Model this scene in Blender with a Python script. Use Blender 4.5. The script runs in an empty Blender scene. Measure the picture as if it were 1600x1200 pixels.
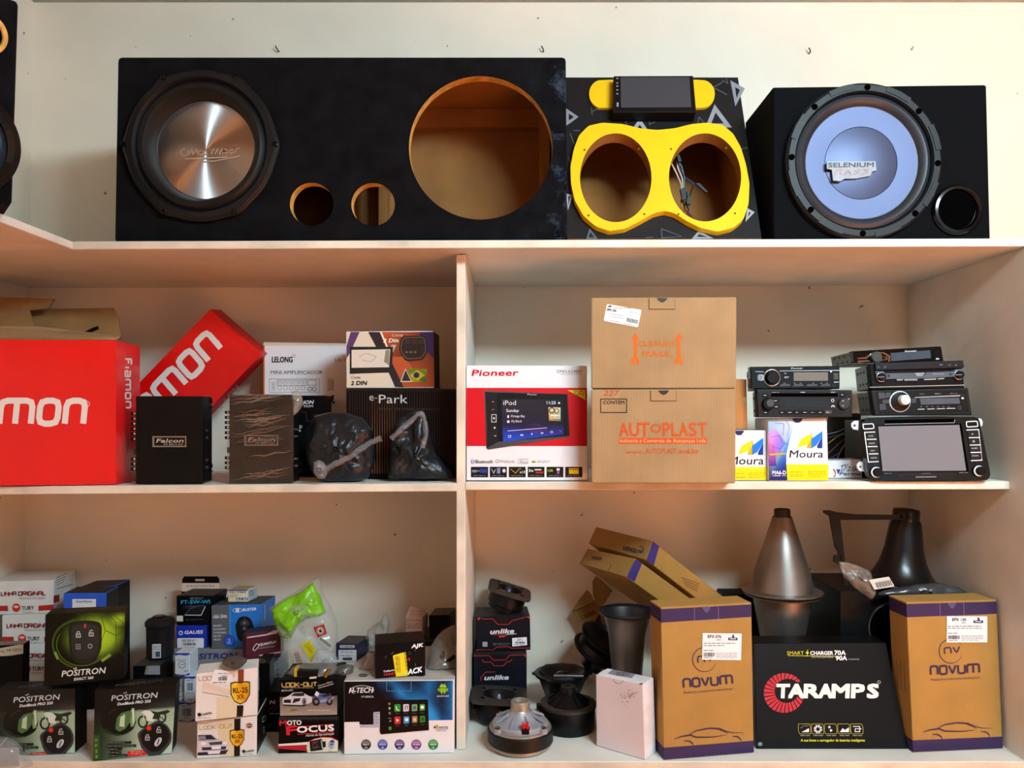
import bpy, bmesh, math, random
from mathutils import Vector, Matrix, noise
R = math.radians
S = bpy.context.scene
COL = S.collection
random.seed(7)

# ---------------------------------------------------------------- camera, sky, sun, lamps, exposure
EYE = 1.45
cam = bpy.data.cameras.new('camera'); cam_o = bpy.data.objects.new('camera', cam); COL.objects.link(cam_o)
cam.sensor_width = 36; cam.lens = 27; cam.shift_x = -5/1600; cam.shift_y = 50/1600
cam.clip_start = .05
cam_o.location = (0, 0, EYE); cam_o.rotation_euler = (R(90), 0, 0)
S.camera = cam_o

w = bpy.data.worlds.new('sky'); S.world = w; w.use_nodes = True
bg = w.node_tree.nodes['Background']
bg.inputs[0].default_value = (.74, .91, 1.0, 1); bg.inputs[1].default_value = 1.2

sun = bpy.data.lights.new('sun', 'SUN'); sun.energy = 70; sun.angle = R(.6); sun.color = (1, .93, .82)
sun_o = bpy.data.objects.new('sun', sun); COL.objects.link(sun_o)
sun_o.rotation_euler = (R(54), 0, R(-4))

def area(name, loc, rot, sx, sy, power, col):
    l = bpy.data.lights.new(name, 'AREA'); l.shape = 'RECTANGLE'; l.size = sx; l.size_y = sy; l.energy = power; l.color = col
    o = bpy.data.objects.new(name, l); COL.objects.link(o); o.location = loc; o.rotation_euler = rot
    return o
area('ceiling_led_panel', (.90, .0, 2.42), (R(56), 0, R(14)), .8, .28, 66, (.64, .89, 1.0))
porch = area('shop_front_portal', (2.05, -2.98, 1.68), (R(90), 0, 0), 2.5, 1.56, 1, (1, 1, 1)); porch.data.cycles.is_portal = True
S.view_settings.view_transform = 'Standard'; S.view_settings.look = 'None'
S.view_settings.gamma = 1; S.view_settings.use_curve_mapping = False
S.view_settings.exposure = -.16

# ---------------------------------------------------------------- materials
def lin(c):
    if isinstance(c, str):
        c = c.lstrip('#'); c = [int(c[i:i+2], 16)/255 for i in (0, 2, 4)]
        c = [v/12.92 if v <= .04045 else ((v+.055)/1.055)**2.4 for v in c]
    return (c[0], c[1], c[2], 1)
MATS = {}
def M(key, col='#808080', rough=.5, metal=0, var=.12, scale=30, bump=0, bscale=200, coat=0, spec=.5, wave=0, aniso=0, sheen=0, vec=(1, 1, 1)):
    if key in MATS: return MATS[key]
    m = bpy.data.materials.new(key); m.use_nodes = True; nt = m.node_tree; N = nt.nodes; L = nt.links
    b = N['Principled BSDF']
    b.inputs['Roughness'].default_value = rough; b.inputs['Metallic'].default_value = metal
    b.inputs['Coat Weight'].default_value = coat; b.inputs['Specular IOR Level'].default_value = spec
    if sheen: b.inputs['Sheen Weight'].default_value = sheen
    tc = N.new('ShaderNodeTexCoord'); mp = N.new('ShaderNodeMapping'); mp.inputs['Scale'].default_value = vec
    L.new(tc.outputs['Object'], mp.inputs[0])
    n = N.new('ShaderNodeTexNoise'); n.inputs['Scale'].default_value = scale; n.inputs['Detail'].default_value = 4
    L.new(mp.outputs[0], n.inputs['Vector'])
    r = N.new('ShaderNodeValToRGB'); c = lin(col)
    r.color_ramp.elements[0].position = .3; r.color_ramp.elements[1].position = .7
    r.color_ramp.elements[0].color = [v*(1-var) for v in c[:3]]+[1]
    r.color_ramp.elements[1].color = [min(1, v*(1+var)) for v in c[:3]]+[1]
    L.new(n.outputs[0], r.inputs[0]); L.new(r.outputs[0], b.inputs['Base Color'])
    if bump or wave:
        bp = N.new('ShaderNodeBump'); bp.inputs['Distance'].default_value = .002
        if wave:
            t = N.new('ShaderNodeTexWave'); t.inputs['Scale'].default_value = wave; t.inputs['Distortion'].default_value = .6
            bp.inputs['Strength'].default_value = bump or .15
        else:
            t = N.new('ShaderNodeTexNoise'); t.inputs['Scale'].default_value = bscale; t.inputs['Detail'].default_value = 3
            bp.inputs['Strength'].default_value = bump
        L.new(mp.outputs[0], t.inputs['Vector'])
        L.new(t.outputs[1 if wave else 0], bp.inputs['Height']); L.new(bp.outputs[0], b.inputs['Normal'])
    if aniso:
        b.inputs['Anisotropic'].default_value = aniso
        tg = N.new('ShaderNodeTangent'); tg.direction_type = 'RADIAL'; tg.axis = 'Y'; L.new(tg.outputs[0], b.inputs['Tangent'])
    MATS[key] = m
    return m
def film(key, col, rough=.15, alpha=.35, bump=.6, bscale=60):
    """clear or tinted plastic film: part see-through, part glossy"""
    if key in MATS: return MATS[key]
    m = bpy.data.materials.new(key); m.use_nodes = True; nt = m.node_tree; N = nt.nodes; L = nt.links
    b = N['Principled BSDF']; b.inputs['Base Color'].default_value = lin(col); b.inputs['Roughness'].default_value = rough
    b.inputs['Alpha'].default_value = alpha; b.inputs['Coat Weight'].default_value = .6; b.inputs['Coat Roughness'].default_value = .1
    n = N.new('ShaderNodeTexNoise'); n.inputs['Scale'].default_value = bscale; n.inputs['Detail'].default_value = 3
    tc = N.new('ShaderNodeTexCoord'); L.new(tc.outputs['Object'], n.inputs['Vector'])
    bp = N.new('ShaderNodeBump'); bp.inputs['Strength'].default_value = bump; bp.inputs['Distance'].default_value = .004
    L.new(n.outputs[0], bp.inputs['Height']); L.new(bp.outputs[0], b.inputs['Normal'])
    MATS[key] = m
    return m
def ink(rough=.45, coat=0, metal=0):
    """flat print: its colours come from the mesh's colour attribute"""
    key = 'print_ink_%g_%g_%g' % (rough, coat, metal)
    if key in MATS: return MATS[key]
    m = bpy.data.materials.new(key); m.use_nodes = True; nt = m.node_tree; b = nt.nodes['Principled BSDF']
    b.inputs['Roughness'].default_value = rough; b.inputs['Coat Weight'].default_value = coat; b.inputs['Metallic'].default_value = metal; b.inputs['Specular IOR Level'].default_value = .3
    a = nt.nodes.new('ShaderNodeAttribute'); a.attribute_name = 'Col'
    nt.links.new(a.outputs['Color'], b.inputs['Base Color'])
    MATS[key] = m
    return m

# ---------------------------------------------------------------- geometry helpers (all take world points)
def W(px, py, Y):
    return Vector(((px-805)*Y/1200, Y, EYE-(py-650)*Y/1200))
def pixof(p):
    return 805+p[0]*1200/p[1], 650-(p[2]-EYE)*1200/p[1]
MW = {}
def thing(name, label, cat, loc=(0, 0, 0), group=None, mat=None):
    o = bpy.data.objects.new(name, None); COL.objects.link(o); o.empty_display_size = .02
    mtx = mat if mat is not None else Matrix.Translation(loc)
    o.matrix_world = mtx; MW[o.name] = mtx.copy()
    o['label'] = label; o['category'] = cat
    if group: o['group'] = group
    return o
def mesh(name, V, F, mats, parent=None, smooth=False, mi=None, loc=None, colors=None, auto=None):
    """V in world coordinates -> one mesh object, local to its parent (or to loc)"""
    base = MW[parent.name] if parent else Matrix.Translation(loc if loc is not None else (0, 0, 0))
    inv = base.inverted()
    me = bpy.data.meshes.new(name)
    me.from_pydata([inv @ Vector(v) for v in V], [], F)
    for m in (mats if isinstance(mats, (list, tuple)) else [mats]): me.materials.append(m)
    if mi: me.polygons.foreach_set('material_index', mi)
    if smooth: me.polygons.foreach_set('use_smooth', [True]*len(me.polygons))
    if colors:
        at = me.color_attributes.new('Col', 'FLOAT_COLOR', 'CORNER')
        k = 0
        for p, cs in zip(me.polygons, colors):
            for j in range(p.loop_total):
                at.data[k].color = cs[j] if isinstance(cs[0], (tuple, list)) else cs
                k += 1
    me.update()
    o = bpy.data.objects.new(name, me); COL.objects.link(o)
    if parent: o.parent = parent
    else: o.matrix_world = base
    MW[o.name] = base.copy()
    if auto is not None and smooth:
        me.set_sharp_from_angle(angle=R(auto))
    return o
def tag(o, label, cat, group=None):
    o['label'] = label; o['category'] = cat
    if group: o['group'] = group
    return o
def lab(o, label): o['label'] = label; return o
def bevelled(V, F, width, seg=1, mi=None):
    bm = bmesh.new()
    vs = [bm.verts.new(v) for v in V]
    for k, f in enumerate(F):
        fc = bm.faces.new([vs[i] for i in f]); fc.material_index = mi[k] if mi else 0
    bmesh.ops.recalc_face_normals(bm, faces=bm.faces[:])
    if width: bmesh.ops.bevel(bm, geom=bm.edges[:], offset=width, segments=seg, affect='EDGES', profile=.5)
    bm.verts.ensure_lookup_table(); bm.verts.index_update()
    V2 = [v.co.copy() for v in bm.verts]; F2 = [[v.index for v in f.verts] for f in bm.faces]; m2 = [f.material_index for f in bm.faces]
    bm.free()
    return V2, F2, m2
HEXF = [(3, 2, 1, 0), (4, 5, 6, 7), (0, 1, 5, 4), (2, 3, 7, 6), (1, 2, 6, 5), (3, 0, 4, 7)]  # front back top bottom right left
def hexa(tl, tr, br, bl, D):
    f = [Vector(p) for p in (tl, tr, br, bl)]
    return f+[p+Vector(D) for p in f]
def block(name, x0, x1, y0, y1, z0, z1, mat, parent=None, bev=.001, loc=None, seg=1):
    V = hexa((x0, y0, z1), (x1, y0, z1), (x1, y0, z0), (x0, y0, z0), (0, y1-y0, 0))
    V, F, mi = bevelled(V, HEXF, bev, seg)
    return mesh(name, V, F, mat, parent, loc=loc)
def frame_of(n, up=(0, 0, 1), at=(0, 0, 0)):
    """matrix whose z axis is n (outwards) and y axis is as near up as can be"""
    n = Vector(n).normalized(); up = Vector(up); x = up.cross(n).normalized(); y = n.cross(x)
    m = Matrix((x, y, n)).transposed().to_4x4(); m.translation = Vector(at)
    return m
def lathe(name, prof, mat, parent=None, mtx=Matrix(), segs=48, sy=1, smooth=True, auto=35, loc=None, close=False, rfun=None, cap=False):
    V, F = [], []
    n = len(prof)
    for i, (r, z) in enumerate(prof):
        for k in range(segs):
            a = 2*math.pi*k/segs
            rr = r*(rfun(a, i) if rfun else 1)
            V.append(mtx @ Vector((rr*math.cos(a), rr*math.sin(a)*sy, z)))
    for i in range(n-1+(1 if close else 0)):
        i2 = (i+1) % n
        for k in range(segs):
            F.append((i*segs+k, i*segs+(k+1) % segs, i2*segs+(k+1) % segs, i2*segs+k))
    if not close:
        if cap and prof[0][0] > 1e-6: F.append(tuple(reversed(range(segs))))
        if cap and prof[-1][0] > 1e-6: F.append(tuple((n-1)*segs+k for k in range(segs)))
    return mesh(name, V, F, mat, parent, smooth=smooth, auto=auto, loc=loc)
def tube(name, pts, r, mat, parent=None, segs=8, loc=None, taper=None):
    pts = [Vector(p) for p in pts]; V, F = [], []
    for i, p in enumerate(pts):
        d = (pts[min(i+1, len(pts)-1)]-pts[max(i-1, 0)]).normalized()
        a = d.orthogonal().normalized() if i == 0 else (a-d*a.dot(d)).normalized()
        b = d.cross(a); rr = r*(taper[i] if taper else 1)
        for k in range(segs):
            t = 2*math.pi*k/segs
            V.append(p+a*math.cos(t)*rr+b*math.sin(t)*rr)
    for i in range(len(pts)-1):
        for k in range(segs):
            F.append((i*segs+k, i*segs+(k+1) % segs, (i+1)*segs+(k+1) % segs, (i+1)*segs+k))
    F.append(tuple(reversed(range(segs)))); F.append(tuple((len(pts)-1)*segs+k for k in range(segs)))
    return mesh(name, V, F, mat, parent, smooth=True, loc=loc, auto=50)
def circle_pts(cx, cy, rx, ry=None, n=48, a0=0, a1=360):
    ry = rx if ry is None else ry
    full = abs(a1-a0) >= 360
    return [(cx+rx*math.cos(R(a0+(a1-a0)*k/(n if full else n-1))), cy+ry*math.sin(R(a0+(a1-a0)*k/(n if full else n-1)))) for k in range(n)]
def plate(outer, holes, thick, bev=0):
    """flat plate with holes: outline and holes in local x, y; returns verts, faces (z from -thick to 0)"""
    cu = bpy.data.curves.new('plate_outline', 'CURVE'); cu.dimensions = '2D'; cu.fill_mode = 'BOTH'; cu.extrude = thick/2; cu.bevel_depth = bev; cu.bevel_resolution = 1
    for pts in [outer]+holes:
        sp = cu.splines.new('POLY'); sp.points.add(len(pts)-1); sp.use_cyclic_u = True
        for q, p in zip(sp.points, pts): q.co = (p[0], p[1], 0, 1)
    o = bpy.data.objects.new('plate_outline', cu)
    me = bpy.data.meshes.new_from_object(o)
    V = [Vector((v.co.x, v.co.y, v.co.z-thick/2)) for v in me.vertices]; F = [tuple(p.vertices) for p in me.polygons]
    bpy.data.objects.remove(o); bpy.data.curves.remove(cu); bpy.data.meshes.remove(me)
    return V, F
def chamfer(pts, c, closed=False):
    out = []; n = len(pts)
    for i, p in enumerate(pts):
        if not closed and i in (0, n-1): out.append(p); continue
        a, b = pts[i-1], pts[(i+1) % n]
        la = math.dist(a, p); lb = math.dist(b, p)
        ca, cb = min(c, la*.45), min(c, lb*.45)
        p1 = (p[0]+(a[0]-p[0])*ca/la, p[1]+(a[1]-p[1])*ca/la); p2 = (p[0]+(b[0]-p[0])*cb/lb, p[1]+(b[1]-p[1])*cb/lb)
        mid = ((p1[0]+p2[0])/4+p[0]/2, (p1[1]+p2[1])/4+p[1]/2)
        out += [p1, mid, p2]
    return out
def rrect(x0, y0, x1, y1, r):
    return chamfer([(x0, y0), (x1, y0), (x1, y1), (x0, y1)], r, True)
TXT = {}
def text_shape(s, bold, res=2):
    k = (s, bold, res)
    if k in TXT: return TXT[k]
    cu = bpy.data.curves.new('lettering', 'FONT'); cu.body = s; cu.resolution_u = res; cu.offset = bold; cu.size = 1
    o = bpy.data.objects.new('lettering', cu); me = bpy.data.meshes.new_from_object(o)
    V = [(v.co.x, v.co.y) for v in me.vertices]; F = [tuple(p.vertices) for p in me.polygons]
    bpy.data.objects.remove(o); bpy.data.curves.remove(cu); bpy.data.meshes.remove(me)
    if V:
        x0 = min(v[0] for v in V); x1 = max(v[0] for v in V)
        V = [((x-x0)/(x1-x0), y/.70) for x, y in V]
    TXT[k] = (V, F)
    return TXT[k]
GL = {  # angular stroke letters
 'n': (1, [[(0, 0), (0, 1), (1, 1), (1, 0)]]), 'm': (1.7, [[(0, 0), (0, 1), (1.7, 1), (1.7, 0)], [(.85, 1), (.85, 0)]]),
 'o': (1, [[(0, 0), (0, 1), (1, 1), (1, 0), 'c']]), 'v': (1, [[(0, 1), (.5, 0), (1, 1)]]), 'u': (1, [[(0, 1), (0, 0), (1, 0), (1, 1)]]),
 'f': (.9, [[(0, 0), (0, 1.25), (.9, 1.25)], [(0, .65), (.75, .65)]]), 'i': (.05, [[(.02, 0), (.02, .8)]]),
 'a': (1, [[(0, 1), (1, 1), (1, 0), (0, 0), (0, .5), (1, .5)]]),
 'L': (.8, [[(0, 1), (0, 0), (.8, 0)]]), 'I': (.05, [[(.02, 0), (.02, 1)]]), 'N': (1, [[(0, 0), (0, 1), (1, 0), (1, 1)]]),
 'H': (1, [[(0, 0), (0, 1)], [(1, 0), (1, 1)], [(0, .5), (1, .5)]]), 'A': (1, [[(0, 0), (0, 1), (1, 1), (1, 0)], [(0, .45), (1, .45)]]),
 'O': (1, [[(0, 0), (0, 1), (1, 1), (1, 0), 'c']]), 'R': (1, [[(0, 0), (0, 1), (1, 1), (1, .5), (0, .5)], [(.45, .5), (1, 0)]]),
 'G': (1, [[(1, 1), (0, 1), (0, 0), (1, 0), (1, .5), (.5, .5)]]), 'K': (1, [[(0, 0), (0, 1)], [(1, 1), (.1, .5), (1, 0)]]),
 'U': (1, [[(0, 1), (0, 0), (1, 0), (1, 1)]]), 'T': (1, [[(0, 1), (1, 1)], [(.5, 1), (.5, 0)]]), '-': (.6, [[(0, .5), (.6, .5)]]),
 'Y': (1, [[(0, 1), (0, .5), (1, .5)], [(1, 1), (1, 0), (.3, 0)]]), 'S': (1, [[(1, 1), (0, 1), (0, .5), (1, .5), (1, 0), (0, 0)]]),
 'E': (.9, [[(.9, 1), (0, 1), (0, 0), (.9, 0)], [(0, .5), (.8, .5)]]), 'M': (1.3, [[(0, 0), (0, 1), (1.3, 1), (1.3, 0)], [(.65, 1), (.65, .1)]]),
 'P': (1, [[(0, 0), (0, 1), (1, 1), (1, .45), (0, .45)]]), ' ': (.7, []), 'C': (1, [[(1, 1), (0, 1), (0, 0), (1, 0)]]), 'F': (.9, [[(0, 0), (0, 1), (.9, 1)], [(0, .5), (.75, .5)]]),
 'Z': (1, [[(0, 1), (1, 1), (0, 0), (1, 0)]]), '2': (1, [[(0, 1), (1, 1), (1, .5), (0, .5), (0, 0), (1, 0)]]), '5': (1, [[(1, 1), (0, 1), (0, .5), (1, .5), (1, 0), (0, 0)]]),
}
def clip_poly(P, Q):
    """polygon P cut to the convex polygon Q"""
    ar = sum(Q[i][0]*Q[(i+1) % len(Q)][1]-Q[(i+1) % len(Q)][0]*Q[i][1] for i in range(len(Q)))
    for i in range(len(Q)):
        a, b = Q[i], Q[(i+1) % len(Q)]
        side = lambda p: ((b[0]-a[0])*(p[1]-a[1])-(b[1]-a[1])*(p[0]-a[0]))*(1 if ar > 0 else -1)
        out = []
        for j in range(len(P)):
            p, q = P[j], P[(j+1) % len(P)]; sp, sq = side(p), side(q)
            if sp >= 0: out.append(p)
            if sp*sq < 0: t = sp/(sp-sq); out.append((p[0]+(q[0]-p[0])*t, p[1]+(q[1]-p[1])*t))
        P = out
        if len(P) < 3: return []
    return P
def mix(a, b, t):
    t = max(0, min(1, t)); h = lambda c: [int(c.lstrip('#')[i:i+2], 16) for i in (0, 2, 4)]
    return '#%02x%02x%02x' % tuple(int(x+(y-x)*t) for x, y in zip(h(a), h(b)))
class Print:
    """flat print on one planar face; drawn in photo pixels and laid on the face where the ray through the pixel meets it"""
    def __init__(s, p, n, parent, name='print', mat=None, base=0):
        s.p = Vector(p); s.n = Vector(n).normalized(); s.parent = parent; s.name = name; s.mat = mat or ink(); s.base = base
        if s.n.dot(s.p-Vector((0, 0, EYE))) > 0: s.n = -s.n
        s.V, s.F, s.C = [], [], []; s.zmin = None; s.nst = 0; s.clip = None
    def at(s, px, py, off=0):
        d = Vector(((px-805)/1200, 1, -(py-650)/1200)); o = Vector((0, 0, EYE))
        t = (s.p+s.n*off-o).dot(s.n)/d.dot(s.n)
        v = o+d*t
        if s.zmin is not None and v.z < s.zmin: v.z = s.zmin
        return v
    def off(s, l): return .00025*(l+1)+s.base
    def poly(s, pts, col, l=0, cols=None):
        k = len(s.V); pts = list(pts)
        if s.clip and not cols: pts = clip_poly(pts, s.clip)
        if len(pts) < 3: return s
        for p in pts: s.V.append(s.at(p[0], p[1], s.off(l)))
        s.F.append(tuple(range(k, k+len(pts)))); s.C.append([lin(c) for c in cols] if cols else lin(col))
        return s
    def field(s, quad, nx, ny, fn, l=0):
        """printed picture as a fine grid: fn(u, v) gives the ink colour, u across, v down"""
        a, b, c, d = [Vector(q) for q in quad]; k = len(s.V)
        for j in range(ny+1):
            for i in range(nx+1):
                u, v = i/nx, j/ny; q = (a*(1-u)+b*u)*(1-v)+(d*(1-u)+c*u)*v; s.V.append(s.at(q.x, q.y, s.off(l)))
        co = [[lin(fn(i/nx, j/ny)) for i in range(nx+1)] for j in range(ny+1)]
        for j in range(ny):
            for i in range(nx):
                m = k+j*(nx+1)+i; s.F.append((m, m+1, m+nx+2, m+nx+1)); s.C.append([co[j][i], co[j][i+1], co[j+1][i+1], co[j+1][i]])
        return s
    def rect(s, x0, y0, x1, y1, col, l=0, r=0):
        return s.poly(rrect(x0, y0, x1, y1, r) if r else [(x0, y0), (x1, y0), (x1, y1), (x0, y1)], col, l)
    def quad(s, a, b, c, d, col, l=0): return s.poly([a, b, c, d], col, l)
    def disc(s, cx, cy, rx, ry, col, l=0, n=24): return s.poly(circle_pts(cx, cy, rx, ry, n), col, l)
    def stroke(s, pts, wd, col, l=0, closed=False, taper=None):
        P = [Vector(p) for p in pts]; n = len(P); k = len(s.V); c = lin(col)
        if n < 2: return s
        for i, p in enumerate(P):
            a = P[i-1] if (i > 0 or closed) else None; b = P[(i+1) % n] if (i < n-1 or closed) else None
            d1 = (p-a).normalized() if a is not None and (p-a).length > 1e-6 else None
            d2 = (b-p).normalized() if b is not None and (b-p).length > 1e-6 else None
            d1 = d1 or d2; d2 = d2 or d1
            t = d1+d2; t = t.normalized() if t.length > 1e-4 else d1
            nn = Vector((-t.y, t.x)); sc = 1/max(.45, abs(nn.dot(Vector((-d1.y, d1.x)))))
            h = wd/2*sc*(taper[i] if taper else 1)
            for q in (p+nn*h, p-nn*h): s.V.append(s.at(q.x, q.y, s.off(l)))
        for i in range(n if closed else n-1):
            j = (i+1) % n
            s.F.append((k+2*i, k+2*i+1, k+2*j+1, k+2*j)); s.C.append(c)
        return s
    def ring(s, cx, cy, rx, ry, wd, col, l=0, n=32, a0=0, a1=360):
        full = abs(a1-a0) >= 360
        return s.stroke(circle_pts(cx, cy, rx, ry, n, a0, a1), wd, col, l, closed=full)
    def text(s, t, x0, y0, x1, y1, h, col, l=1, bold=0, slant=0, up=None, res=2):
        """baseline from x0,y0 to x1,y1, capital height h in photo pixels"""
        V, F = text_shape(t, 0, res)
        if not V: return s
        dx, dy = x1-x0, y1-y0; ln = math.hypot(dx, dy)
        ux, uy = up if up else (dy/ln*h, -dx/ln*h)
        k = len(s.V); c = lin(col)
        e = bold*h*.9; sh = [(0, 0)] if e < .04 else [(-e, -e), (e, -e), (-e, e), (e, e)] + ([(0, 0)] if e > .25 else [])
        for j, (ex, ey) in enumerate(sh):
            k = len(s.V)
            for a, b in V:
                a2 = a+slant*b*h/ln
                s.V.append(s.at(x0+dx*a2+ux*b+ex, y0+dy*a2+uy*b+ey, s.off(l+.12*j)))
            for f in F: s.F.append(tuple(k+i for i in f)); s.C.append(c)
        return s
    def tech(s, t, x0, y0, x1, y1, h, wd, col, l=1, slant=0, ch=.25, gap=.45, up=None):
        """angular stroke lettering"""
        tot = sum(GL[c][0] for c in t)+gap*(len(t)-1); dx, dy = x1-x0, y1-y0; ln = math.hypot(dx, dy)
        ux, uy = up if up else (dy/ln*h, -dx/ln*h); pos = 0
        for c in t:
            wg, sts = GL[c]
            for st in sts:
                cl = st[-1] == 'c'; q = []
                for (a, b) in (st[:-1] if cl else st):
                    e = (pos+a)/tot+slant*b*h/ln
                    q.append((x0+dx*e+ux*b, y0+dy*e+uy*b))
                if ch: q = chamfer(q, ch*h, cl)
                s.stroke(q, wd, col, l+.1*s.nst, closed=cl); s.nst = (s.nst+1) % 5
            pos += wg+gap
        return s
    def lines(s, x0, y0, x1, y1, n, col, l=1, wd=1.2, seed=1):
        """small print too small to read: rows of short dashes"""
        rr = random.Random(seed)
        for i in range(n):
            y = y0+(y1-y0)*(i+.5)/n; x = x0
            end = x1-(rr.random()*.35*(x1-x0) if i == n-1 else rr.random()*.08*(x1-x0))
            while x < end:
                e = min(end, x+rr.uniform(2.5, 8)); s.rect(x, y-wd/2, e, y+wd/2, col, l); x = e+1.4
        return s
    def barcode(s, x0, y0, x1, y1, col='#181818', l=2, seed=3):
        rr = random.Random(seed); x = x0
        while x < x1:
            wd = rr.uniform(.4, 1.3); s.rect(x, y0, min(x+wd, x1), y1, col, l); x += wd+rr.uniform(.4, 1.1)
        return s
    def raise_(s, name, pts, h, mat, parent=None, base=0, shrink=0):
        """block standing proud of the face on the outline pts"""
        lo = [s.at(p[0], p[1], base) for p in pts]
        c = sum(lo, Vector())/len(lo)
        hi = [(p+s.n*h)+(c-p)*shrink for p in lo]; n = len(pts)
        F = [tuple(range(n, 2*n)), tuple(reversed(range(n)))]+[(i, (i+1) % n, n+(i+1) % n, n+i) for i in range(n)]
        bm = bmesh.new(); vs = [bm.verts.new(v) for v in lo+hi]
        for f in F: bm.faces.new([vs[i] for i in f])
        bmesh.ops.recalc_face_normals(bm, faces=bm.faces[:]); bm.verts.index_update()
        V = [v.co.copy() for v in bm.verts]; F = [[v.index for v in f.verts] for f in bm.faces]; bm.free()
        return mesh(name, V, F, mat, parent or s.parent)
    def knob(s, name, cx, cy, r, h, mat, parent=None, base=0, segs=28, dome=0):
        c = s.at(cx, cy, base); rw = (s.at(cx+r, cy, base)-c).length
        m = frame_of(s.n, at=c)
        prof = [(rw, 0), (rw, h*.8), (rw*.9, h)] + ([(rw*.5, h+dome*.8), (0, h+dome)] if dome else [(0, h)])
        return lathe(name, prof, mat, parent or s.parent, m, segs)
    def torus(s, name, cx, cy, r, t, mat, parent=None, base=0, segs=32, ry=None):
        c = s.at(cx, cy, base); k = (s.at(cx+10, cy, base)-c).length/10
        m = frame_of(s.n, at=c); rw, tw = r*k, t*k
        prof = [(rw+tw*math.cos(R(a)), max(0, tw*math.sin(R(a)))) for a in range(0, 181, 30)]
        return lathe(name, prof+[(rw-tw, 0)], mat, parent or s.parent, m, segs, sy=(ry/r if ry else 1), close=True)
    def done(s):
        if s.V:
            o = mesh(s.name, s.V, s.F, s.mat, s.parent, colors=s.C); o['kind'] = 'stuff'; return o
class Box:
    """carton or casing: a six-sided body from four front corners and a depth vector; the body mesh is the thing itself"""
    def __init__(s, name, label, cat, tl, tr, br, bl, D, mat, side=None, top=None, group=None, bev=.0012, seg=1, parent=None, rim=None, back=None):
        s.c = hexa(tl, tr, br, bl, D)
        mats = [mat, side or mat, top or side or mat, back or side or mat]
        mi = [0, 3, 2, 1, 1, 1]
        V, F, m2 = bevelled(s.c, HEXF, bev, seg, mi)
        base = (s.c[2]+s.c[3]+s.c[6]+s.c[7])/4
        s.o = mesh(name, V, F, mats, parent, mi=m2, loc=base)
        if cat: tag(s.o, label, cat, group)
        elif label: s.o['label'] = label
        s.ps = []
    def face(s, w='f', mat=None, name='print', base=0, parent=None):
        tl, tr, br, bl, TL, TR, BR, BL = s.c
        a, b, c = {'f': (tl, tr, bl), 'r': (tr, TR, br), 'l': (tl, TL, bl), 't': (tl, tr, TL), 'b': (bl, br, BL)}[w]
        p = Print(a, (b-a).cross(c-a), parent or s.o, name, mat, base); s.ps.append(p)
        p.zmin = min(q.z for q in s.c)+.001
        p.clip = [pixof(q) for q in {'f': (tl, tr, br, bl), 'r': (tr, TR, BR, br), 'l': (TL, tl, bl, BL), 't': (TL, TR, tr, tl), 'b': (bl, br, BR, BL)}[w]]
        return p
    def done(s):
        for p in s.ps: p.done()
        return s.o
def frontal(x0, y0, x1, y1, Y):
    return W(x0, y0, Y), W(x1, y0, Y), W(x1, y1, Y), W(x0, y1, Y)
def onshelf(px, py, z):
    return W(px, py, (EYE-z)*1200/(py-650))
def standing(tl, tr, br, bl, z=None, Yb=None, lean=True):
    """corners of a front face that stands on height z: depth from the bottom pixels"""
    if z is not None: B = [onshelf(*bl, z), onshelf(*br, z)]
    else: B = [W(*bl, Yb[0]), W(*br, Yb[1])]
    T = []
    for p, b in ((tl, B[0]), (tr, B[1])):
        Y = b.y
        if lean and abs(p[0]-805) > 150: Y = max(b.y-.01, min(b.y+.08, b.x*1200/(p[0]-805)))
        T.append(W(*p, Y))
    # keep the front flat: both top corners on one plane through the bottom edge
    nn = (B[1]-B[0]).cross((T[0]+T[1])/2-(B[0]+B[1])/2).normalized(); o = Vector((0, 0, EYE))
    for i, p in enumerate((tl, tr)):
        d = Vector(((p[0]-805)/1200, 1, -(p[1]-650)/1200)); T[i] = o+d*((B[0]-o).dot(nn)/d.dot(nn))
    return T[0], T[1], B[1], B[0]
def depth(bl, br, D):
    u = Vector(br)-Vector(bl); return Vector((-u.y, u.x, 0)).normalized()*D
def sticker(box, w, pts, draw=None, base=.0004, label=None, col='#e9e9ec', name='paper_label'):
    """paper label stuck on a face: a thin sheet of its own, with its own print"""
    f = box.face(w) if isinstance(box, Box) else box
    o = f.raise_(name, pts, .0004, M('label_paper_'+col, col, .6, var=.03), base=base)
    if label: o['label'] = label
    p = Print(f.at(*pts[0], base+.0004), f.n, o, 'print'); 
    if draw: draw(p)
    p.done()
    return o
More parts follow.
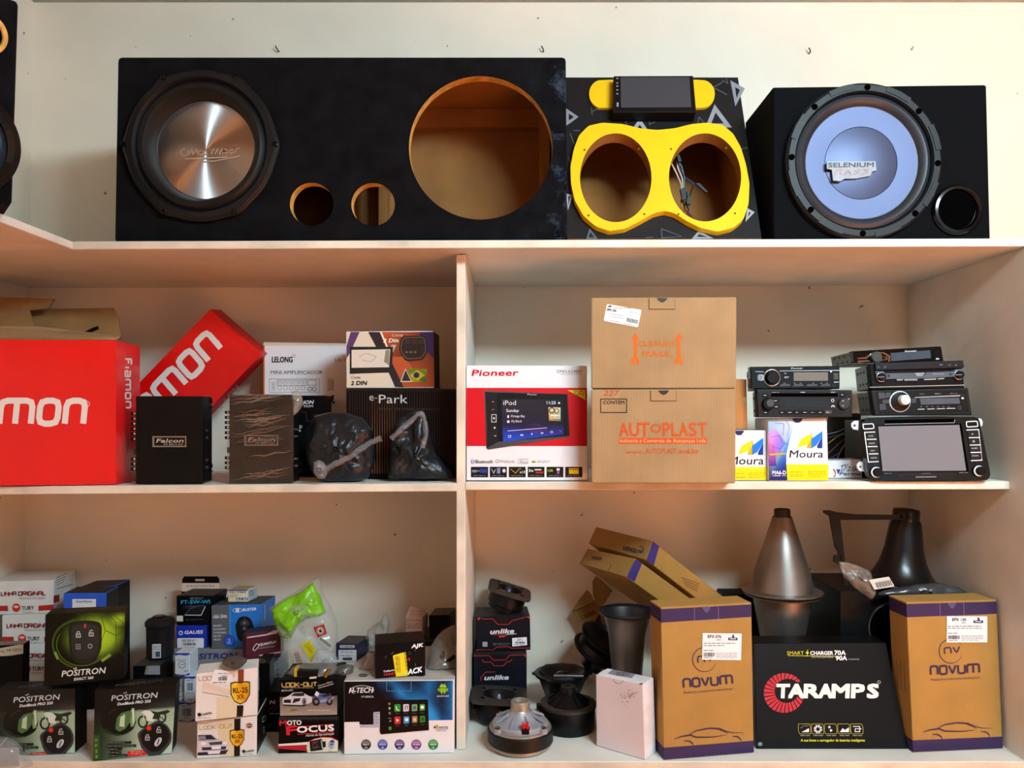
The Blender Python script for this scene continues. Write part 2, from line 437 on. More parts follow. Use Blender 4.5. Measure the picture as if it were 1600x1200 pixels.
def pouch(name, outline, Y, T, mat, rings=9, amp=.006, freq=40, seed=0, tilt=0, zmin=None, center=None, parent=None, loc=None, N=56, flat=1.0):
    """crumpled bag: an outline in photo pixels at depth Y, inflated by T and wrinkled"""
    pts = outline; L = [0]
    for i in range(len(pts)): L.append(L[-1]+math.dist(pts[i], pts[(i+1) % len(pts)]))
    rs = []
    for k in range(N):
        t = L[-1]*k/N; i = max(j for j in range(len(pts)) if L[j] <= t+1e-9); f = (t-L[i])/max(1e-9, L[i+1]-L[i])
        a, b = pts[i], pts[(i+1) % len(pts)]; rs.append((a[0]+(b[0]-a[0])*f, a[1]+(b[1]-a[1])*f))
    cx, cy = center or (sum(p[0] for p in rs)/N, sum(p[1] for p in rs)/N)
    V, F = [], []; nz = Vector((seed*3.7, seed*1.3, seed*7.1))
    def vert(px, py, r, sgn):
        p = W(px, py, Y+tilt*(py-cy)*.00125); th = T*(1-r**2.2)**.6*flat if r < 1 else 0
        q = p*freq+nz; e = noise.noise(q)+.5*abs(noise.noise(q*2.3+Vector((9, 2, 1))))
        dv = Vector((noise.noise(q+Vector((5, 0, 0)))*.4, 0, noise.noise(q+Vector((0, 8, 0)))*.4))*amp*(.3+.7*(1-r))
        v = p+dv+Vector((0, -sgn*(th/2+e*amp*(1 if r < 1 else .5)), 0))
        if zmin is not None and v.z < zmin: v.z = zmin
        return v
    for sgn in (1, -1):
        base = len(V)
        for j in range(1, rings+1):
            r = j/rings
            if sgn < 0 and j == rings: break
            for k in range(N):
                x, y = cx+(rs[k][0]-cx)*r, cy+(rs[k][1]-cy)*r
                V.append(vert(x, y, r, sgn))
        V.append(vert(cx, cy, 0, sgn)); cidx = len(V)-1
        for k in range(N):
            k2 = (k+1) % N
            F.append((base+k, base+k2, cidx) if sgn < 0 else (base+k2, base+k, cidx))
            for j in range(rings-1):
                a, b = base+j*N, base+(j+1)*N
                if sgn < 0 and j == rings-2: b = (rings-1)*N
                q = (a+k, b+k, b+k2, a+k2)
                F.append(q if sgn > 0 else tuple(reversed(q)))
    return mesh(name, V, F, mat, parent, smooth=True, loc=loc if loc is not None else W(cx, max(p[1] for p in rs), Y))
# ---------------------------------------------------------------- setting
PLASTER = M('plaster_wall', '#ebe1d0', .85, var=.04, scale=6, bump=.18, bscale=70)
def specks(m, scale, keep):
    """scattered small scuffs and pin holes in the paint"""
    nt = m.node_tree; N = nt.nodes; L = nt.links; b = N['Principled BSDF']; src = b.inputs['Base Color'].links[0].from_socket
    tc = N.new('ShaderNodeTexCoord'); v = N.new('ShaderNodeTexNoise'); v.inputs['Scale'].default_value = scale; v.inputs['Detail'].default_value = 2; L.new(tc.outputs['Object'], v.inputs['Vector'])
    r = N.new('ShaderNodeMapRange'); r.inputs[1].default_value = keep; r.inputs[2].default_value = keep+.03; L.new(v.outputs[0], r.inputs[0])
    mx = N.new('ShaderNodeMix'); mx.data_type = 'RGBA'; L.new(r.outputs[0], mx.inputs[0]); L.new(src, mx.inputs[6]); mx.inputs[7].default_value = lin('#8f877a')
    L.new(mx.outputs[2], b.inputs['Base Color'])
specks(PLASTER, 38, .74)
def structure(o): o['kind'] = 'structure'; return o
BACK = 1.95
structure(block('wall_back', -2.2, 3.4, BACK, BACK+.12, 0, 2.62, PLASTER, bev=0))
lx = lambda z: -1.245+(z-1.109)*.0165
V = hexa((lx(2.5), -3, 2.5), (lx(2.5), BACK, 2.5), (lx(0), BACK, 0), (lx(0), -3, 0), (-.12, 0, 0))
structure(mesh('wall_left', V, HEXF, PLASTER))
structure(block('wall_right', 3.3, 3.42, -3, BACK, 0, 2.62, M('grey_wall_paint', '#8f8d88', .85, var=.04), bev=0))
structure(block('ceiling', -2.2, 3.42, -3, BACK, 2.5, 2.62, M('ceiling_paint', '#b3b4aa', .8, var=.06, scale=5), bev=0))
structure(block('floor', -2.2, 3.42, -7, BACK+.1, -.12, 0, M('terracotta_floor', '#cf7a2e', .6, var=.15, scale=4), bev=0))
# the open shop front far behind the viewer lets the sun reach the floor; a solid wall closes the left part of it, its unseen edges shaped to limit the sun patch
structure(block('wall_front', -2.2, .8, -3.12, -3, 0, 2.5, M('grey_wall_paint', '#8f8d88', .85, var=.04), bev=0))
structure(block('wall_front', 3.3, 3.42, -3.12, -3, 0, 2.5, M('grey_wall_paint', '#8f8d88', .85, var=.04), bev=0))
structure(block('sun_limit_wall', .8, 3.3, -3.12, -3, 0, .9, M('grey_wall_paint', '#8f8d88', .85, var=.04), bev=0))  # unseen low wall, added to shorten the sun patch and darken reflections
structure(block('sun_limit_lintel', .8, 3.3, -3.12, -3, 2.46, 2.5, M('grey_wall_paint', '#8f8d88', .85, var=.04), bev=0))  # unseen lintel, set to bound how far the sun patch reaches

def wpx(px, Y): return (px-805)*Y/1200
PAINT = M('painted_board', '#dfdad0', .55, var=.08, scale=9, bump=.06, bscale=90)
EDGE = M('worn_board_edge', '#dcd2bf', .6, var=.2, scale=10, bump=.1, bscale=160)
Z1, Z2L, Z2R, Z3 = 1.791, 1.317, 1.317, .775
def z2l(X): return 1.3064+(X+1.24)*(1.3144-1.3064)/1.12
unit = thing('shelving_unit', 'white painted built-in shelving unit of worn boards against the back wall', 'shelving', (0, 1.72, 0))
def board(name, x0, x1, y0, y1, zt0, zt1, th, parent=unit):
    V = hexa((x0, y0, zt0), (x1, y0, zt1), (x1, y0, zt1-th), (x0, y0, zt0-th), (0, y1-y0, 0))
    V, F, m = bevelled(V, HEXF, .0012, 1, [1, 0, 0, 0, 0, 0])
    return mesh(name, V, F, [PAINT, EDGE], parent, mi=m)
board('shelf_board', -1.24, 1.0, 1.5, BACK, 1.790, 1.797, .0155)
board('shelf_board', -1.245, -.1188, 1.55, BACK, z2l(-1.245), z2l(-.1188), .0165)
board('shelf_board', -.1007, .998, 1.55, BACK, 1.317, 1.3185, .0165)
board('shelf_board', -1.25, 1.02, 1.5, BACK, .775, .775, .03)
board('divider_panel', -.1188, -.1007, 1.552, BACK, 1.776, 1.776, 1.0)
board('side_panel', .998, 1.016, 1.485, BACK, 1.782, 1.782, 1.03)
arm = thing('wall_shelf', 'white shelf board fixed to the side wall, its edge running into the corner', 'shelf', (-1.05, .9, 1.79))
board('shelf_board', -1.235, -.8625, .2, 1.498, 1.790, 1.790, .015, arm)
for x, y in ((436, 81), (849, 81), (1264, 84)):
    t = thing('wall_hook', 'small bent nail in the wall above the '+('black woofer' if x < 500 else 'big empty hole' if x < 900 else 'silver woofer'), 'hook', W(x, y, BACK))
    m = M('old_steel', '#4b463f', .4, .8)
    p = W(x, y, BACK)
    tube('shank', [p+Vector((0, .01, 0)), p+Vector((0, -.010, 0)), p+Vector((-.003, -.014, .004)), p+Vector((-.005, -.012, .009))], .0016, m, t)
# ---------------------------------------------------------------- top shelf
CARPET = M('black_carpet', '#0d0d10', .95, var=.5, scale=25, bump=.5, bscale=900, sheen=.02, spec=.1)
def dusty(base):
    """the carpet with pale dust rubbed in near one end of the front"""
    m = base.copy(); m.name = 'dusty_carpet'; nt = m.node_tree; N = nt.nodes; L = nt.links; b = N['Principled BSDF']
    src = b.inputs['Base Color'].links[0].from_socket
    tc = N.new('ShaderNodeTexCoord'); sp = N.new('ShaderNodeSeparateXYZ'); L.new(tc.outputs['Object'], sp.inputs[0])
    r = N.new('ShaderNodeMapRange'); r.inputs[1].default_value = .34; r.inputs[2].default_value = .43; L.new(sp.outputs[0], r.inputs[0])
    n = N.new('ShaderNodeTexNoise'); n.inputs['Scale'].default_value = 11; n.inputs['Detail'].default_value = 9; n.inputs['Roughness'].default_value = .75; L.new(tc.outputs['Object'], n.inputs['Vector'])
    t = N.new('ShaderNodeMapRange'); t.inputs[1].default_value = .55; t.inputs[2].default_value = .8; L.new(n.outputs[0], t.inputs[0])
    mu = N.new('ShaderNodeMath'); mu.operation = 'MULTIPLY'; L.new(r.outputs[0], mu.inputs[0]); L.new(t.outputs[0], mu.inputs[1])
    mx = N.new('ShaderNodeMix'); mx.data_type = 'RGBA'; L.new(mu.outputs[0], mx.inputs[0]); L.new(src, mx.inputs[6]); mx.inputs[7].default_value = lin('#566480')
    L.new(mx.outputs[2], b.inputs['Base Color'])
    return m
MDF = M('raw_board', '#94602a', .8, var=.22, scale=9, bump=.1, bscale=120)
MDFE = M('sawn_board_edge', '#d2a04c', .8, var=.3, scale=60, bump=.3, bscale=300)
BLK = M('black_plastic', '#09090b', .45, var=.2, scale=30, spec=.18)
BLKG = M('gloss_black_plastic', '#070709', .16, var=.1, coat=.15, spec=.35)
RUB = M('black_rubber', '#0b0c0e', .48, var=.15, scale=20, spec=.35)
DARK = M('dark_inside', '#040404', .9, spec=0)  # also coloured onto flat discs for the shade inside ports
CHROME = M('chrome', '#d8d8da', .12, 1)
STEEL = M('bolt_steel', '#5b5b5e', .35, 1)
def face_plate(f, outer, holes, thick, mats, name, parent, base=0):
    """plate lying on face f (front at base+thick), outline and holes in photo pixels; hole walls take mats[1]"""
    o = f.at(*outer[0]); n = f.n; up = Vector((0, 0, 1)); u = up.cross(n).normalized(); v = n.cross(u)
    def loc(p): q = f.at(p[0], p[1])-o; return (q.dot(u), q.dot(v))
    O = [loc(p) for p in outer]; H = [[loc(p) for p in h] for h in holes]
    V, F = plate(O, H, thick)
    mi = []
    for fc in F:
        P = [V[i] for i in fc]; c = sum(P, Vector())/len(P); nn = (P[1]-P[0]).cross(P[2]-P[0])
        side = abs(nn.normalized().z) < .5 if nn.length > 1e-14 else False
        k = 0
        if side and H and len(mats) > 1:
            dh = min(min((c.x-a)**2+(c.y-b)**2 for a, b in h) for h in H); do = min((c.x-a)**2+(c.y-b)**2 for a, b in O)
            k = 1 if dh < do else 0
        mi.append(k)
    return mesh(name, [o+u*p.x+v*p.y+n*(p.z+thick+base) for p in V], F, mats, parent, mi=mi)
def shell(c, th, mo, mi_, name, parent, front_gap=0):
    """five-sided hollow casing behind a front panel"""
    u = (c[1]-c[0]).normalized()*th; v = (c[3]-c[0]).normalized()*th; d = (c[4]-c[0]).normalized()*th
    inn = [c[0]+u+v, c[1]-u+v, c[2]-u-v, c[3]+u-v, c[4]+u+v-d, c[5]-u+v-d, c[6]-u-v-d, c[7]+u-v-d]
    V = list(c)+inn
    F = [(4, 5, 6, 7), (0, 1, 5, 4), (2, 3, 7, 6), (1, 2, 6, 5), (3, 0, 4, 7)]
    G = [(15, 14, 13, 12), (12, 13, 9, 8), (14, 15, 11, 10), (13, 14, 10, 9), (15, 12, 8, 11)]
    rim = [(0, 8, 9, 1), (1, 9, 10, 2), (2, 10, 11, 3), (3, 11, 8, 0)]
    return mesh(name, V, F+G+rim, [mo, mi_], parent, mi=[0]*5+[1]*9)
# --- long black enclosure
YB = 1.52
c = hexa(W(185, 90, YB), W(884, 90, YB), Vector((wpx(886, YB), YB, 1.7965)), Vector((wpx(180, YB), YB, 1.7928)), (0, .25, 0))
sub = thing('subwoofer_enclosure', 'long black carpeted speaker enclosure with one woofer, two ports and a big empty hole', 'speaker', (c[2]+c[3]+c[6]+c[7])/4)
cc = [p+Vector((0, .022, 0)) if i < 4 else p for i, p in enumerate(c)]
shell(cc, .018, CARPET, MDF, 'enclosure_shell', sub)
f = Print(c[0], (0, -1, 0), sub)
holes = [circle_pts(317, 230, 106, n=64), circle_pts(487, 319, 34, 33.5, 40), circle_pts(583, 319.5, 34, 33.5, 40), circle_pts(751, 231, 112, 112, 80)]
outl = chamfer([(185, 90), (884, 90), (886, 376.3), (180, 379.2)], 6, True)
face_plate(f, outl, holes, .024, [dusty(CARPET), MDFE], 'baffle', sub, base=-.024)
# inner partition, corner cleats
block('partition', wpx(533, 1.6), wpx(533, 1.6)+.018, 1.54, 1.75, c[3].z+.018, c[0].z-.018, MDF, sub)
block('cleat', wpx(596, 1.74), wpx(600, 1.74)+.012, 1.70, 1.752, c[3].z+.018, c[0].z-.018, MDF, sub)
block('cleat', wpx(633, 1.7), wpx(862, 1.7), 1.725, 1.752, c[0].z-.060, c[0].z-.018, MDF, sub)
block('cleat', wpx(842, 1.72), wpx(850, 1.72)+.012, 1.69, 1.752, c[3].z+.018, c[0].z-.018, MDF, sub)
# dusty scuffs on the right end of the carpet
# woofer
def woofer(parent, f, cx, cy, k, ringmat, prof_ring, lobes, screw_r, screw_a, surround, plate_prof, plate_mat):
    at = f.at(cx, cy); m = frame_of(f.n, at=at)
    rf = (lambda a, i: 1+.035*max(0, math.cos(lobes*a))**3 if i in (0, 1, 2) else 1) if lobes else None
    ring = lathe('woofer_frame', [(r*k, z) for r, z in prof_ring], ringmat, parent, m, 96, rfun=rf, close=True)
    for a in screw_a:
        q = m @ Vector((screw_r*k*math.cos(R(a)), screw_r*k*math.sin(R(a)), prof_ring[2][1]-.001))
        lathe('screw', [(.006, 0), (.006, .0022), (.0042, .0030), (.0034, .0012), (0, .0012)], BLKG if lobes else DARK, ring, frame_of(f.n, at=q), 12)
    lathe('rubber_surround', [(r*k, z) for r, z in surround], RUB if lobes else M('grey_rubber', '#20242b', .42, var=.1), ring, m, 96)
    pl = lathe('cone', [(r*k, z) for r, z in plate_prof], plate_mat, ring, m, 96)
    return m, ring, pl
K = YB/1200
BRUSH = M('spun_aluminium', '#c4c4c4', .42, 1, var=.04, aniso=1.0)
scr = [0, 62, 118, 180, 242, 298]
m, ring, pl = woofer(sub, f, 317, 230, K, RUB, [(116, 0), (118, .010), (113, .017), (105, .017), (100, .008), (100, -.02), (104, -.02), (104, 0)], 6, 117, scr,
    [(103, .004), (99, .013), (94, .018), (88, .017), (83, .008), (80, -.006), (78, -.016), (70, -.024), (0, -.026)],
    [(79, -.026), (79, -.019), (78, -.017), (40, -.0155), (0, -.015)], BRUSH)
p = Print(m @ Vector((0, 0, -.0140)), f.n, pl, 'embossed_script', ink(.3, 0, 1))
px0, py0 = pixof(m @ Vector((0, 0, -.014)))
def scr_(pts, wd=1.6, col='#efefec'): p.stroke([(240+x/8.89, 200+y/8.89) for x, y in pts], wd, col, 1)
scr_(circle_pts(430, 335, 55, 50, 20, -40, 280)); scr_([(500, 370), (530, 300), (545, 365), (600, 300), (620, 365)])
for x in (650, 720): scr_(circle_pts(x, 340, 28, 25, 12, 20, 330))
for x in (800, 850, 915): scr_([(x, 365), (x+45, 285)])
for x in (1000, 1080): scr_(circle_pts(x, 325, 28, 24, 12, 20, 330))
scr_([(955, 365), (990, 285)]); scr_([(1120, 355), (1150, 295), (1195, 275)])
scr_([(430, 427), (735, 420), (1025, 403)], 2.2); scr_([(690, 465), (830, 462), (1100, 410), (1200, 385)], 1.8)
p.done()
# --- tilted vinyl box with yellow mask
c = hexa(Vector((.104, 1.69, W(0, 121, 1.69).z)), W(1153, 121, 1.69), Vector((wpx(1191, 1.525), 1.525, 1.7975)), Vector((.104, 1.525, 1.7975)), (0, .19, 0))
tb = thing('door_speaker_box', 'tilted black patterned speaker box with a yellow double ring and two empty holes', 'speaker', (c[2]+c[3]+c[6]+c[7])/4)
VINYL = M('printed_vinyl', '#141417', .5, var=.35, scale=300, spec=.25)
YEL = M('yellow_paint', '#f0bd05', .45, var=.06, scale=12, bump=.05, bscale=60)
u8 = [q+(c[4]-c[0]).normalized()*.012 if i < 4 else q for i, q in enumerate(c)]
shell(u8, .014, VINYL, MDF, 'enclosure_shell', tb)
nrm = (c[1]-c[0]).cross(c[3]-c[0]); f = Print(c[0], nrm, tb)
q = lambda L: [(860+x/3.75, 80+y/3.75) for x, y in L]
hl = [q(circle_pts(378, 768, 208, 259, 56)), q(circle_pts(897, 766, 210, 257, 56))]
face_plate(f, [pixof(c[0]), pixof(c[1]), (1190, 372.5), (pixof(c[3])[0], 372.5)], hl, .014, [VINYL, MDF], 'baffle', tb, base=-.014)
mask = q([(300, 447), (220, 465), (165, 520), (135, 600), (115, 700), (118, 800), (140, 900), (190, 990), (260, 1050), (340, 1078), (430, 1065), (520, 1020), (600, 975), (660, 960), (720, 975), (790, 1020), (870, 1060), (970, 1082), (1060, 1060), (1120, 1010), (1150, 920), (1155, 800), (1135, 690), (1105, 590), (1060, 510), (1000, 460), (910, 447), (820, 455), (720, 480), (620, 490), (520, 480), (420, 455)])
mk = face_plate(f, chamfer(mask, 4, True), hl, .014, [YEL, MDF], 'ring_mask', tb); lab(mk, 'yellow painted double ring around the two holes')
pm = Print(c[0]+f.n*.0143, nrm, mk, 'screw_hole')
for x, y in ((200, 578), (517, 573), (707, 573), (1030, 567), (223, 962), (550, 955), (750, 955), (1082, 950)):
    pm.disc(860+x/3.75, 80+y/3.75, 1.7, 1.7, '#6b4d08', 0, 10)
pm.done()
tp = f
for T_, wd, cl in ([(965, 335), (1040, 435), (925, 435)], 24, '#8b8d95'), ([(475, 480), (524, 412), (578, 490)], 22, '#9a9ca3'), ([(1068, 190), (1125, 222), (1087, 300)], 22, '#85878f'), ([(100, 350), (152, 385), (100, 422)], 16, '#85878f'), ([(98, 842), (124, 846), (104, 920)], 12, '#9a9ca3'), ([(870, 1062), (940, 1094), (842, 1094)], 16, '#8b8d95'), ([(1158, 930), (1186, 945), (1150, 985)], 14, '#9a9ca3'), ([(232, 1048), (268, 1096), (216, 1096)], 10, '#5d5f66'):
    tp.stroke(q(T_), wd/3.75, cl, 0, closed=True)
for T_ in ([(650, 1040), (770, 1085), (655, 1094), (650, 1040)], [(870, 385), (910, 430), (860, 440), (870, 385)], [(580, 400), (640, 398), (582, 430), (580, 400)], [(940, 205), (1035, 255)], [(240, 330), (245, 375)], [(245, 352), (275, 340)], [(1110, 575), (1155, 565)], [(135, 465), (172, 465)], [(115, 480), (140, 545)], [(440, 410), (455, 445)], [(950, 215), (1010, 180)], [(1030, 160), (1040, 190), (1005, 168)], [(560, 1092), (600, 1090)], [(106, 620), (118, 660)]):
    tp.stroke(q(T_), 5/3.75, '#55575f', 0)
tp.done()
tab = [(952, 128)]+[(940-20*math.sin(R(a))*1.0, 150-22*math.cos(R(a))) for a in range(15, 180, 15)]+[(952, 172), (1088, 172)]+[(1095+21*math.sin(R(a)), 150+22*math.cos(R(a))) for a in range(15, 180, 15)]+[(1088, 128)]
tbp = face_plate(f, tab, [], .006, [YEL], 'mounting_plate', tb); lab(tbp, 'yellow rounded plate behind the screen')
nn = f.n
ft = [f.at(*p_, .028) for p_ in ((959, 118.5), (1083, 118), (1088, 175), (958, 175))]
hu = Box('head_unit', 'black touchscreen head unit', None, *ft, -nn*.033, BLK, bev=.0012, parent=tb)
hf = hu.face('f'); hf.poly([(969.5, 121.5), (1077, 121), (1080, 168), (970, 168.5)], '#2f3238', 1)
hf.done(); hu.ps = []
scp = hf.raise_('screen', [(969.5, 121.5), (1077, 121), (1080, 168), (970, 168.5)], .0012, M('screen_off', '#3a3d44', .12, var=.05, scale=3), hu.o)
for i, y in enumerate((122, 129, 134, 140, 146)): hf.raise_('button', [(963, y), (966, y), (966, y+1.6), (963, y+1.6)], .0006, M('button_grey', '#8a8a8e', .4), hu.o)
hf.raise_('usb_slot', [(963.5, 160.5), (966.5, 160.5), (966.5, 167), (963.5, 167)], .0006, M('button_grey', '#8a8a8e', .4), hu.o)
# wires seen in the right-hand hole
wires = [([(735, 590), (745, 680), (770, 740), (778, 800)], '#c9c2bb'), ([(700, 640), (735, 700), (760, 760), (775, 790)], '#b3402c'), ([(725, 600), (760, 690), (790, 740), (850, 785)], '#3f3370'), ([(730, 610), (770, 680), (785, 740), (782, 830)], '#4d7a55'), ([(705, 650), (740, 720), (765, 780), (770, 830)], '#b9b3aa'), ([(835, 790), (815, 850), (800, 880), (785, 905)], '#151515'), ([(770, 860), (768, 920), (800, 965), (845, 960)], '#a5512e'), ([(775, 870), (790, 930), (830, 970)], '#6b2f20'), ([(790, 880), (810, 930), (800, 975)], '#2d2a58'), ([(765, 870), (770, 920), (765, 945)], '#c2a13c'), ([(730, 590), (755, 640), (775, 700)], '#0e0e0e')]
wh = thing('wire_harness', 'loose bundle of coloured wires hanging inside an empty hole of the yellow ring', 'wires', W(1075, 350, 1.66))
for L, col in wires:
    P = [W(x, y, 1.655+.004*i) for i, (x, y) in enumerate(q(L))]
    tube('wire', P, .0016, M('wire_'+col, col, .5), wh, 6)
for L in ([(757, 815), (790, 800), (800, 870), (770, 880)], [(790, 830), (808, 835), (818, 905), (795, 900)], [(845, 780), (870, 780), (918, 830), (905, 832)], [(735, 600), (750, 610), (765, 650), (745, 655)]):
    pr = Print(W(1075, 290, 1.65), (0, -1, 0), wh); pr.raise_('connector', q(L), .008, BLK, wh)
# --- right subwoofer box
YR = 1.515
WEAVE = M('woven_vinyl', '#08090c', .7, var=.35, scale=420, bump=.5, bscale=700, spec=.05)
zb = 1.7978
fr = [W(1207, 136, YR), W(1542, 132, YR), Vector((wpx(1548, YR), YR, zb)), Vector((wpx(1208, YR), YR, zb))]
b = Box('subwoofer_enclosure', 'black vinyl speaker enclosure holding a single silver woofer and a round port', 'speaker', *fr, (0, .18, 0), WEAVE, bev=.003)
f = Print(fr[0], (0, -1, 0), b.o)
K = YR/1200
FRM = M('grey_woofer_ring', '#121418', .5, var=.2, spec=.3, scale=30, bump=.05)
DISH = M('lacquered_cone', '#484d64', .45, .85, var=.05, scale=4)
ringp = [(121, 0), (121, .012), (117, .017), (108, .017), (106, .012), (106, -.0), (110, -.0)]
sa = [math.degrees(math.atan2(255-y, x-1345)) for x, y in ((1349, 144), (1268, 173), (1232, 250), (1263, 330), (1342, 365), (1423, 337), (1458.6, 259.5), (1427.6, 179.6))]
m, ring, pl = woofer(b.o, f, 1345, 255, K, FRM, ringp, 0, 113, sa,
    [(107, .003), (104, .010), (99, .013), (94, .011), (90, .006), (88, .003), (86, .0025)],
    [(88, .001), (87.5, .0028), (70, .0018), (57, .0010), (56.5, .0002), (56, .0010), (40, .0046), (20, .0070), (0, .0078)], DISH)
for a in range(0, 360, 45):   # notched rim segments
    q_ = [m @ Vector(((r*K)*math.cos(R(a+t+8)), (r*K)*math.sin(R(a+t+8)), z)) for z in (.0165, .0185) for r, t in ((111, 0), (119.5, 0), (119.5, 10), (119.5, 20), (111, 20), (111, 10))]
    mesh('rim_lug', q_, [(6, 7, 8, 9, 10, 11), (5, 4, 3, 2, 1, 0)]+[(i, (i+1) % 6, 6+(i+1) % 6, 6+i) for i in range(6)], FRM, ring)
pb = Print(m @ Vector((0, 0, .0070)), f.n, pl)
qb = lambda L: [(1150+x/3.555, 100+y/3.555) for x, y in L]
bd = pb.raise_('emblem', qb([(500, 545), (770, 543), (775, 595), (752, 600), (740, 625), (660, 640), (600, 640), (575, 655), (535, 650), (528, 590), (500, 585)]), .004, M('emblem_silver', '#878d96', .5, 0), ring)
pe = Print(m @ Vector((0, 0, .0110)), f.n, bd, 'lettering')
pe.text('SELENIUM', 1150+513/3.555, 261.3, 1150+765/3.555, 260.6, 7, '#1d3440', 1, bold=.035)
for L_ in ([(548, 618), (560, 590), (590, 586), (575, 602), (592, 615)], [(600, 618), (622, 588), (640, 614)], [(608, 606), (636, 604)], [(690, 588), (660, 592), (682, 604), (652, 614)], [(742, 582), (712, 588), (736, 600), (700, 612)]): pe.stroke(qb(L_), .9, '#a85c38', 1)
pe.done()
at = f.at(1494, 329); mp = frame_of(f.n, at=at); pk = .98*K
port = lathe('port_tube', [(40*pk, 0), (40*pk, .004), (37*pk, .009), (33*pk, .010), (30.5*pk, .006), (30*pk, .0015), (29.5*pk, .0014)], BLKG, b.o, mp, 56)
lathe('port_shade_disc', [(29.8*pk, .0017), (0, .0019)], DARK, port, mp, 40)  # flat dark disc on the solid box, standing in for the port's inner shade
# --- corner speaker on the wall shelf, mostly out of the picture
th = R(40); P0 = W(29, 1, 1.245); P1 = W(19, 320, 1.245); wv = Vector((-math.cos(th), -math.sin(th), 0))*.36
b = Box('speaker_box', 'black speaker box standing on the side wall shelf, turned towards the room', 'speaker', P0+wv, P0, P1, P1+wv, Vector((-math.sin(th), math.cos(th), 0))*.17, CARPET, bev=.006, seg=2)
f = b.face('f')
mm = frame_of(f.n, at=f.at(-30, 50)); lathe('port_ring', [(.036, 0), (.036, .004), (.030, .004), (.028, .001)], MDFE, b.o, mm, 40); lathe('port_shade_disc', [(.0285, .0012), (0, .0013)], DARK, b.o, mm, 30)  # the dark disc paints the shade of a hollow port
mm = frame_of(f.n, at=f.at(-78, 217))
rg = lathe('woofer_frame', [(.092, 0), (.092, .012), (.083, .016), (.074, .010), (.074, 0)], BLKG, b.o, mm, 64)
lathe('cone', [(.074, .004), (.062, .014), (.048, .004), (.03, .010), (0, .014)], M('grey_cone', '#3b4654', .25, .6), rg, mm, 48)
# ---------------------------------------------------------------- middle shelf, first bay
RED = M('red_gloss_card', '#e40407', .35, var=.04, scale=8, bump=.04, bscale=30, coat=.15)
KRAFT = M('brown_cardboard', '#a08058', .85, var=.1, scale=14, bump=.1, wave=55)
KRAFTI = M('cardboard_inside', '#8d6a3f', .9, var=.14, scale=20)
WHITE = M('white_card', '#e9e8ec', .45, var=.03, scale=10)
BCARD = M('black_card', '#0b0b0d', .4, var=.2, scale=10, spec=.12)
def logo_fiamon(p, x0, y0, x1, y1, h, wd, col, letters='Fiamon', up=None, slant=.12):
    p.tech(letters, x0, y0, x1, y1, h, wd, col, 1, slant=slant, ch=.3, gap=.5, up=up)
GL['F'] = (.9, [[(0, 0), (0, 1.3), (.9, 1.3)], [(0, .7), (.75, .7)]])
# big open red carton
Y = 1.562; z = z2l(-.8)+.001
u = Vector((math.cos(R(6)), math.sin(R(6)), 0)); br = Vector((wpx(181, Y), Y, z)); bl = br-u*.30
hgt = W(0, 532, Y).z-z; tr = br+Vector((0, 0, hgt)); tl = bl+Vector((0, 0, hgt)); D = Vector((-.12, .99, 0))*.135
c = hexa(tl, tr, br, bl, D)
rb = thing('red_carton', 'big open red carton with brown flaps standing up behind its front edge', 'carton', (c[2]+c[3]+c[6]+c[7])/4)
th = .004
inn = [c[0]+u*th+D*.03, c[1]-u*th+D*.03, c[4]+u*th-D*.03, c[5]-u*th-D*.03]
V = c+inn+[q-Vector((0, 0, hgt-.02)) for q in inn]
F = [(3, 2, 1, 0), (4, 5, 6, 7), (2, 3, 7, 6), (1, 2, 6, 5), (3, 0, 4, 7), (0, 1, 9, 8), (1, 5, 11, 9), (5, 4, 10, 11), (4, 0, 8, 10),
     (8, 9, 13, 12), (9, 11, 15, 13), (11, 10, 14, 15), (10, 8, 12, 14), (12, 13, 15, 14)]
mesh('carton_body', V, F, [RED, KRAFTI], rb, mi=[0]*5+[1]*9)
f = Print(c[0], (c[1]-c[0]).cross(c[3]-c[0]), rb, 'lettering')
f.tech('amon', -42, 662, 130, 662, 36, 9.5, '#e4e4e0', 1, slant=.1, ch=.28, gap=.42)
f.ring(136, 631, 4, 4, .8, '#e4e4e0', 1, 16); f.text('R', 134.3, 633.2, 137.7, 633.2, 4.4, '#e4e4e0', 1)
f.done()
f = Print(c[1], (c[5]-c[1]).cross(c[2]-c[1]), rb, 'lettering')
f.tech('Fiamon', 195.5, 561, 196.5, 637, 8, 2.6, '#e4e4e0', 1, slant=.12, ch=.28, gap=.5, up=(7.5, -1.0))
for i in range(5): f.rect(193+i*3, 675+i*2, 194+i*3, 722-i*7, '#c76a62', 1)
f.done()
def flap(name, pts, Ys, th_, parent, mat):
    P = [W(x, y, Y_) for (x, y), Y_ in zip(pts, Ys)]
    n = (P[1]-P[0]).cross(P[2]-P[0]).normalized()*th_
    V = P+[p_+n for p_ in P]; k = len(P)
    F = [tuple(reversed(range(k))), tuple(range(k, 2*k))]+[(i, (i+1) % k, k+(i+1) % k, k+i) for i in range(k)]
    return mesh(name, V, F, mat, parent)
flap('flap', [(-70, 531), (181, 531), (187, 528), (140, 522), (60, 513), (-70, 512)], [1.55, 1.562, 1.58, 1.6, 1.6, 1.6], .004, rb, KRAFT)
flap('flap', [(57, 523), (45, 483), (178, 481), (183, 492), (189, 527)], [1.70, 1.735, 1.745, 1.74, 1.705], .004, rb, KRAFTI)
flap('flap', [(-80, 533), (-80, 461), (85, 467), (74, 482), (46, 484), (57, 523)], [1.64, 1.70, 1.70, 1.70, 1.695, 1.66], .004, rb, KRAFTI)
t = thing('cable_plug', 'small black cable plug poking out of the open red carton', 'plug', W(142, 516, 1.66))
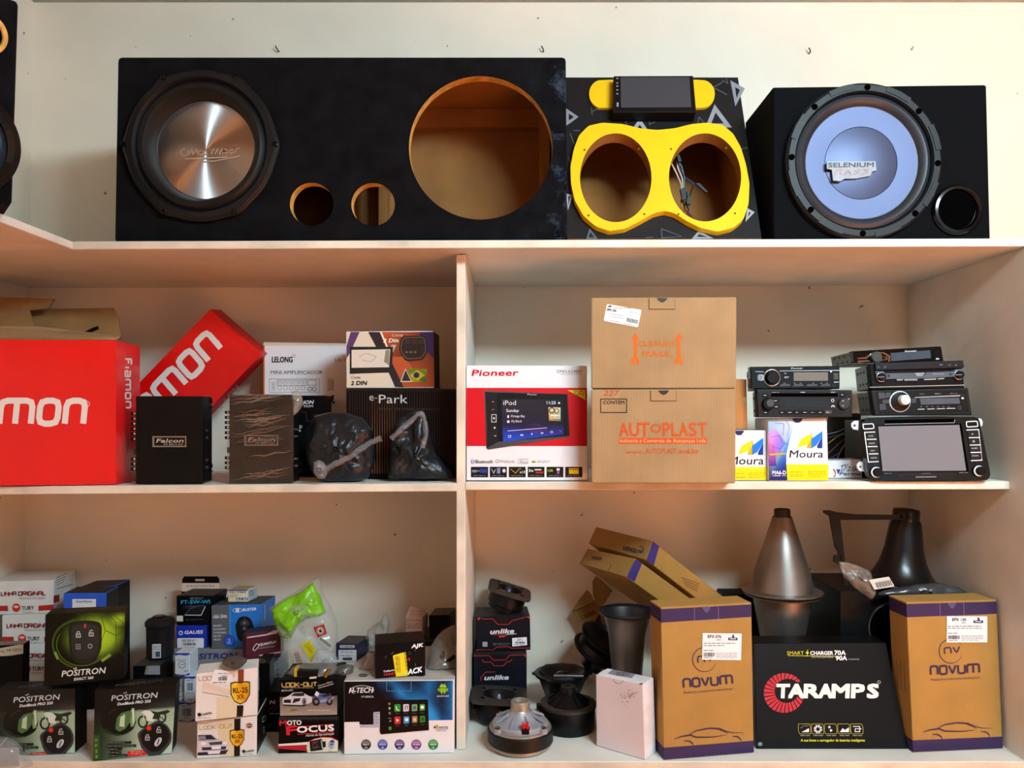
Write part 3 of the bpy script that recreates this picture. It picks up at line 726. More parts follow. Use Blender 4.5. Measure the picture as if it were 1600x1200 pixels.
tube('plug_body', [W(132, 521, 1.66), W(150, 513, 1.655), W(153, 512, 1.655)], .004, BLK, t); tube('cable', [W(118, 527, 1.665), W(125, 524, 1.663), W(133, 520.5, 1.66)], .0018, BLK, t)
# leaning red carton
Y = 1.77; Yt = 1.80
tl, tr = W(328, 483, Yt), W(409, 553, Yt); L = W(328-182, 483+192, Y)-tl
L.z += max(0, z2l(-.6)+.001-(tr+L).z); tr2 = tr+L
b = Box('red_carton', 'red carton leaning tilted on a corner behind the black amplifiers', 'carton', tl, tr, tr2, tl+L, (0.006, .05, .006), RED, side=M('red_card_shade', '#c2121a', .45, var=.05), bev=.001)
f = b.face('f', name='lettering')
f.tech('Fiamon', 198, 695, 345, 544, 26, 9, '#e4e0da', 1, slant=.1, ch=.28, gap=.42, up=(-24, -24))
f.ring(340, 535, 3, 3, .8, '#e4e0da', 1, 16)
f.stroke([(363, 506), (362, 514), (372, 524), (381, 525)], 1, '#a01010', 1)
f = b.face('r', name='lettering'); f.text('o futuro é ON', 318, 670, 374, 606, 7, '#e0b0ae', 1, bold=.01); b.done()
# amplifiers
ANOD = M('black_anodised', '#0b0a09', .5, 0, var=.12, scale=18, bump=.05, bscale=300, spec=.15)
def amplifier(label, x0, x1, y0, y1, Y, wrap=False):
    z = z2l(wpx(x1+20, Y))+.0006
    tl, tr = W(x0, y0, Y), W(x1, y0, Y); bl, br = Vector((tl.x, Y, z)), Vector((tr.x, Y, z))
    t = thing('amplifier', label, 'amplifier', (bl+br)/2+Vector((0, .025, 0)), group='car amplifiers standing on end')
    s = Box('heat_sink', None, None, tl+Vector((.003, .006, 0)), tr+Vector((-.002, .006, 0)), br+Vector((-.002, .006, .002)), bl+Vector((.003, .006, .002)), (0, .05, 0), BLK, parent=t)
    cv = Box('cover_plate', None, None, tl, tr, br, bl, (0, .008, 0), ANOD, parent=t, bev=.0015, seg=2)
    f = cv.face('f', ink(.4, 0, .6), 'lettering')
    cx, cy = (x0+x1)/2+1, y0+71
    pl = f.raise_('name_plate', [(cx-26.5, cy-8.5), (cx+26.5, cy-8.5), (cx+26.5, cy+8.5), (cx-26.5, cy+8.5)], .0012, M('plate_rim', '#9a948c', .3, .9), cv.o, base=.0002)
    pf = Print(f.at(cx, cy, .0014), f.n, pl, 'lettering', ink(.35, 0, .3))
    pf.rect(cx-24, cy-6.5, cx+24, cy+6.5, '#0c0a0a', 0)
    pf.text('Falcon', cx-21, cy+1.5, cx+21, cy+1.5, 6, '#cfc8c0', 1, bold=.02, slant=.35)
    pf.text('DF 800.4 DX', cx-9, cy+5.6, cx+21, cy+5.6, 2.9, '#b9b2aa', 1, bold=.01); pf.done()
    side = Print(tl+Vector((0, .03, 0)), (0, -1, 0), t)
    for k in list(range(6))+[8, 9, 10]:
        yy = y0+25+k*7.9 if k < 6 else y0+96+(k-8)*7.6
        side.raise_('terminal', [(x0-4.5, yy), (x0+2.5, yy), (x0+2.5, yy+4.5), (x0-4.5, yy+4.5)], .008, BLK, t)
        o = W(x0-1.5, yy+2.2, Y+.0219); lathe('terminal_screw', [(.0021, 0), (.0021, .001), (0, .0013)], CHROME, t, frame_of((0, -1, 0), at=o), 10)
    o = W(x0-1, y0+84, Y+.028); block('fuse', o.x-.001, o.x+.006, Y+.022, Y+.03, o.z-.009, o.z+.003, M('green_plastic', '#0c4a1c', .4), t)
    ex = Print(tr+Vector((0, .05, 0)), (0, -1, 0), t)
    for yy in (y0+3, y1-36):
        face_plate(ex, [(x1-3, yy), (x1+15, yy), (x1+17, yy+8), (x1+10, yy+6), (x1+9, yy+12), (x1+17, yy+13), (x1+13, yy+18), (x1+8, yy+22), (x1-3, yy+24)], [], .003, [BLK], 'mounting_ear', t)
    for yy in (54, 65, 100, 111):
        o = W(x1-1, y0+yy, Y+.028)
        j = lathe('audio_jack', [(.0042, -.002), (.0042, .004), (.0032, .004), (.0032, .013), (.0020, .013), (0, .011)], CHROME, t, frame_of((1, 0, 0), at=o), 14)
    o = W(x1, y0+40, Y+.03); block('socket_panel', o.x-.001, o.x+.004, Y+.018, Y+.045, z+.004, tl.z-.004, BLK, t)
    cv.done(); return t, tl, tr, br, bl
amplifier('bare black car amplifier standing on end beside the red carton', 212, 316, 619, 758, 1.565)
t, tl, tr, br, bl = amplifier('black car amplifier wrapped in shiny clear film, beside the bagged round speaker', 358, 457, 617, 756, 1.568, True)
FILM = film('stretch_film', '#6a574a', .2, .26, 0, 25)
def fluted(name, tl, tr, br, bl, mat, parent, n=26, m=30, amp=.006, off=.0025, seed=1):
    """stretch film pulled over a face, with pulled folds"""
    V, F = [], []
    for j in range(m+1):
        for i in range(n+1):
            a, b = i/n, j/m
            p = (tl*(1-a)+tr*a)*(1-b)+(bl*(1-a)+br*a)*b
            q = Vector((a*1.1+seed, (b+.16*a*a)*9, seed)); e = max(0, noise.noise(q)+.5*noise.noise(q*2.1))
            V.append(p+Vector((0, -(off+e*amp*2), 0)))
    for j in range(m):
        for i in range(n):
            k = j*(n+1)+i; F.append((k, k+n+1, k+n+2, k+1))
    return mesh(name, V, F, mat, parent, smooth=True)
e = Vector((.003, 0, 0))
def folds(name, tl, tr, br, bl, mat, parent, n=34, seed=4):
    rr = random.Random(seed); V, F = [], []
    for k in range(n):
        b0 = rr.random(); a0 = rr.uniform(0, .35); a1 = rr.uniform(.6, 1.0); sl = rr.uniform(.02, .16); wd = rr.uniform(.0006, .0016); k0 = len(V); m = 9
        for i in range(m):
            a = a0+(a1-a0)*i/(m-1); b = min(1, max(0, b0-sl*(a-a0)**1.5+.01*math.sin(i*1.7+k))); p = (tl*(1-a)+tr*a)*(1-b)+(bl*(1-a)+br*a)*b; w_ = wd*math.sin(math.pi*(i+.4)/m)
            V += [p+Vector((0, -.003, w_)), p+Vector((0, -.003-w_*1.6, 0)), p+Vector((0, -.003, -w_))]
        for i in range(m-1):
            for j in (0, 1): q = k0+3*i+j; F.append((q, q+1, q+4, q+3))
    o = mesh(name, V, F, mat, parent, smooth=True); o['kind'] = 'stuff'; return o
folds('film_glint_fold', tl, tr, br, bl, M('film_glint_ridge', '#7d6656', .22, coat=.3), t)  # raised folds in a paler colour that stands in for highlights on the film
fluted('stretch_film', tl-e+Vector((0, 0, .001)), tr+e+Vector((0, 0, .001)), br+e, bl-e, FILM, t)
pouch('film_tuft', [(455, 612), (464, 610), (472, 616), (474, 632), (466, 645), (458, 650), (457, 625)], 1.575, .02, film('clear_film', '#b8aea4', .12, .35), rings=5, amp=.006, freq=90, seed=3, parent=t, N=28)
# black box behind
Y = 1.73
b = Box('carton', 'black carton with white lettering, half hidden behind the film-wrapped amplifier', 'box', W(440, 618, Y), W(508, 618, Y), Vector((wpx(508, Y), Y, z2l(-.42)+.001)), Vector((wpx(440, Y), Y, z2l(-.42)+.001)), (0, .06, 0), BCARD)
f = b.face('f', name='lettering'); f.text('ION', 474, 631.5, 489, 631, 5.5, '#e6e2e0', 1, bold=.03, slant=.3); f.text('TION', 474, 636.5, 489, 636, 3.2, '#d8d4d2', 1, bold=.03)
f.stroke([(470, 644), (478, 644), (480, 658), (490, 658), (490, 648), (500, 648)], .8, '#5b2a20', 1); f.text('D', 468, 669, 472, 669, 4.5, '#d8d4d2', 1, bold=.02); f.text('B', 466, 674.5, 470, 674.5, 3.6, '#d8d4d2', 1, bold=.02); b.done()
# white mini amplifier carton
Y = 1.83; zz = z2l(-.36)+.001
b = Box('carton', 'tall white carton with orange edge for a mini amplifier, against the back wall', 'box', W(411, 534.5, Y), W(560, 537, Y), Vector((wpx(560, Y), Y, zz)), Vector((wpx(411, Y), Y, zz)), (0, .08, 0), WHITE, side=M('orange_card', '#d9661f', .5), group=None)
f = b.face('f', name='lettering')
f.rect(411.3, 540, 413.6, 755, '#dd6a22', 0); f.rect(412, 534.8, 559, 540, '#d9cdb8', 0)
f.text('LELONG', 425, 566, 457, 566, 8.5, '#1d1a1c', 1, bold=.045); f.ring(459.5, 556, 2, 2, .5, '#333333', 1, 12)
f.text('LE-7', 524, 565, 541.5, 565, 5, '#c2622e', 1, bold=.015)
f.text('MINI AMPLIFICADOR', 423, 584.5, 504, 584.5, 5.6, '#2a2628', 1, bold=.005)
f.stroke([(421, 592), (499, 592), (499, 613), (421, 613)], .7, '#9a9496', 1, closed=True); f.stroke([(433, 594), (479, 594), (479, 602), (433, 602)], .7, '#77716f', 1, closed=True)
for x in (437, 446, 455, 464, 473): f.ring(x, 606, 3.2, 3.2, .7, '#8d8789', 1, 16)
for x in (484, 491): f.ring(x, 608, 3, 3, .9, '#4a4648', 1, 16)
f.rect(424, 596, 430, 610, '#cfcacb', 1); f.stroke([(481, 594), (494, 594), (494, 602), (481, 602)], .7, '#77716f', 1, closed=True); f.lines(434, 595.5, 478, 600, 2, '#8d8789', 1, .8)
f.stroke([(512.5, 592), (521, 592), (521, 610), (512.5, 610)], .7, '#8d8789', 1, closed=True)
for i in range(3):
    for j in range(6): f.rect(514+i*2.4, 594+j*2.6, 515.6+i*2.4, 595.4+j*2.6, '#4b4748', 1)
f.poly([(513, 622), (519, 618), (522, 616), (521, 626), (517, 632), (519, 635), (515, 634), (512, 628)], '#27242e', 1); f.poly([(520, 628), (524, 626), (521, 634)], '#27242e', 1)
b.done()
# e-Park carton
Y = 1.66; z = z2l(-.12)+.0008
b = Box('carton', 'wide black ribbed carton with silver lettering beside the divider panel', 'box', W(541, 607, Y), W(717, 608, Y), Vector((wpx(717, Y), Y, z)), Vector((wpx(541, Y), Y, z)), (0, .16, 0), BCARD)
f = b.face('f', ink(.3, .2), 'lettering')
for i in range(44):
    x = 546+i*3.9; 
    if x > 713: break
    cc_ = '#a4602f' if 578 < x < 618 else ('#4e3323' if x < 660 else '#37261c')  # middle ribs brighter copper: an orange reflection put into the print colour
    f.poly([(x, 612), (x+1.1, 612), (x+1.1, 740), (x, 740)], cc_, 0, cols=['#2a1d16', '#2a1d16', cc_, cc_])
f.poly([(541, 607), (717, 608), (717, 612), (541, 611)], '#1a1513', 1)
f.text('e', 577, 626, 584, 626, 12, '#b9b6b4', 2, bold=.0); f.rect(586, 621.5, 589, 622.6, '#b9b6b4', 2)
f.text('Park', 592, 630, 637, 630, 13.5, '#c9c6c4', 2, bold=.0); f.text('sensor de estacionamento', 591, 640, 686, 641, 4.6, '#4d3a2e', 2)
b.done(); zt = W(541, 607, 1.66).z
# 2 DIN frame carton on top
Y = 1.665
b = Box('carton', 'printed 2 DIN mounting frame carton lying on the black ribbed carton', 'box', W(541, 518, Y), W(677, 517, Y), Vector((wpx(678, Y), Y, zt+.001)), Vector((wpx(541, Y), Y, zt+.001)), (.004, .09, 0), WHITE, side=BCARD)
f = b.face('f', name='printed_art'); g = lambda L: [(340+x/3.75, 480+y/3.75) for x, y in L]
f.poly(g([(752, 145), (1265, 145), (1270, 468), (757, 470)]), '#d6ccb8', 0)
f.poly(g([(950, 145), (1265, 145), (1270, 468), (1060, 470), (1010, 330)]), '#8a3d1e', 1, cols=['#c2551f', '#5d2a1a', '#a2481c', '#b24d1d', '#6d3320'])
f.poly(g([(1180, 145), (1265, 145), (1268, 300), (1225, 260)]), '#3a2458', 2)
f.poly(g([(780, 145), (832, 145), (775, 270), (756, 300), (755, 230)]), '#5b3a68', 2)
f.poly(g([(882, 145), (950, 145), (1010, 300), (1090, 468), (1040, 468), (975, 320)]), '#2b2226', 2); f.poly(g([(950, 145), (962, 145), (1000, 235), (1000, 260)]), '#e2dccb', 3)
f.poly(g([(1020, 220), (1048, 220), (1010, 300), (1000, 260)]), '#b9aa92', 3)
f.poly(g([(1000, 290), (1095, 290), (1160, 380), (1090, 460)]), '#b4532a', 2); f.poly(g([(1100, 358), (1140, 438), (1070, 438)]), '#c9c0ae', 4); f.poly(g([(1102, 368), (1132, 432), (1078, 432)]), '#2b2a30', 5)
f.poly(g([(1115, 362), (1228, 362), (1222, 440), (1140, 438)]), '#5c7a1d', 3, cols=['#4d7a1d', '#8a8a1a', '#3d5a15', '#b0a020'])
f.poly(g([(1170, 368), (1215, 398), (1172, 430), (1128, 400)]), '#c2a51a', 4); f.disc(340+1165/3.75, 480+398/3.75, 4.6, 4.6, '#1b2a55', 5)
f.poly(g([(775, 232), (1028, 232), (1020, 382), (775, 390)]), '#23211f', 4); f.poly(g([(785, 250), (1012, 246), (1005, 352), (785, 355)]), '#d5cec0', 5); f.poly(g([(975, 320), (1005, 340), (1008, 250), (985, 250)]), '#8b8377', 6)
f.stroke(g([(830, 290), (870, 270), (930, 290), (900, 320), (850, 310)]), .8, '#9a9184', 6)
f.poly(chamfer(g([(1075, 170), (1222, 165), (1232, 260), (1205, 310), (1100, 318), (1062, 250)]), 5, True), '#2b1d17', 4); f.stroke(chamfer(g([(1085, 180), (1212, 176), (1220, 255), (1195, 298), (1105, 304), (1072, 250)]), 5, True), .8, '#7a6a58', 5, closed=True)
for i in range(3): f.rect(340+(1095+i*42)/3.75, 480+190/3.75, 340+(1128+i*42)/3.75, 480+215/3.75, '#3d2620', 6); f.rect(340+(1100+i*25)/3.75, 480+258/3.75, 340+(1115+i*25)/3.75, 480+268/3.75, '#6b5a4a', 6)
f.text('2 Din', 340+970/3.75, 480+207/3.75, 340+1057/3.75, 480+205/3.75, 6, '#f2ede4', 6, bold=.03, slant=.2); f.text('Cinta', 340+1020/3.75, 480+172/3.75, 340+1085/3.75, 480+170/3.75, 4, '#d8d2c8', 6, slant=.2)
f.text('Cinta', 340+780/3.75, 480+418/3.75, 340+836/3.75, 480+418/3.75, 4.2, '#4a443e', 5, slant=.2); f.text('2 DIN', 340+782/3.75, 480+456/3.75, 340+872/3.75, 480+455/3.75, 6.2, '#1d1a18', 5, bold=.04, slant=.2)
b.done()
# bagged round speaker and bagged bundle
BAG = M('black_bag_film', '#14181e', .36, var=.4, scale=20, bump=.9, bscale=75, spec=.4)
zz = z2l(-.13)
o = pouch('bagged_speaker', [(476, 690), (480, 668), (492, 650), (515, 644), (545, 645), (566, 652), (582, 672), (587, 700), (585, 725), (574, 748), (545, 756), (512, 756), (492, 746), (480, 722)], 1.595, .072, BAG, rings=22, amp=.011, freq=30, seed=2, zmin=zz+.0006, N=120)
tag(o, 'round speaker wrapped in a glossy black plastic bag', 'bagged speaker')
# rolled edge and hollow of the wrapped round rim
c0 = W(527, 700, 1.56)
V = []
def strap(name, pts, Y, wd, mat, parent, seed=0):
    V, F = [], []; rr = random.Random(seed); n = len(pts)
    for i, (x, y) in enumerate(pts):
        a = pts[max(0, i-1)]; b_ = pts[min(n-1, i+1)]; d = Vector((b_[0]-a[0], b_[1]-a[1])).normalized(); nn = Vector((-d.y, d.x))
        for k in range(5):
            s = (k-2)/2*wd*(.8+.4*rr.random()); Yk = Y(i/(n-1))-.006*math.cos((k-2)*.7)-rr.random()*.004
            V.append(W(x+nn.x*s, y+nn.y*s, Yk))
    for i in range(n-1):
        for k in range(4): F.append((i*5+k, (i+1)*5+k, (i+1)*5+k+1, i*5+k+1))
    return mesh(name, V, F, mat, parent, smooth=True)
CLEAR = film('clear_bag_film', '#9a999c', .12, .42, .9, 90)
def lerp_pts(P, n=26):
    out = []
    for i in range(n):
        t = i/(n-1)*(len(P)-1); k = min(int(t), len(P)-2); a = t-k
        out.append((P[k][0]*(1-a)+P[k+1][0]*a, P[k][1]*(1-a)+P[k+1][1]*a))
    return out
strap('twisted_film', lerp_pts([(496, 728), (510, 732), (530, 722), (550, 712), (578, 692), (596, 685)]), lambda t: 1.528+.01*t, 4.5, CLEAR, o, 1)
pouch('knot', [(490, 722), (498, 718), (508, 724), (513, 738), (508, 748), (497, 748), (490, 738)], 1.53, .02, CLEAR, rings=5, amp=.004, freq=120, seed=5, parent=o, N=26)
o = pouch('bagged_bundle', [(607, 690), (612, 672), (622, 655), (642, 644), (652, 638), (664, 646), (668, 668), (674, 690), (684, 712), (706, 738), (712, 754), (650, 755), (614, 754), (606, 748), (607, 722)], 1.612, .066, BAG, rings=20, amp=.015, freq=32, seed=8, zmin=zz+.006, N=90)
tag(o, 'pointed bundle in a black plastic bag beside the divider panel', 'bagged parts')
strap('twisted_film', lerp_pts([(611, 686), (625, 672), (640, 660), (652, 648), (660, 646), (664, 660), (666, 680), (660, 700)]), lambda t: 1.542+.012*t, 4, CLEAR, o, 2)
# ---------------------------------------------------------------- middle shelf, second bay
ZR = 1.3190
g = lambda L: [(700+x/3.428, 440+y/3.428) for x, y in L]
gx = lambda x: 700+x/3.428
gy = lambda y: 440+y/3.428
# white and red car-screen carton
Y = 1.56
b = Box('carton', 'white carton with a broad red band picturing a car touchscreen', 'box', W(728.5, 571, Y), W(917, 571.5, Y), Vector((wpx(918, Y), Y, ZR)), Vector((wpx(728.8, Y), Y, ZR)), (0, .17, 0), WHITE)
f = b.face('f', ink(.38), 'printed_art')
f.poly([(728.9, 606), (917.6, 606), (917.6, 697), (728.9, 697)], '#cf1620', 0)
f.text('Pioneer', gx(127), gy(505), gx(374), gy(503), 9.5, '#c8131c', 1, bold=.035, slant=.22)
f.text('DMH-A248BT', gx(583), gy(490), gx(720), gy(490), 5.2, '#6a6a70', 1, bold=.005); f.lines(gx(605), gy(493), gx(722), gy(500), 1, '#9a9aa0', 1, .8)
f.poly(g([(193, 583), (640, 602), (652, 832), (215, 900), (205, 890)]), '#141216', 1, cols=['#5d5a62', '#24222a', '#1a181c', '#0b0a0c', '#1c1a1e'])
f.poly(g([(198, 590), (262, 594), (270, 858), (215, 888)]), '#1d1b20', 2); f.poly(g([(262, 594), (632, 606), (636, 822), (268, 868)]), '#100f14', 2)
f.poly(g([(285, 628), (615, 634), (618, 760), (291, 770)]), '#17151c', 3, cols=['#2b2830', '#1d1a24', '#1b1826', '#241f3a']); f.poly(g([(291, 770), (618, 760), (620, 818), (296, 858)]), '#17151c', 3, cols=['#241f3a', '#1b1826', '#2b2f8a', '#1c4fd8'])
f.poly(g([(380, 780), (470, 758), (560, 786), (470, 812)]), '#3a2a7a', 4, cols=['#1f1d3a', '#3a2468', '#24203f', '#5a2fa0'])
f.poly(g([(205, 893), (270, 858), (650, 826), (652, 832), (215, 900)]), '#4b484e', 4)
f.text('iPod', gx(296), gy(661), gx(364), gy(661), 7.2, '#d9d9df', 5); f.text('11:23', gx(529), gy(656), gx(576), gy(656), 4.6, '#e6e6ea', 5, bold=.02)
f.disc(gx(595), gy(650), 1.6, 1.6, '#e6e6ea', 5, 10); f.text('Sunday', gx(312), gy(698), gx(380), gy(698), 4.6, '#e6e6ea', 5, bold=.01)
f.text('Orange Bay', gx(337), gy(726), gx(411), gy(726), 3.6, '#e6e6ea', 5, bold=.01); f.text('My Block', gx(340), gy(754), gx(396), gy(753), 3.6, '#e6e6ea', 5, bold=.01)
f.rect(gx(318), gy(716), gx(327), gy(730), '#e6e6ea', 5); f.disc(gx(323), gy(750), 2.1, 2.1, '#e6e6ea', 5, 12)
f.text('Pioneer', gx(425), gy(608), gx(476), gy(609), 2.6, '#c8c8ce', 5, slant=.2); f.poly(g([(538, 673), (602, 675), (604, 748), (541, 744)]), '#d9a826', 5, cols=['#e8d8a0', '#f0e6c0', '#2a7a4a', '#c8901a'])
f.ring(gx(556), gy(690), 4, 4, 1.6, '#3a2a12', 6, 16); f.ring(gx(582), gy(692), 3.4, 3.4, 1.4, '#7a5a12', 6, 16); f.poly(g([(548, 712), (600, 714), (600, 734), (550, 732)]), '#e2e0d2', 6); f.text('my rock', gx(552), gy(729), gx(598), gy(730), 3.2, '#b03322', 7, bold=.03)
f.stroke(g([(320, 800), (530, 783)]), .8, '#d8d8e8', 5)
f.poly(g([(386, 822), (394, 816), (394, 828)]), '#e6e6f2', 5); f.poly(g([(394, 822), (402, 816), (402, 828)]), '#e6e6f2', 5); f.poly(g([(447, 810), (455, 816), (447, 822)]), '#e6e6f2', 5); f.poly(g([(498, 806), (505, 811), (498, 816)]), '#e6e6f2', 5); f.poly(g([(505, 806), (512, 811), (505, 816)]), '#e6e6f2', 5)
f.stroke(g([(324, 824), (336, 823), (336, 834), (324, 835)]), .8, '#cfd4f4', 5, closed=True); f.ring(gx(555), gy(806), 1.8, 1.6, .7, '#cfd4f4', 5, 12); f.stroke(g([(597, 796), (606, 806)]), .7, '#8a8fd0', 5)
for y, s_ in ((643, '+'), (683, '-')): f.text(s_, gx(236), gy(y+6), gx(246), gy(y+6), 3, '#e0e0e4', 5)
f.stroke(g([(234, 712), (258, 712), (258, 752), (234, 752)]), .8, '#e0e0e4', 5, closed=True); f.rect(gx(242), gy(727), gx(250), gy(737), '#e0e0e4', 5); f.disc(gx(250), gy(783), 1.5, 1.5, '#d0d0d4', 5, 10); f.stroke(g([(247, 824), (253, 829), (259, 823)]), .7, '#d0d0d4', 5)
f.poly(g([(638, 581), (734, 581), (736, 634)]), '#e8d21c', 2); f.lines(gx(672), gy(584), gx(732), gy(610), 3, '#6b5f14', 3, .9)
f.disc(gx(132), gy(964), 2.6, 3.9, '#1d4f9c', 1, 16); f.stroke(g([(127, 957), (137, 970), (132, 975), (132, 952), (137, 957), (127, 970)]), .6, '#ffffff', 2)
f.text('Bluetooth', gx(147), gy(973), gx(239), gy(973), 5.4, '#2b2e38', 1, bold=.02); f.text('WebLink', gx(275), gy(971), gx(358), gy(971), 5, '#8a8c96', 1); f.ring(gx(264), gy(962), 2.4, 2.4, .9, '#8a8c96', 1, 14)
f.stroke(g([(377, 950), (428, 950), (428, 975), (377, 975)]), .5, '#8a8c96', 1, closed=True); f.text('iPhone', gx(386), gy(971), gx(424), gy(971), 3, '#55575f', 1); f.lines(gx(384), gy(953), gx(420), gy(958), 1, '#9a9ca4', 1, .7)
f.poly([(gx(446)+a, gy(970)-b_) for a, b_ in ((0, 0), (.6, 2.2), (3.6, 3.6), (6.6, 2.2), (7.2, 0))], '#6fae3c', 1); f.lines(gx(477), gy(957), gx(552), gy(972), 2, '#8a8c96', 1, .8)
ic = [(123, 215), (224, 315), (326, 416), (427, 517), (528, 618), (628, 720)]
for k, (a, c_) in enumerate(ic):
    f.rect(gx(a), gy(992), gx(c_), gy(1048), '#15130f', 1); f.lines(gx(a+12), gy(1036), gx(c_-12), gy(1042), 1, '#8a8a8c', 2, .7)
f.rect(gx(130), gy(1008), gx(155), gy(1022), '#6a7ab0', 2); f.rect(gx(172), gy(1003), gx(208), gy(1024), '#2b3f9a', 2); f.stroke(g([(157, 1014), (170, 1014)]), .8, '#c8c8d2', 2)
f.rect(gx(262), gy(998), gx(280), gy(1028), '#7a86b4', 2); f.stroke(g([(233, 1004), (245, 1026), (254, 1006)]), 1, '#c8c8d2', 2); f.disc(gx(300), gy(1013), 2.6, 3, '#d8d8e0', 2, 14)
f.stroke(g([(334, 1003), (362, 1026), (384, 1000), (392, 1006)]), .8, '#c8a03a', 2); f.text('x13', gx(384), gy(1026), gx(412), gy(1026), 3.6, '#e6e6ea', 2, bold=.03)
f.text('3x', gx(432), gy(1018), gx(458), gy(1018), 4, '#e6e6ea', 2, bold=.03); f.rect(gx(464), gy(1004), gx(500), gy(1011), '#d8d8da', 2); f.rect(gx(470), gy(1018), gx(512), gy(1027), '#b3281e', 2)
f.text('1.5A', gx(534), gy(1018), gx(562), gy(1018), 3.8, '#b6c81e', 2, bold=.03); f.rect(gx(582), gy(1000), gx(598), gy(1012), '#e0e0e4', 2); f.rect(gx(584), gy(1014), gx(596), gy(1030), '#8a5aa8', 2)
f.rect(gx(648), gy(1000), gx(700), gy(1030), '#d9b81c', 2); f.stroke(g([(650, 1008), (662, 1004), (672, 1010), (684, 1004), (698, 1010)]), 1, '#3a300c', 3)
b.done()
# two stacked brown cartons
Y = 1.485
zb = 1.3195; zt_ = W(0, 608, Y).z
k1 = Box('carton', 'brown cardboard carton with orange company lettering, under the fragile carton', 'box', W(923.5, 608.5, Y), W(1150, 607.5, Y), Vector((wpx(1149, Y), Y, zb)), Vector((wpx(924, Y), Y, zb)), (.01, .07, 0), KRAFT, bev=.003, seg=2)
f = k1.face('f', ink(.75), 'lettering')
f.text('227', gx(832), gy(610), gx(910), gy(612), 8.5, '#c23a1a', 1, bold=-.01, slant=.25)
f.stroke(g([(818, 629), (957, 629), (957, 701), (818, 701)]), 1.3, '#1b1a18', 1, closed=True); f.text('CONTÉM', gx(832), gy(656), gx(944), gy(656), 5.2, '#1b1a18', 1, bold=.025)
s3 = [('A', 918, 968), ('U', 974, 1024), ('T', 1028, 1080), ('O', 1086, 1142), ('P', 1152, 1192), ('L', 1200, 1236), ('A', 1240, 1284), ('S', 1292, 1332), ('T', 1340, 1387)]
ORG = '#c84f16'
for ch, a, c_ in s3: f.text(ch, gx(a), gy(828 if ch not in 'O' else 810), gx(c_), gy(826 if ch not in 'O' else 808), 21 if ch not in 'O' else 14, ORG, 1, bold=.02, slant=0)
f.rect(gx(915), gy(838), gx(1385), gy(868), ORG, 1); f.text('Indústria e Comércio de Autopeças Ltda', gx(921), gy(861), gx(1380), gy(861), 5.4, '#d9b083', 2, bold=.0)
f.text('www.', gx(952), gy(921), gx(1052), gy(921), 5.6, ORG, 1, bold=.02); f.text('AUTOPLAST', gx(1058), gy(921), gx(1222), gy(921), 8, ORG, 1, bold=.01); f.text('.ind.br', gx(1230), gy(921), gx(1346), gy(921), 7.4, ORG, 1, bold=.03)
KD = M('cardboard_shadow_gap', '#3a2a18', .9)
def notch(box, px, py, w_, h_):
    f = box.face('f', name='hand_hole')
    t = f.raise_('tuck_tab', [(px-w_/2, py), (px+w_/2, py), (px+w_/2, py+h_), (px-w_/2, py+h_)], .0016, KRAFT)
    f2 = Print(f.at(px, py, .0016), f.n, t, 'print'); f2.poly([(px-8, py)]+[(px-8+16*i/8, py+1.5+5.5*math.sin(math.pi*i/8)) for i in range(9)]+[(px+8, py)], '#2e2114', 0); f2.stroke([(px-w_/2, py), (px-w_/2, py+h_), (px+w_/2, py+h_), (px+w_/2, py)], .7, '#6b4e2c', 0); f2.done()
notch(k1, gx(1155), gy(583), 40, 16)
k1.done()
Y = 1.49
k2 = Box('carton', 'brown cardboard carton marked fragile with two upward arrows, topmost of its stack', 'box', W(923.5, 465, Y), W(1151, 464, Y), Vector((wpx(1150, Y), Y, zt_+.0012)), Vector((wpx(923.5, Y), Y, zt_+.0012)), (.01, .07, 0), KRAFT, bev=.003, seg=2)
f = k2.face('f', ink(.75), 'lettering')
f.text('CUIDADO', gx(1020), gy(346), gx(1218), gy(346), 8, '#c8641a', 1, bold=.035); f.text('FRÁGIL', gx(1040), gy(401), gx(1198), gy(401), 8, '#c8641a', 1, bold=.035)
for cx in (1003, 1236):
    f.poly(g([(cx, 275), (cx+24, 312), (cx+9, 309), (cx+9, 404), (cx+21, 416), (cx+21, 449), (cx, 433), (cx-23, 447), (cx-23, 416), (cx-9, 404), (cx-9, 309), (cx-24, 312)]), '#c8641a', 1)
f.stroke(g([(838, 130), (985, 132), (985, 210), (838, 210)]), 1.2, '#d08a2a', 1, closed=True)
def dl(p):
    p.text('EPX 240', gx(852), gy(155), gx(901), gy(163), 3.6, '#222222', 1, bold=.04); p.lines(gx(885), gy(134), gx(985), gy(150), 1, '#77777a', 1, .8); 
    for y in (172, 186): p.stroke(g([(872, y), (940, y+12)]), .7, '#8a8a8e', 1)
    for i in range(16): a = 958+i*4; p.stroke(g([(a, 192+i*.9), (a-3, 214+i*.9)]), .3+.5*((i*7) % 3)/2, '#222222', 1)
    p.stroke(g([(968, 160), (1010, 167)]), .6, '#8a8a8e', 1); p.stroke(g([(865, 207), (925, 218)]), .8, '#8a8a8e', 1); p.stroke(g([(940, 224), (1000, 235)]), .8, '#8a8a8e', 1); p.poly(g([(857, 130), (872, 127), (880, 135), (860, 138)]), '#333333', 1)
sticker(k2, 'f', chamfer(g([(851, 120), (1037, 152), (1017, 245), (833, 210)]), 2, True), dl, .0006)
notch(k2, gx(1147), gy(88), 40, 17)
k2.done()
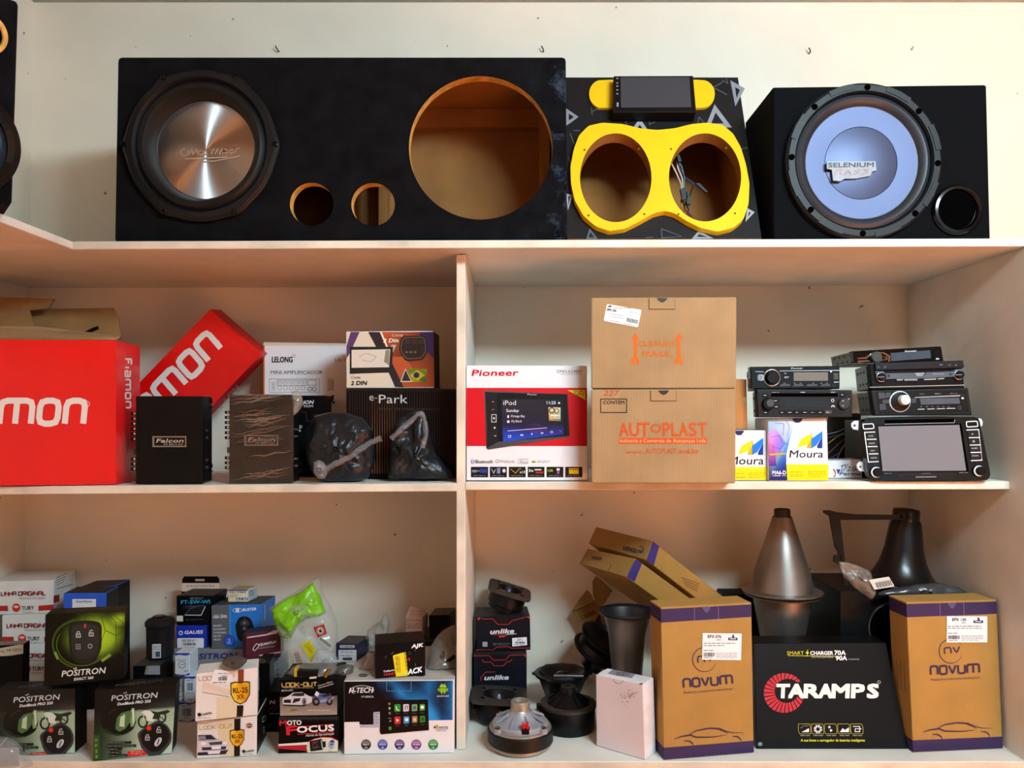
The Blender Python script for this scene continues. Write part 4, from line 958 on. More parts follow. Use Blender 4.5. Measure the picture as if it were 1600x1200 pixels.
# small cartons and batteries
mb = 1.55
b1 = Box('battery_carton', 'white yellow-footed battery carton half hidden by the brown cartons', 'box', W(1128, 672, 1.562), W(1197.5, 672.5, 1.562), Vector((wpx(1198, 1.562), 1.562, ZR)), Vector((wpx(1128, 1.562), 1.562, ZR)), (0, .09, 0), WHITE)
h = lambda L: [(1120+x/3.333, 500+y/3.333) for x, y in L]
hx = lambda x: 1120+x/3.333
hy = lambda y: 500+y/3.333
BLU = '#1b2a70'
def moura(f, ox, oy, base, right, left):
    f.poly(h([(110+ox, 702+oy), (130+ox, 655+oy), (184+ox, 626+oy), (184+ox, 655+oy), (160+ox, 702+oy), (162+ox, 682+oy)]), '#f2d311', 1)
    f.poly(h([(160+ox, 702+oy), (184+ox, 655+oy), (184+ox, 626+oy), (192+ox, 650+oy), (184+ox, 702+oy)]), '#e3a31a', 2)
    f.poly(h([(184+ox, 704+oy), (184+ox, 655+oy), (242+ox, 613+oy), (242+ox, 640+oy), (210+ox, 688+oy)]), '#1f7ae0', 3); f.poly(h([(215+ox, 690+oy), (242+ox, 640+oy), (242+ox, 702+oy), (216+ox, 702+oy)]), '#1c3690', 4)
f = b1.face('f', ink(.35), 'printed_art')
f.poly(h([(70, 766), (267, 766), (268, 849), (70, 849)]), '#f3d70e', 0); f.poly([(hx(90), 672.8), (hx(142), 672.8), (hx(138), 676), (hx(126), 680), (hx(106), 680), (hx(94), 676)], '#262556', 1)
moura(f, 0, 0, 0, 0, 0)
f.text('Moura', hx(62), hy(752), hx(243), hy(752), 12.5, '#1a1820', 1, bold=.012, slant=.12); f.lines(hx(98), hy(796), hx(145), hy(804), 1, '#a08a10', 1, .9); f.lines(hx(165), hy(792), hx(258), hy(826), 4, '#a08a10', 1, .7); f.lines(hx(98), hy(815), hx(150), hy(824), 2, '#a08a10', 1, .7)
b1.done(); zt1 = W(0, 672, 1.56).z
b2 = Box('battery_carton', 'white and blue battery carton with a yellow foot, under the factory radio', 'box', W(1201, 653.5, mb), W(1292, 653, mb), Vector((wpx(1295, mb), mb, ZR)), Vector((wpx(1201.5, mb), mb, ZR)), (0, .09, 0), WHITE)
f = b2.face('f', ink(.35), 'printed_art')
f.poly(h([(268, 515), (410, 515), (385, 600), (362, 700), (362, 752), (368, 849), (272, 849)]), '#5a9be6', 0, cols=['#9fc4ea', '#cfe0f2', '#5fb0f0', '#2f6ad0', '#24368f', '#201f5c', '#211f5a'])
f.poly(h([(270, 590), (300, 560), (330, 600), (360, 640), (330, 690), (272, 690)]), '#c06ac8', 1, cols=['#e08ad0', '#c9a0e0', '#9a80e0', '#5f90e8', '#7a70d8', '#d070c0'])
f.poly(h([(270, 640), (300, 650), (310, 760), (272, 760)]), '#7a3aa8', 2, cols=['#e070b8', '#c060d0', '#3a2a8a', '#5a2f9a'])
for L in ([(300, 535), (350, 540), (345, 600)], [(285, 610), (330, 600), (340, 640), (375, 650)], [(360, 520), (380, 560), (365, 610)], [(290, 660), (330, 670), (350, 650)]): f.stroke(h(L), .5, '#2a4aa8', 3)
f.poly(h([(275, 696), (360, 692), (358, 700), (275, 706)]), '#e2a52a', 3); f.text('MA6-D', hx(290), hy(804), hx(360), hy(804), 5.8, '#e9ecf4', 3, bold=.03); f.rect(hx(292), hy(810), hx(332), hy(813), '#e9ecf4', 3); f.lines(hx(338), hy(808), hx(362), hy(814), 1, '#b8c0da', 3, .8)
f.poly(h([(362, 752), (580, 752), (581, 849), (368, 849)]), '#f3d70e', 0); f.poly([(hx(394), 653.8), (hx(446), 653.8), (hx(442), 658), (hx(428), 660.5), (hx(410), 660.5), (hx(398), 658)], '#262556', 3)
moura(f, 308, -35, 0, 0, 0)
f.text('Moura', hx(378), hy(716), hx(553), hy(716), 11.5, '#1a1820', 1, bold=.012, slant=.12); f.lines(hx(380), hy(788), hx(452), hy(796), 1, '#a08a10', 1, .9); f.lines(hx(474), hy(784), hx(572), hy(820), 4, '#a08a10', 1, .7); f.lines(hx(380), hy(802), hx(460), hy(818), 2, '#a08a10', 1, .7)
b2.done(); zt2 = W(0, 653, mb).z
b = Box('carton', 'small plain brown carton lying on the half-hidden battery carton', 'box', W(1140, 592, 1.575), W(1166.5, 592.5, 1.575), Vector((wpx(1168, 1.575), 1.575, zt1+.001)), Vector((wpx(1140, 1.575), 1.575, zt1+.001)), (0, .07, 0), M('tan_carton', '#b5793f', .8, var=.08), bev=.0015); b.done()
# white carton with handwriting
b = Box('carton', 'low white carton with handwriting, between the battery carton and the touchscreen unit', 'box', W(1294, 720, 1.62), W(1347, 718, 1.62), Vector((wpx(1347, 1.62), 1.62, ZR)), Vector((wpx(1294, 1.62), 1.62, ZR)), (0, .06, 0), WHITE)
f = b.face('f', ink(.5), 'lettering')
v = lambda L: [(1280+x/5.714, 640+y/5.714) for x, y in L]
f.stroke(v([(208, 500), (198, 548)]), .9, '#17151a', 1); f.stroke(v([(195, 508), (225, 494), (240, 510), (222, 540), (192, 552)]), .9, '#17151a', 1); f.stroke(v([(250, 518), (272, 508), (280, 522), (250, 548), (285, 545)]), .9, '#17151a', 1); f.stroke(v([(318, 510), (298, 520), (295, 545), (315, 545), (325, 515), (325, 540), (345, 530)]), .9, '#17151a', 1); f.stroke(v([(200, 500), (260, 492)]), .7, '#17151a', 1)
f.poly(v([(120, 530), (135, 528), (152, 560), (145, 600), (122, 604), (142, 575)]), '#d9662a', 1); f.poly(v([(152, 532), (190, 535), (170, 580)]), '#3a3f88', 1); f.text('Permal', 1280+180/5.714, 640+586/5.714, 1280+384/5.714, 640+586/5.714, 5, '#343a86', 2, bold=.02, slant=.2)
b.done()
# ---- radios
METAL = M('zinc_chassis', '#4a4843', .45, .6, var=.2, scale=25)
MATTE = M('matte_black_plastic', '#101012', .55, var=.15, spec=.3)
SILV = M('silver_trim', '#b9bcc2', .22, .85)
GREY = M('grey_button', '#3a3d42', .4, var=.1)
LCD = M('grey_display', '#6b675e', .3, var=.08, scale=5)
def radio(name, label, tl, tr, br, bl, Ys, face_mat, chassis_d=.14, back_dx=.035, chassis_w=.96):
    P = [W(*tl, Ys[0]), W(*tr, Ys[1]), W(*br, Ys[1]), W(*bl, Ys[0])]
    u = (P[1]-P[0]).normalized(); D = Vector((-u.y, u.x, 0)).normalized()
    t = thing(name, label, 'car stereo', (P[2]+P[3])/2+D*.06, group='second-hand car stereos')
    fb = Box('faceplate', None, None, *P, D*.018, face_mat, bev=.0022, seg=2, parent=t)
    i = lambda p, q, k: p+(q-p)*k
    e = .03
    cP = [i(P[0], P[1], e), i(P[1], P[0], e), i(P[2], P[3], e), i(P[3], P[2], e)]
    dz = (P[3]-P[0])*.04
    cP = [cP[0]+dz+D*.018, cP[1]+dz+D*.018, cP[2]-dz*.2+D*.018, cP[3]-dz*.2+D*.018]
    ch = Box('chassis', None, None, *cP, D*chassis_d+Vector((back_dx, 0, 0)), METAL, bev=.001, parent=t)
    fl = ch.face('l', ink(.8), 'print')
    for a in range(7):
        q = cP[0]+(cP[3]-cP[0])*(.25+.5*(a % 2))+(D*chassis_d+Vector((back_dx, 0, 0)))*(.1+.12*a); x, y = pixof(q); fl.disc(x, y, 1.3, 2, '#14130f', 0, 10)
    ch.done()
    return t, fb, P
r = lambda L: [(1150+x/8, 530+y/8) for x, y in L]
rx = lambda x: 1150+x/8
ry = lambda y: 530+y/8
# factory radio (lower)
yF = 1.535
t, fb, P = radio('factory_radio', 'matte black factory car radio with two knobs, resting on the blue battery carton', (1182, 608), (1332, 609.5), (1332, 651.5), (1184, 652.3), (yF, yF), MATTE)
f = fb.face('f', ink(.5), 'lettering')
f.raise_('disc_slot', r([(440, 676), (1270, 676), (1275, 718), (435, 718)]), .0006, DARK, fb.o)
f.raise_('display', r([(600, 768), (1110, 768), (1125, 855), (595, 855)]), .0006, M('dark_display', '#17181c', .2), fb.o)
for x in (500, 500): pass
f.knob('knob', rx(395), ry(805), 9.3, .010, BLK, fb.o); f.knob('knob_face', rx(408), ry(800), 6.6, .0115, GREY, fb.o)
kn = f.knob('knob', rx(1338), ry(805), 8.8, .007, M('knob_grey', '#26272b', .4), fb.o)
for i, x in enumerate((580, 673, 767, 862, 960, 1055, 1150)):
    f.raise_('preset_button', r(rrect(x-42, 890, x+42, 932, 14)), .0016, GREY if i == 6 else BLK, fb.o)
    f.lines(rx(x-22), ry(910), rx(x+24), ry(920), 1, '#b9b9bd', 8, .9, seed=i)
for x, y, w_ in ((368, 702, 38), (1336, 695, 40), (375, 916, 36), (500, 770, 42), (508, 845, 42)):
    f.raise_('button', r(rrect(x-w_, y-22, x+w_, y+22, 18)), .0012, BLK, fb.o); f.lines(rx(x-22), ry(y-4), rx(x+24), ry(y+4), 1, '#c6c6ca', 6, 1, seed=x)
for x, y in ((290, 692), (298, 905), (1410, 690), (1424, 905), (465, 915)): f.disc(rx(x), ry(y), 1.2, 1.3, '#020202', 2, 10)
f.ring(rx(1243), ry(915), 2.6, 2.6, 1.2, '#050505', 3, 16); f.rect(rx(1298), ry(905), rx(1375), ry(925), '#050505', 3)
f.lines(rx(445), ry(662), rx(540), ry(668), 1, '#9a9aa0', 3, .8); f.lines(rx(805), ry(660), rx(875), ry(668), 1, '#c0c0c6', 3, 1); f.lines(rx(1185), ry(660), rx(1255), ry(666), 1, '#c0c0c6', 3, .8)
f.ring(rx(1208), ry(765), 2, 2.2, 1, '#c6c6ca', 3, 12); f.stroke(r([(1192, 850), (1205, 830), (1222, 832), (1232, 850)]), 1.6, '#c6c6ca', 3)
f.stroke(r([(1328, 775), (1338, 768), (1348, 775)]), .8, '#c6c6ca', 40); f.stroke(r([(1328, 828), (1338, 836), (1348, 828)]), .8, '#c6c6ca', 40); f.rect(rx(1398), ry(738), rx(1420), ry(760), '#8a8a90', 3)
fb.done()
zf = W(0, 608.5, yF).z
# pioneer-like single DIN on top of the factory radio
yU = 1.545
zq = 650-(zf+.001-EYE)*1200/yU
t, fb, P = radio('car_radio', 'glossy black car radio with a chrome-ringed volume knob, atop the factory radio', (1172, 573), (1312.5, 571.5), (1312.5, zq-.3), (1174, zq), (yU, yU), BLKG)
f = fb.face('f', ink(.3), 'lettering')
f.text('Pioneer', rx(690), ry(374), rx(835), ry(372), 2.6, '#d6d8de', 2, slant=.2, bold=.01)
f.raise_('trim_strip', r([(240, 400), (345, 404), (345, 412), (240, 410)]), .0008, SILV, fb.o); f.raise_('trim_strip', r([(545, 392), (1300, 384), (1300, 396), (545, 402)]), .0008, SILV, fb.o)
f.knob('volume_knob', rx(452), ry(482), 10.2, .010, BLK, fb.o); f.torus('knob_ring', rx(448), ry(482), 12.6, 1.1, M('rose_chrome', '#d8c2b8', .2, .9), fb.o)
f.raise_('dial_button', r(rrect(265, 440, 350, 520, 30)), .0014, SILV, fb.o); f.ring(rx(298), ry(480), 2.6, 2.8, .7, '#55565c', 8, 14)
f.raise_('display', r([(720, 415), (1148, 413), (1148, 520), (720, 522)]), .0006, LCD, fb.o)
for x0, x1 in ((548, 672), (715, 838), (882, 1012), (1060, 1170)): f.raise_('preset_button', r([(x0+12, 560), (x1-4, 560), (x1+6, 585), (x0-6, 590)]), .0012, GREY, fb.o)
for x in (1232, 1262): f.rect(rx(x-12), ry(430), rx(x+12), ry(498), '#77746c', 2); f.rect(rx(x-7), ry(436), rx(x+6), ry(492), '#0c0c0c', 3)
f.lines(rx(1225), ry(530), rx(1285), ry(542), 1, '#c6c6ca', 2, 1.2); f.ring(rx(1228), ry(572), 2.4, 2.4, .9, '#303238', 2, 16); f.lines(rx(605), ry(425), rx(630), ry(432), 1, '#a8aab0', 2, 1); f.lines(rx(605), ry(465), rx(672), ry(488), 2, '#a8aab0', 2, 1); f.disc(rx(1188), ry(404), 1.5, 1.5, '#d8d8dc', 3, 10)
for x in (605, 735, 808, 970, 1068, 1138): f.lines(rx(x-14), ry(546), rx(x+14), ry(552), 1, '#8a8c92', 2, .8, seed=x)
fb.done()
# touchscreen unit (VW style)
yV = 1.555
v = lambda L: [(1280+x/5.714, 640+y/5.714) for x, y in L]
vx = lambda x: 1280+x/5.714
vy = lambda y: 640+y/5.714
zV = ZR
t = thing('touchscreen_unit', 'large black in-dash touchscreen unit with white-edged buttons and two white ringed knobs', 'car stereo', Vector((wpx(1440, yV), yV+.06, zV)), group='second-hand car stereos')
n0 = Vector((0, -1, .06)).normalized()
f0 = Print(Vector((wpx(1440, yV), yV, zV)), n0, t, 'lettering')
outl = chamfer([(1344, 653.5), (1400, 651.5), (1460, 651), (1522, 652.5), (1540.5, 742), (1536, 750), (1526, 750.5), (1366, 750.5), (1354, 748), (1350, 738)], 7, True)
body = face_plate(f0, outl, [], .016, [BLKG], 'faceplate', t)
f = Print(f0.at(1440, 700, .016), n0, body, 'lettering')
f.raise_('display', v([(524, 150), (1250, 136), (1312, 545), (565, 550)]), .0005, M('screen_grey', '#74747a', .2, var=.03, scale=3), body, base=.0008); f.raise_('display_rim', v([(516, 140), (1268, 124), (1335, 552), (556, 558)]), .0006, DARK, body)
f.raise_('disc_slot', v([(585, 92), (1215, 80), (1205, 115), (585, 130)]), .0008, DARK, body); f.stroke(v([(585, 130), (1205, 117), (1212, 88)]), .8, '#9aa0aa', 4)
WPL = M('white_plastic', '#dcdcde', .35)
def frame_strip(pts, wd): f.stroke(v(pts), wd, '#e2e2e6', 3)
for L in ([(390, 130), (482, 126), (490, 168), (396, 174)], [(1312, 108), (1410, 103), (1418, 150), (1318, 155)]):
    f.raise_('button', v(L), .0012, BLK, body); f.stroke(chamfer(v(L), 2, True), 1.5, '#e2e2e6', 6, closed=True)
frame_strip([(500, 200), (405, 204), (440, 468), (530, 464)], 1.5); frame_strip([(1315, 182), (1422, 178), (1452, 452), (1355, 456)], 1.5)
for i in range(4):
    a, b_ = 410+i*9, 502+i*8.5; y = 207+i*65
    f.raise_('button', v([(a+5, y), (b_, y-3), (b_+7, y+54), (a+13, y+58)]), .0012, MATTE, body)
    if i: f.stroke(v([(a+4, y-6), (b_+1, y-8)]), 1.4, '#e2e2e6', 7)
    f.text(('DVD', 'RADIO', 'NAV', 'MUTE')[i], vx(a+32-6*(i % 2)), vy(y+36), vx(b_-20+6*(i % 2)), vy(y+34), 2.2, '#c8c8cc', 8)
    a, b_ = 1322+i*8, 1418+i*8; y = 192+i*66
    f.raise_('button', v([(a, y), (b_, y-4), (b_+8, y+50), (a+8, y+54)]), .0012, MATTE, body)
    if i: f.stroke(v([(a+6, y-7), (b_+6, y-9)]), 1.4, '#e2e2e6', 7)
    if i == 0: f.poly(v([(1360, 222), (1369, 210), (1378, 222)]), '#c8c8cc', 8)
    elif i == 1: f.ring(vx(1380), vy(284), 1.4, 1.4, .7, '#c8c8cc', 8, 12)
    else: f.text(('', '', 'WIFI', 'SCAN')[i], vx(a+18), vy(y+28), vx(b_-20), vy(y+27), 2.2, '#c8c8cc', 8)
f.raise_('card_slot', v([(700, 588), (720, 572), (1180, 566), (1212, 580), (1190, 610), (720, 616)]), .0008, MATTE, body); f.rect(vx(745), vy(592), vx(860), vy(602), '#020202', 5); f.stroke(v([(862, 602), (1045, 600)]), 1, '#9aa0aa', 5); f.rect(vx(1050), vy(592), vx(1165), vy(602), '#020202', 5)
f.text('CASKA', vx(915), vy(577), vx(998), vy(575), 1.8, '#7a7c84', 5); f.lines(vx(580), vy(566), vx(650), vy(572), 1, '#7a7c84', 4, .7); f.lines(vx(1250), vy(560), vx(1330), vy(566), 1, '#7a7c84', 4, .9)
for x, y in ((510, 560), (1428, 548)):
    f.knob('knob', vx(x), vy(y), 7.0, .010, BLK, body); f.torus('knob_ring', vx(x), vy(y), 7.3, 1.3, WPL, body, base=.004)
f.disc(vx(1407), vy(478), 1, 1, '#202024', 3, 10); f.rect(vx(485), vy(484), vx(512), vy(494), '#26272c', 3)
f.done()
for L, hole in (([(345, 100), (310, 100), (284, 120), (282, 150), (300, 176), (345, 185)], (310, 143)), ([(385, 464), (350, 466), (332, 490), (335, 520), (355, 548), (395, 552)], (362, 512)), ([(1415, 76), (1440, 84), (1452, 110), (1450, 138), (1436, 152), (1425, 152)], None), ([(1468, 455), (1490, 468), (1502, 495), (1496, 520), (1478, 530)], None)):
    pe = Print(f0.at(1440, 700, -.004), n0, t)
    face_plate(pe, v(L), [v(circle_pts(hole[0], hole[1], 11, n=14))] if hole else [], .003, [WPL], 'mounting_ear', t)
chx0, chx1 = wpx(1376, yV), wpx(1525, yV)
block('chassis', chx0, chx1, yV+.02, yV+.17, zV+.001, W(0, 655, yV).z-.003, M('black_steel', '#10100f', .4, .5, var=.2), t)
zv = W(0, 651, yV).z+.001
# three radios stacked on the touchscreen unit
k = lambda L: [(1310+x/6.957, 530+y/6.957) for x, y in L]
kx = lambda x: 1310+x/6.957
ky = lambda y: 530+y/6.957
yA = 1.56
q0 = 650-(zv+.0006-EYE)*1200/yA
t, fb, P = radio('car_radio', 'car radio with a big white knob, directly on the touchscreen unit', (1361, 610), (1513, 606), (1519.5, q0-1.0), (1367, q0), (yA, yA), MATTE)
za = P[0].z
f = fb.face('f', ink(.3), 'lettering')
f.raise_('inner_bezel', k([(410, 572), (1380, 555), (1420, 785), (450, 800)]), .001, BLKG, fb.o)
f2 = Print(f.at(1440, 628, .001), f.n, fb.o, 'lettering')
for L in ([(430, 580), (505, 582), (500, 640), (440, 650)], [(515, 582), (570, 578), (552, 630), (500, 645)], [(475, 660), (548, 655), (552, 695), (480, 700)], [(440, 705), (505, 702), (520, 760), (450, 775)], [(790, 645), (840, 640), (842, 690), (795, 695)]): f2.raise_('button', k(L), .001, GREY, fb.o)
f2.raise_('display', k([(885, 645), (1310, 638), (1322, 700), (895, 712)]), .0006, M('blue_display', '#4a505c', .2), fb.o); f2.raise_('trim_strip', k([(828, 628), (1320, 605), (1322, 622), (832, 640)]), .001, SILV, fb.o)
f2.knob('knob_base', kx(668), ky(678), 15, .004, BLK, fb.o); f2.torus('knob_ring', kx(668), ky(678), 15.4, 1.3, WPL, fb.o); f2.knob('knob', kx(690), ky(662), 8, .016, M('white_knob', '#f2f2f0', .25), fb.o, dome=.003)
for i in range(4): f2.stroke(k([(862+i*104, 762-i*3), (935+i*112, 760-i*3)]), 1, '#c8c8ce', 2)
f2.raise_('port_cover', k([(1325, 595), (1365, 592), (1370, 650), (1330, 652)]), .0012, MATTE, fb.o); f2.rect(kx(1338), ky(632), kx(1362), ky(650), '#d8d8dc', 6); f2.ring(kx(1318), ky(745), 2.6, 2.6, 1, '#4a4c52', 2, 16); f2.lines(kx(880), ky(592), kx(950), ky(598), 1, '#6a6c74', 2, .8); f2.lines(kx(1045), ky(588), kx(1118), ky(596), 1, '#8a8c94', 2, 1); f2.lines(kx(1210), ky(586), kx(1298), ky(592), 1, '#6a6c74', 2, .8)
for i in range(6): f2.lines(kx(890+i*60), ky(730), kx(915+i*60), ky(736), 1, '#7a7c84', 2, .8, seed=i)
f2.done(); fb.done()
yB_ = 1.565
q1 = 650-(za+.0024-EYE)*1200/yB_
t, fb, P = radio('car_radio', 'flip-face car radio with two silver-ringed knobs, second from the top of its stack', (1358, 568), (1503, 563.5), (1507.5, q1-.6), (1362, q1), (yB_, yB_), BLK)
zb_ = P[0].z
f = fb.face('f', ink(.3), 'lettering')
f.raise_('folded_screen', k([(385, 262), (1335, 232), (1350, 310), (392, 335)]), .006, M('dark_glass', '#15151a', .15), fb.o)
f.raise_('front_bar', k([(390, 350), (480, 348), (500, 372), (820, 366), (840, 405), (920, 400), (940, 362), (1180, 352), (1240, 352), (1260, 328), (1360, 322), (1372, 400), (1180, 412), (920, 425), (840, 432), (600, 432), (420, 440)]), .004, M('slate_plastic', '#4d5661', .35, var=.08), fb.o)
f3 = Print(f.at(1440, 585, .004), f.n, fb.o, 'lettering')
f3.raise_('emblem', k([(822, 366), (938, 362), (915, 402), (850, 405)]), .001, SILV, fb.o); f3.text('Pioneer', kx(1030), ky(386), kx(1150), ky(382), 2.4, '#aab2bc', 2, slant=.2)
for x, y in ((465, 412), (1310, 388)): f3.knob('knob', kx(x), ky(y), 6.2, .007, BLK, fb.o); f3.torus('knob_ring', kx(x), ky(y), 6.9, .9, SILV, fb.o); f3.stroke([(kx(x)-5, ky(y)), (kx(x)+5, ky(y)-.4)], 1, '#8a8c92', 30)
for L in ([(625, 435), (695, 434), (690, 450), (630, 452)], [(705, 435), (850, 432), (850, 450), (710, 452)], [(925, 432), (1062, 425), (1050, 442), (920, 446)], [(1075, 425), (1145, 420), (1140, 434), (1070, 440)]): f.raise_('preset_button', k(L), .003, SILV, fb.o)
for x, y in ((548, 398), (1218, 382)): f3.disc(kx(x), ky(y), 1.8, 1.8, '#16181c', 2, 12)
pg = Print(f.at(1440, 575, .006), f.n, fb.o, 'lettering')
for x in (1210, 1280, 440, 510): pg.lines(kx(x-16), ky(272 if x > 800 else 292), kx(x+16), ky(292 if x > 800 else 312), 2, '#5a5c64', 1, .9, seed=x)
pg.rect(kx(1095), ky(268), kx(1135), ky(288), '#4a4c54', 1); pg.done(); f3.done()
f.stroke(k([(340, 522), (1370, 498)]), 1, '#b8b2a2', 2); fb.done()
yC = 1.60
q2 = 650-(zb_+.0028-EYE)*1200/yC
t, fb, P = radio('car_radio', 'car radio with a chrome winged control knob, topmost of its stack', (1333, 548.5), (1471, 540.8), (1475, q2-3), (1336, q2), (yC, yC+.03), BLKG)
f = fb.face('f', ink(.3), 'lettering')
f.raise_('display', k([(565, 150), (995, 120), (1005, 205), (575, 240)]), .0006, M('blue_display', '#4a505c', .2), fb.o); f.text('Pioneer', kx(722), ky(142), kx(850), ky(133), 2.6, '#e4e6ea', 3, bold=.03, slant=.2)
f.knob('knob', kx(400), ky(198), 8, .008, M('graphite_knob', '#4a4a48', .4), fb.o)
for L in ([(200, 205), (290, 196), (355, 150), (340, 180), (300, 212), (205, 216)], [(430, 140), (490, 142), (560, 180), (560, 240), (535, 248), (535, 190), (480, 158)], [(205, 235), (320, 228), (345, 242), (210, 256)], [(470, 188), (525, 192), (528, 225), (470, 232), (455, 250), (465, 225), (512, 215), (510, 200)]): f.raise_('chrome_wing', k(L), .0016, CHROME, fb.o)
f.raise_('port_cover', k([(1030, 130), (1095, 124), (1100, 200), (1035, 206)]), .001, BLK, fb.o); f.rect(kx(1060), ky(205), kx(1095), ky(222), '#b9c8da', 3)
fb.done()
# loose wiring behind
wt = thing('wire_loom', 'dark loom of thin coloured wires hanging behind the battery carton', 'wires', W(1315, 715, 1.72))
pouch('loom_sleeve', [(1294, 648), (1345, 645), (1345, 735), (1294, 738), (1290, 690)], 1.80, .05, M('black_sleeve', '#0a0a0b', .7), rings=6, amp=.008, freq=40, seed=4, parent=wt, N=32)
for i, (L, col) in enumerate((([(75, 218), (160, 200), (262, 152)], '#9aa6b0'), ([(80, 303), (160, 240), (255, 205)], '#c9b64a'), ([(85, 390), (180, 300), (255, 240)], '#8a4a5a'), ([(95, 440), (190, 380), (250, 270)], '#3a3f8a'), ([(160, 440), (200, 350), (250, 280)], '#a0563a'), ([(80, 250), (170, 225), (260, 195)], '#5a3a78'))):
    tube('wire', [W(x, y, 1.755-.003*i) for x, y in lerp_pts(v(L), 10)], .0011, M('wire_'+col, col, .5), wt, 6)
# ---------------------------------------------------------------- bottom shelf, first bay
A = lambda L: [(x/3.53, 860+y/3.53) for x, y in L]
Bc = lambda L: [(200+x/6.667, 880+y/6.667) for x, y in L]
C = lambda L: [(280+x/5.714, 1020+y/5.714) for x, y in L]
Dc = lambda L: [(400+x/4.706, 890+y/4.706) for x, y in L]
E = lambda L: [(520+x/6, 1000+y/6) for x, y in L]
Fc = lambda L: [(390+x/7.06, 1010+y/7.06) for x, y in L]
Z3 = .7758
GLOSSB = M('black_gloss_card', '#080909', .4, var=.15, scale=10, spec=.1)
def sbox(name, label, tl, tr, br, bl, z, D, mat, side=None, top=None, group=None, lean=True, cat='box', bev=.001):
    c = standing(tl, tr, br, bl, z, lean=lean)
    return Box(name, label, cat, *c, depth(c[3], c[2], D), mat, side=side, top=top, group=group, bev=bev)
def shadow_car(f, T, l, body='#d9d9e2', dark='#17161c'):
    pass
# white video-module cartons
wv_ = M('white_grey_card', '#d3d5d3', .6, var=.05)
Yt = 1.80; zz = Z3
for k, (x0, x1, lab_) in enumerate(((18, 116, 'white video module carton at the bottom of the stack of four'), (10, 112, 'white video module carton second from the bottom of the stack of four'), (3, 100, 'white video module carton second from the top of the stack of four'), (-14, 84, 'white red-striped video module carton, topmost of the stack of four'))):
    h_ = .0695 if k < 3 else .0775
    c = [Vector((wpx(x0, Yt-.01), Yt-.01, zz+h_)), Vector((wpx(x1, Yt+.008), Yt+.008, zz+h_)), Vector((wpx(x1, Yt+.008), Yt+.008, zz)), Vector((wpx(x0, Yt-.01), Yt-.01, zz))]
    b = Box('carton', lab_, 'box', *c, Vector((-.004 if k < 3 else -.016, .118, 0)), wv_, group='white video module cartons')
    f = b.face('f', ink(.55), 'lettering'); a, r0 = pixof(c[0]); a2, r1 = pixof(c[3]); x_, y_ = pixof(c[0]); hh = r1-r0
    ox = a+(16 if k == 3 else 8); fy = lambda q: r0+hh*q
    f.tech('LINHA', ox, fy(.42), ox+23, fy(.41), 5.5, 1.7, '#7a1c18', 1, ch=0, gap=.35); f.tech('ORIGINAL', ox+27, fy(.41), ox+69, fy(.40), 5.5, 1.7, '#7a1c18', 1, ch=0, gap=.35)
    f.text('MÓDULO DE VÍDEO', ox+28, fy(.53), ox+69, fy(.52), 2.8, '#4a4a4c', 1)
    f.poly([(ox-18, fy(.72)), (ox+10, fy(.72)), (ox+11, fy(.88)), (ox-18, fy(.88))], '#b3221c', 1); f.poly([(ox+58, fy(.72)), (a+99, fy(.68)), (a+99, fy(.84)), (ox+58, fy(.88))], '#b3221c', 1)
    f.disc(ox+23.5, fy(.78), 6.4, 6.8, '#c22a22', 2); 
    for q in (1.8, 3.2, 4.6): f.ring(ox+23.5, fy(.81), q, q, .8, '#f0e6e4', 3, 10, 215, 325)
    f.text('TURY', ox+32, fy(.85), ox+51, fy(.84), 6, '#26262a', 2, bold=.03); f.lines(ox+32, fy(.88), ox+50, fy(.94), 1, '#77777a', 2, .8)
    if k == 3:
        fs = b.face('r', ink(.6), 'lettering')
        for i in range(4): fs.stroke(A([(310, 152+i*14), (370-i*6, 126+i*15)]), .8, '#3a3a3c', 1)
        fs.stroke(A([(312, 212), (402, 186)]), 1, '#9a4a30', 1); fs.poly(A([(295, 250), (328, 243), (328, 282), (295, 290)]), '#8a2018', 1)
    b.done(); zz += h_+.0006
# blue cartons
bl1 = M('blue_card', '#1258cc', .5, var=.05)
b = Box('carton', 'plain black carton half hidden behind the motorcycle alarm cartons, under the labelled blue carton', 'box', Vector((wpx(99, 1.76), 1.758, .96)), Vector((wpx(168, 1.77), 1.768, .96)), Vector((wpx(168, 1.77), 1.768, Z3)), Vector((wpx(99, 1.76), 1.758, Z3)), (-.008, .072, 0), BCARD); b.done()
b = Box('carton', 'blue carton with black lid and a white label, behind the green remote box', 'box', W(99, 927, 1.76), W(166, 926.5, 1.77), Vector((wpx(166, 1.77), 1.77, .961)), Vector((wpx(99, 1.76), 1.76, .961)), (-.008, .07, 0), bl1, side=BCARD, top=BCARD)
f = b.face('f', ink(.5), 'print'); f.rect(113, 936, 150, 957, '#dde0e6', 0); f.text('FLEXITRON', 119, 941.5, 143, 941.5, 3, '#22346a', 1, bold=.02); b.done()
b = Box('carton', 'second blue carton with black lid, behind the labelled blue carton', 'box', W(124, 917.5, 1.85), W(179, 915.5, 1.86), Vector((wpx(179, 1.86), 1.86, Z3)), Vector((wpx(124, 1.85), 1.85, Z3)), (.0, .075, 0), bl1, side=BCARD, top=BCARD); b.done()
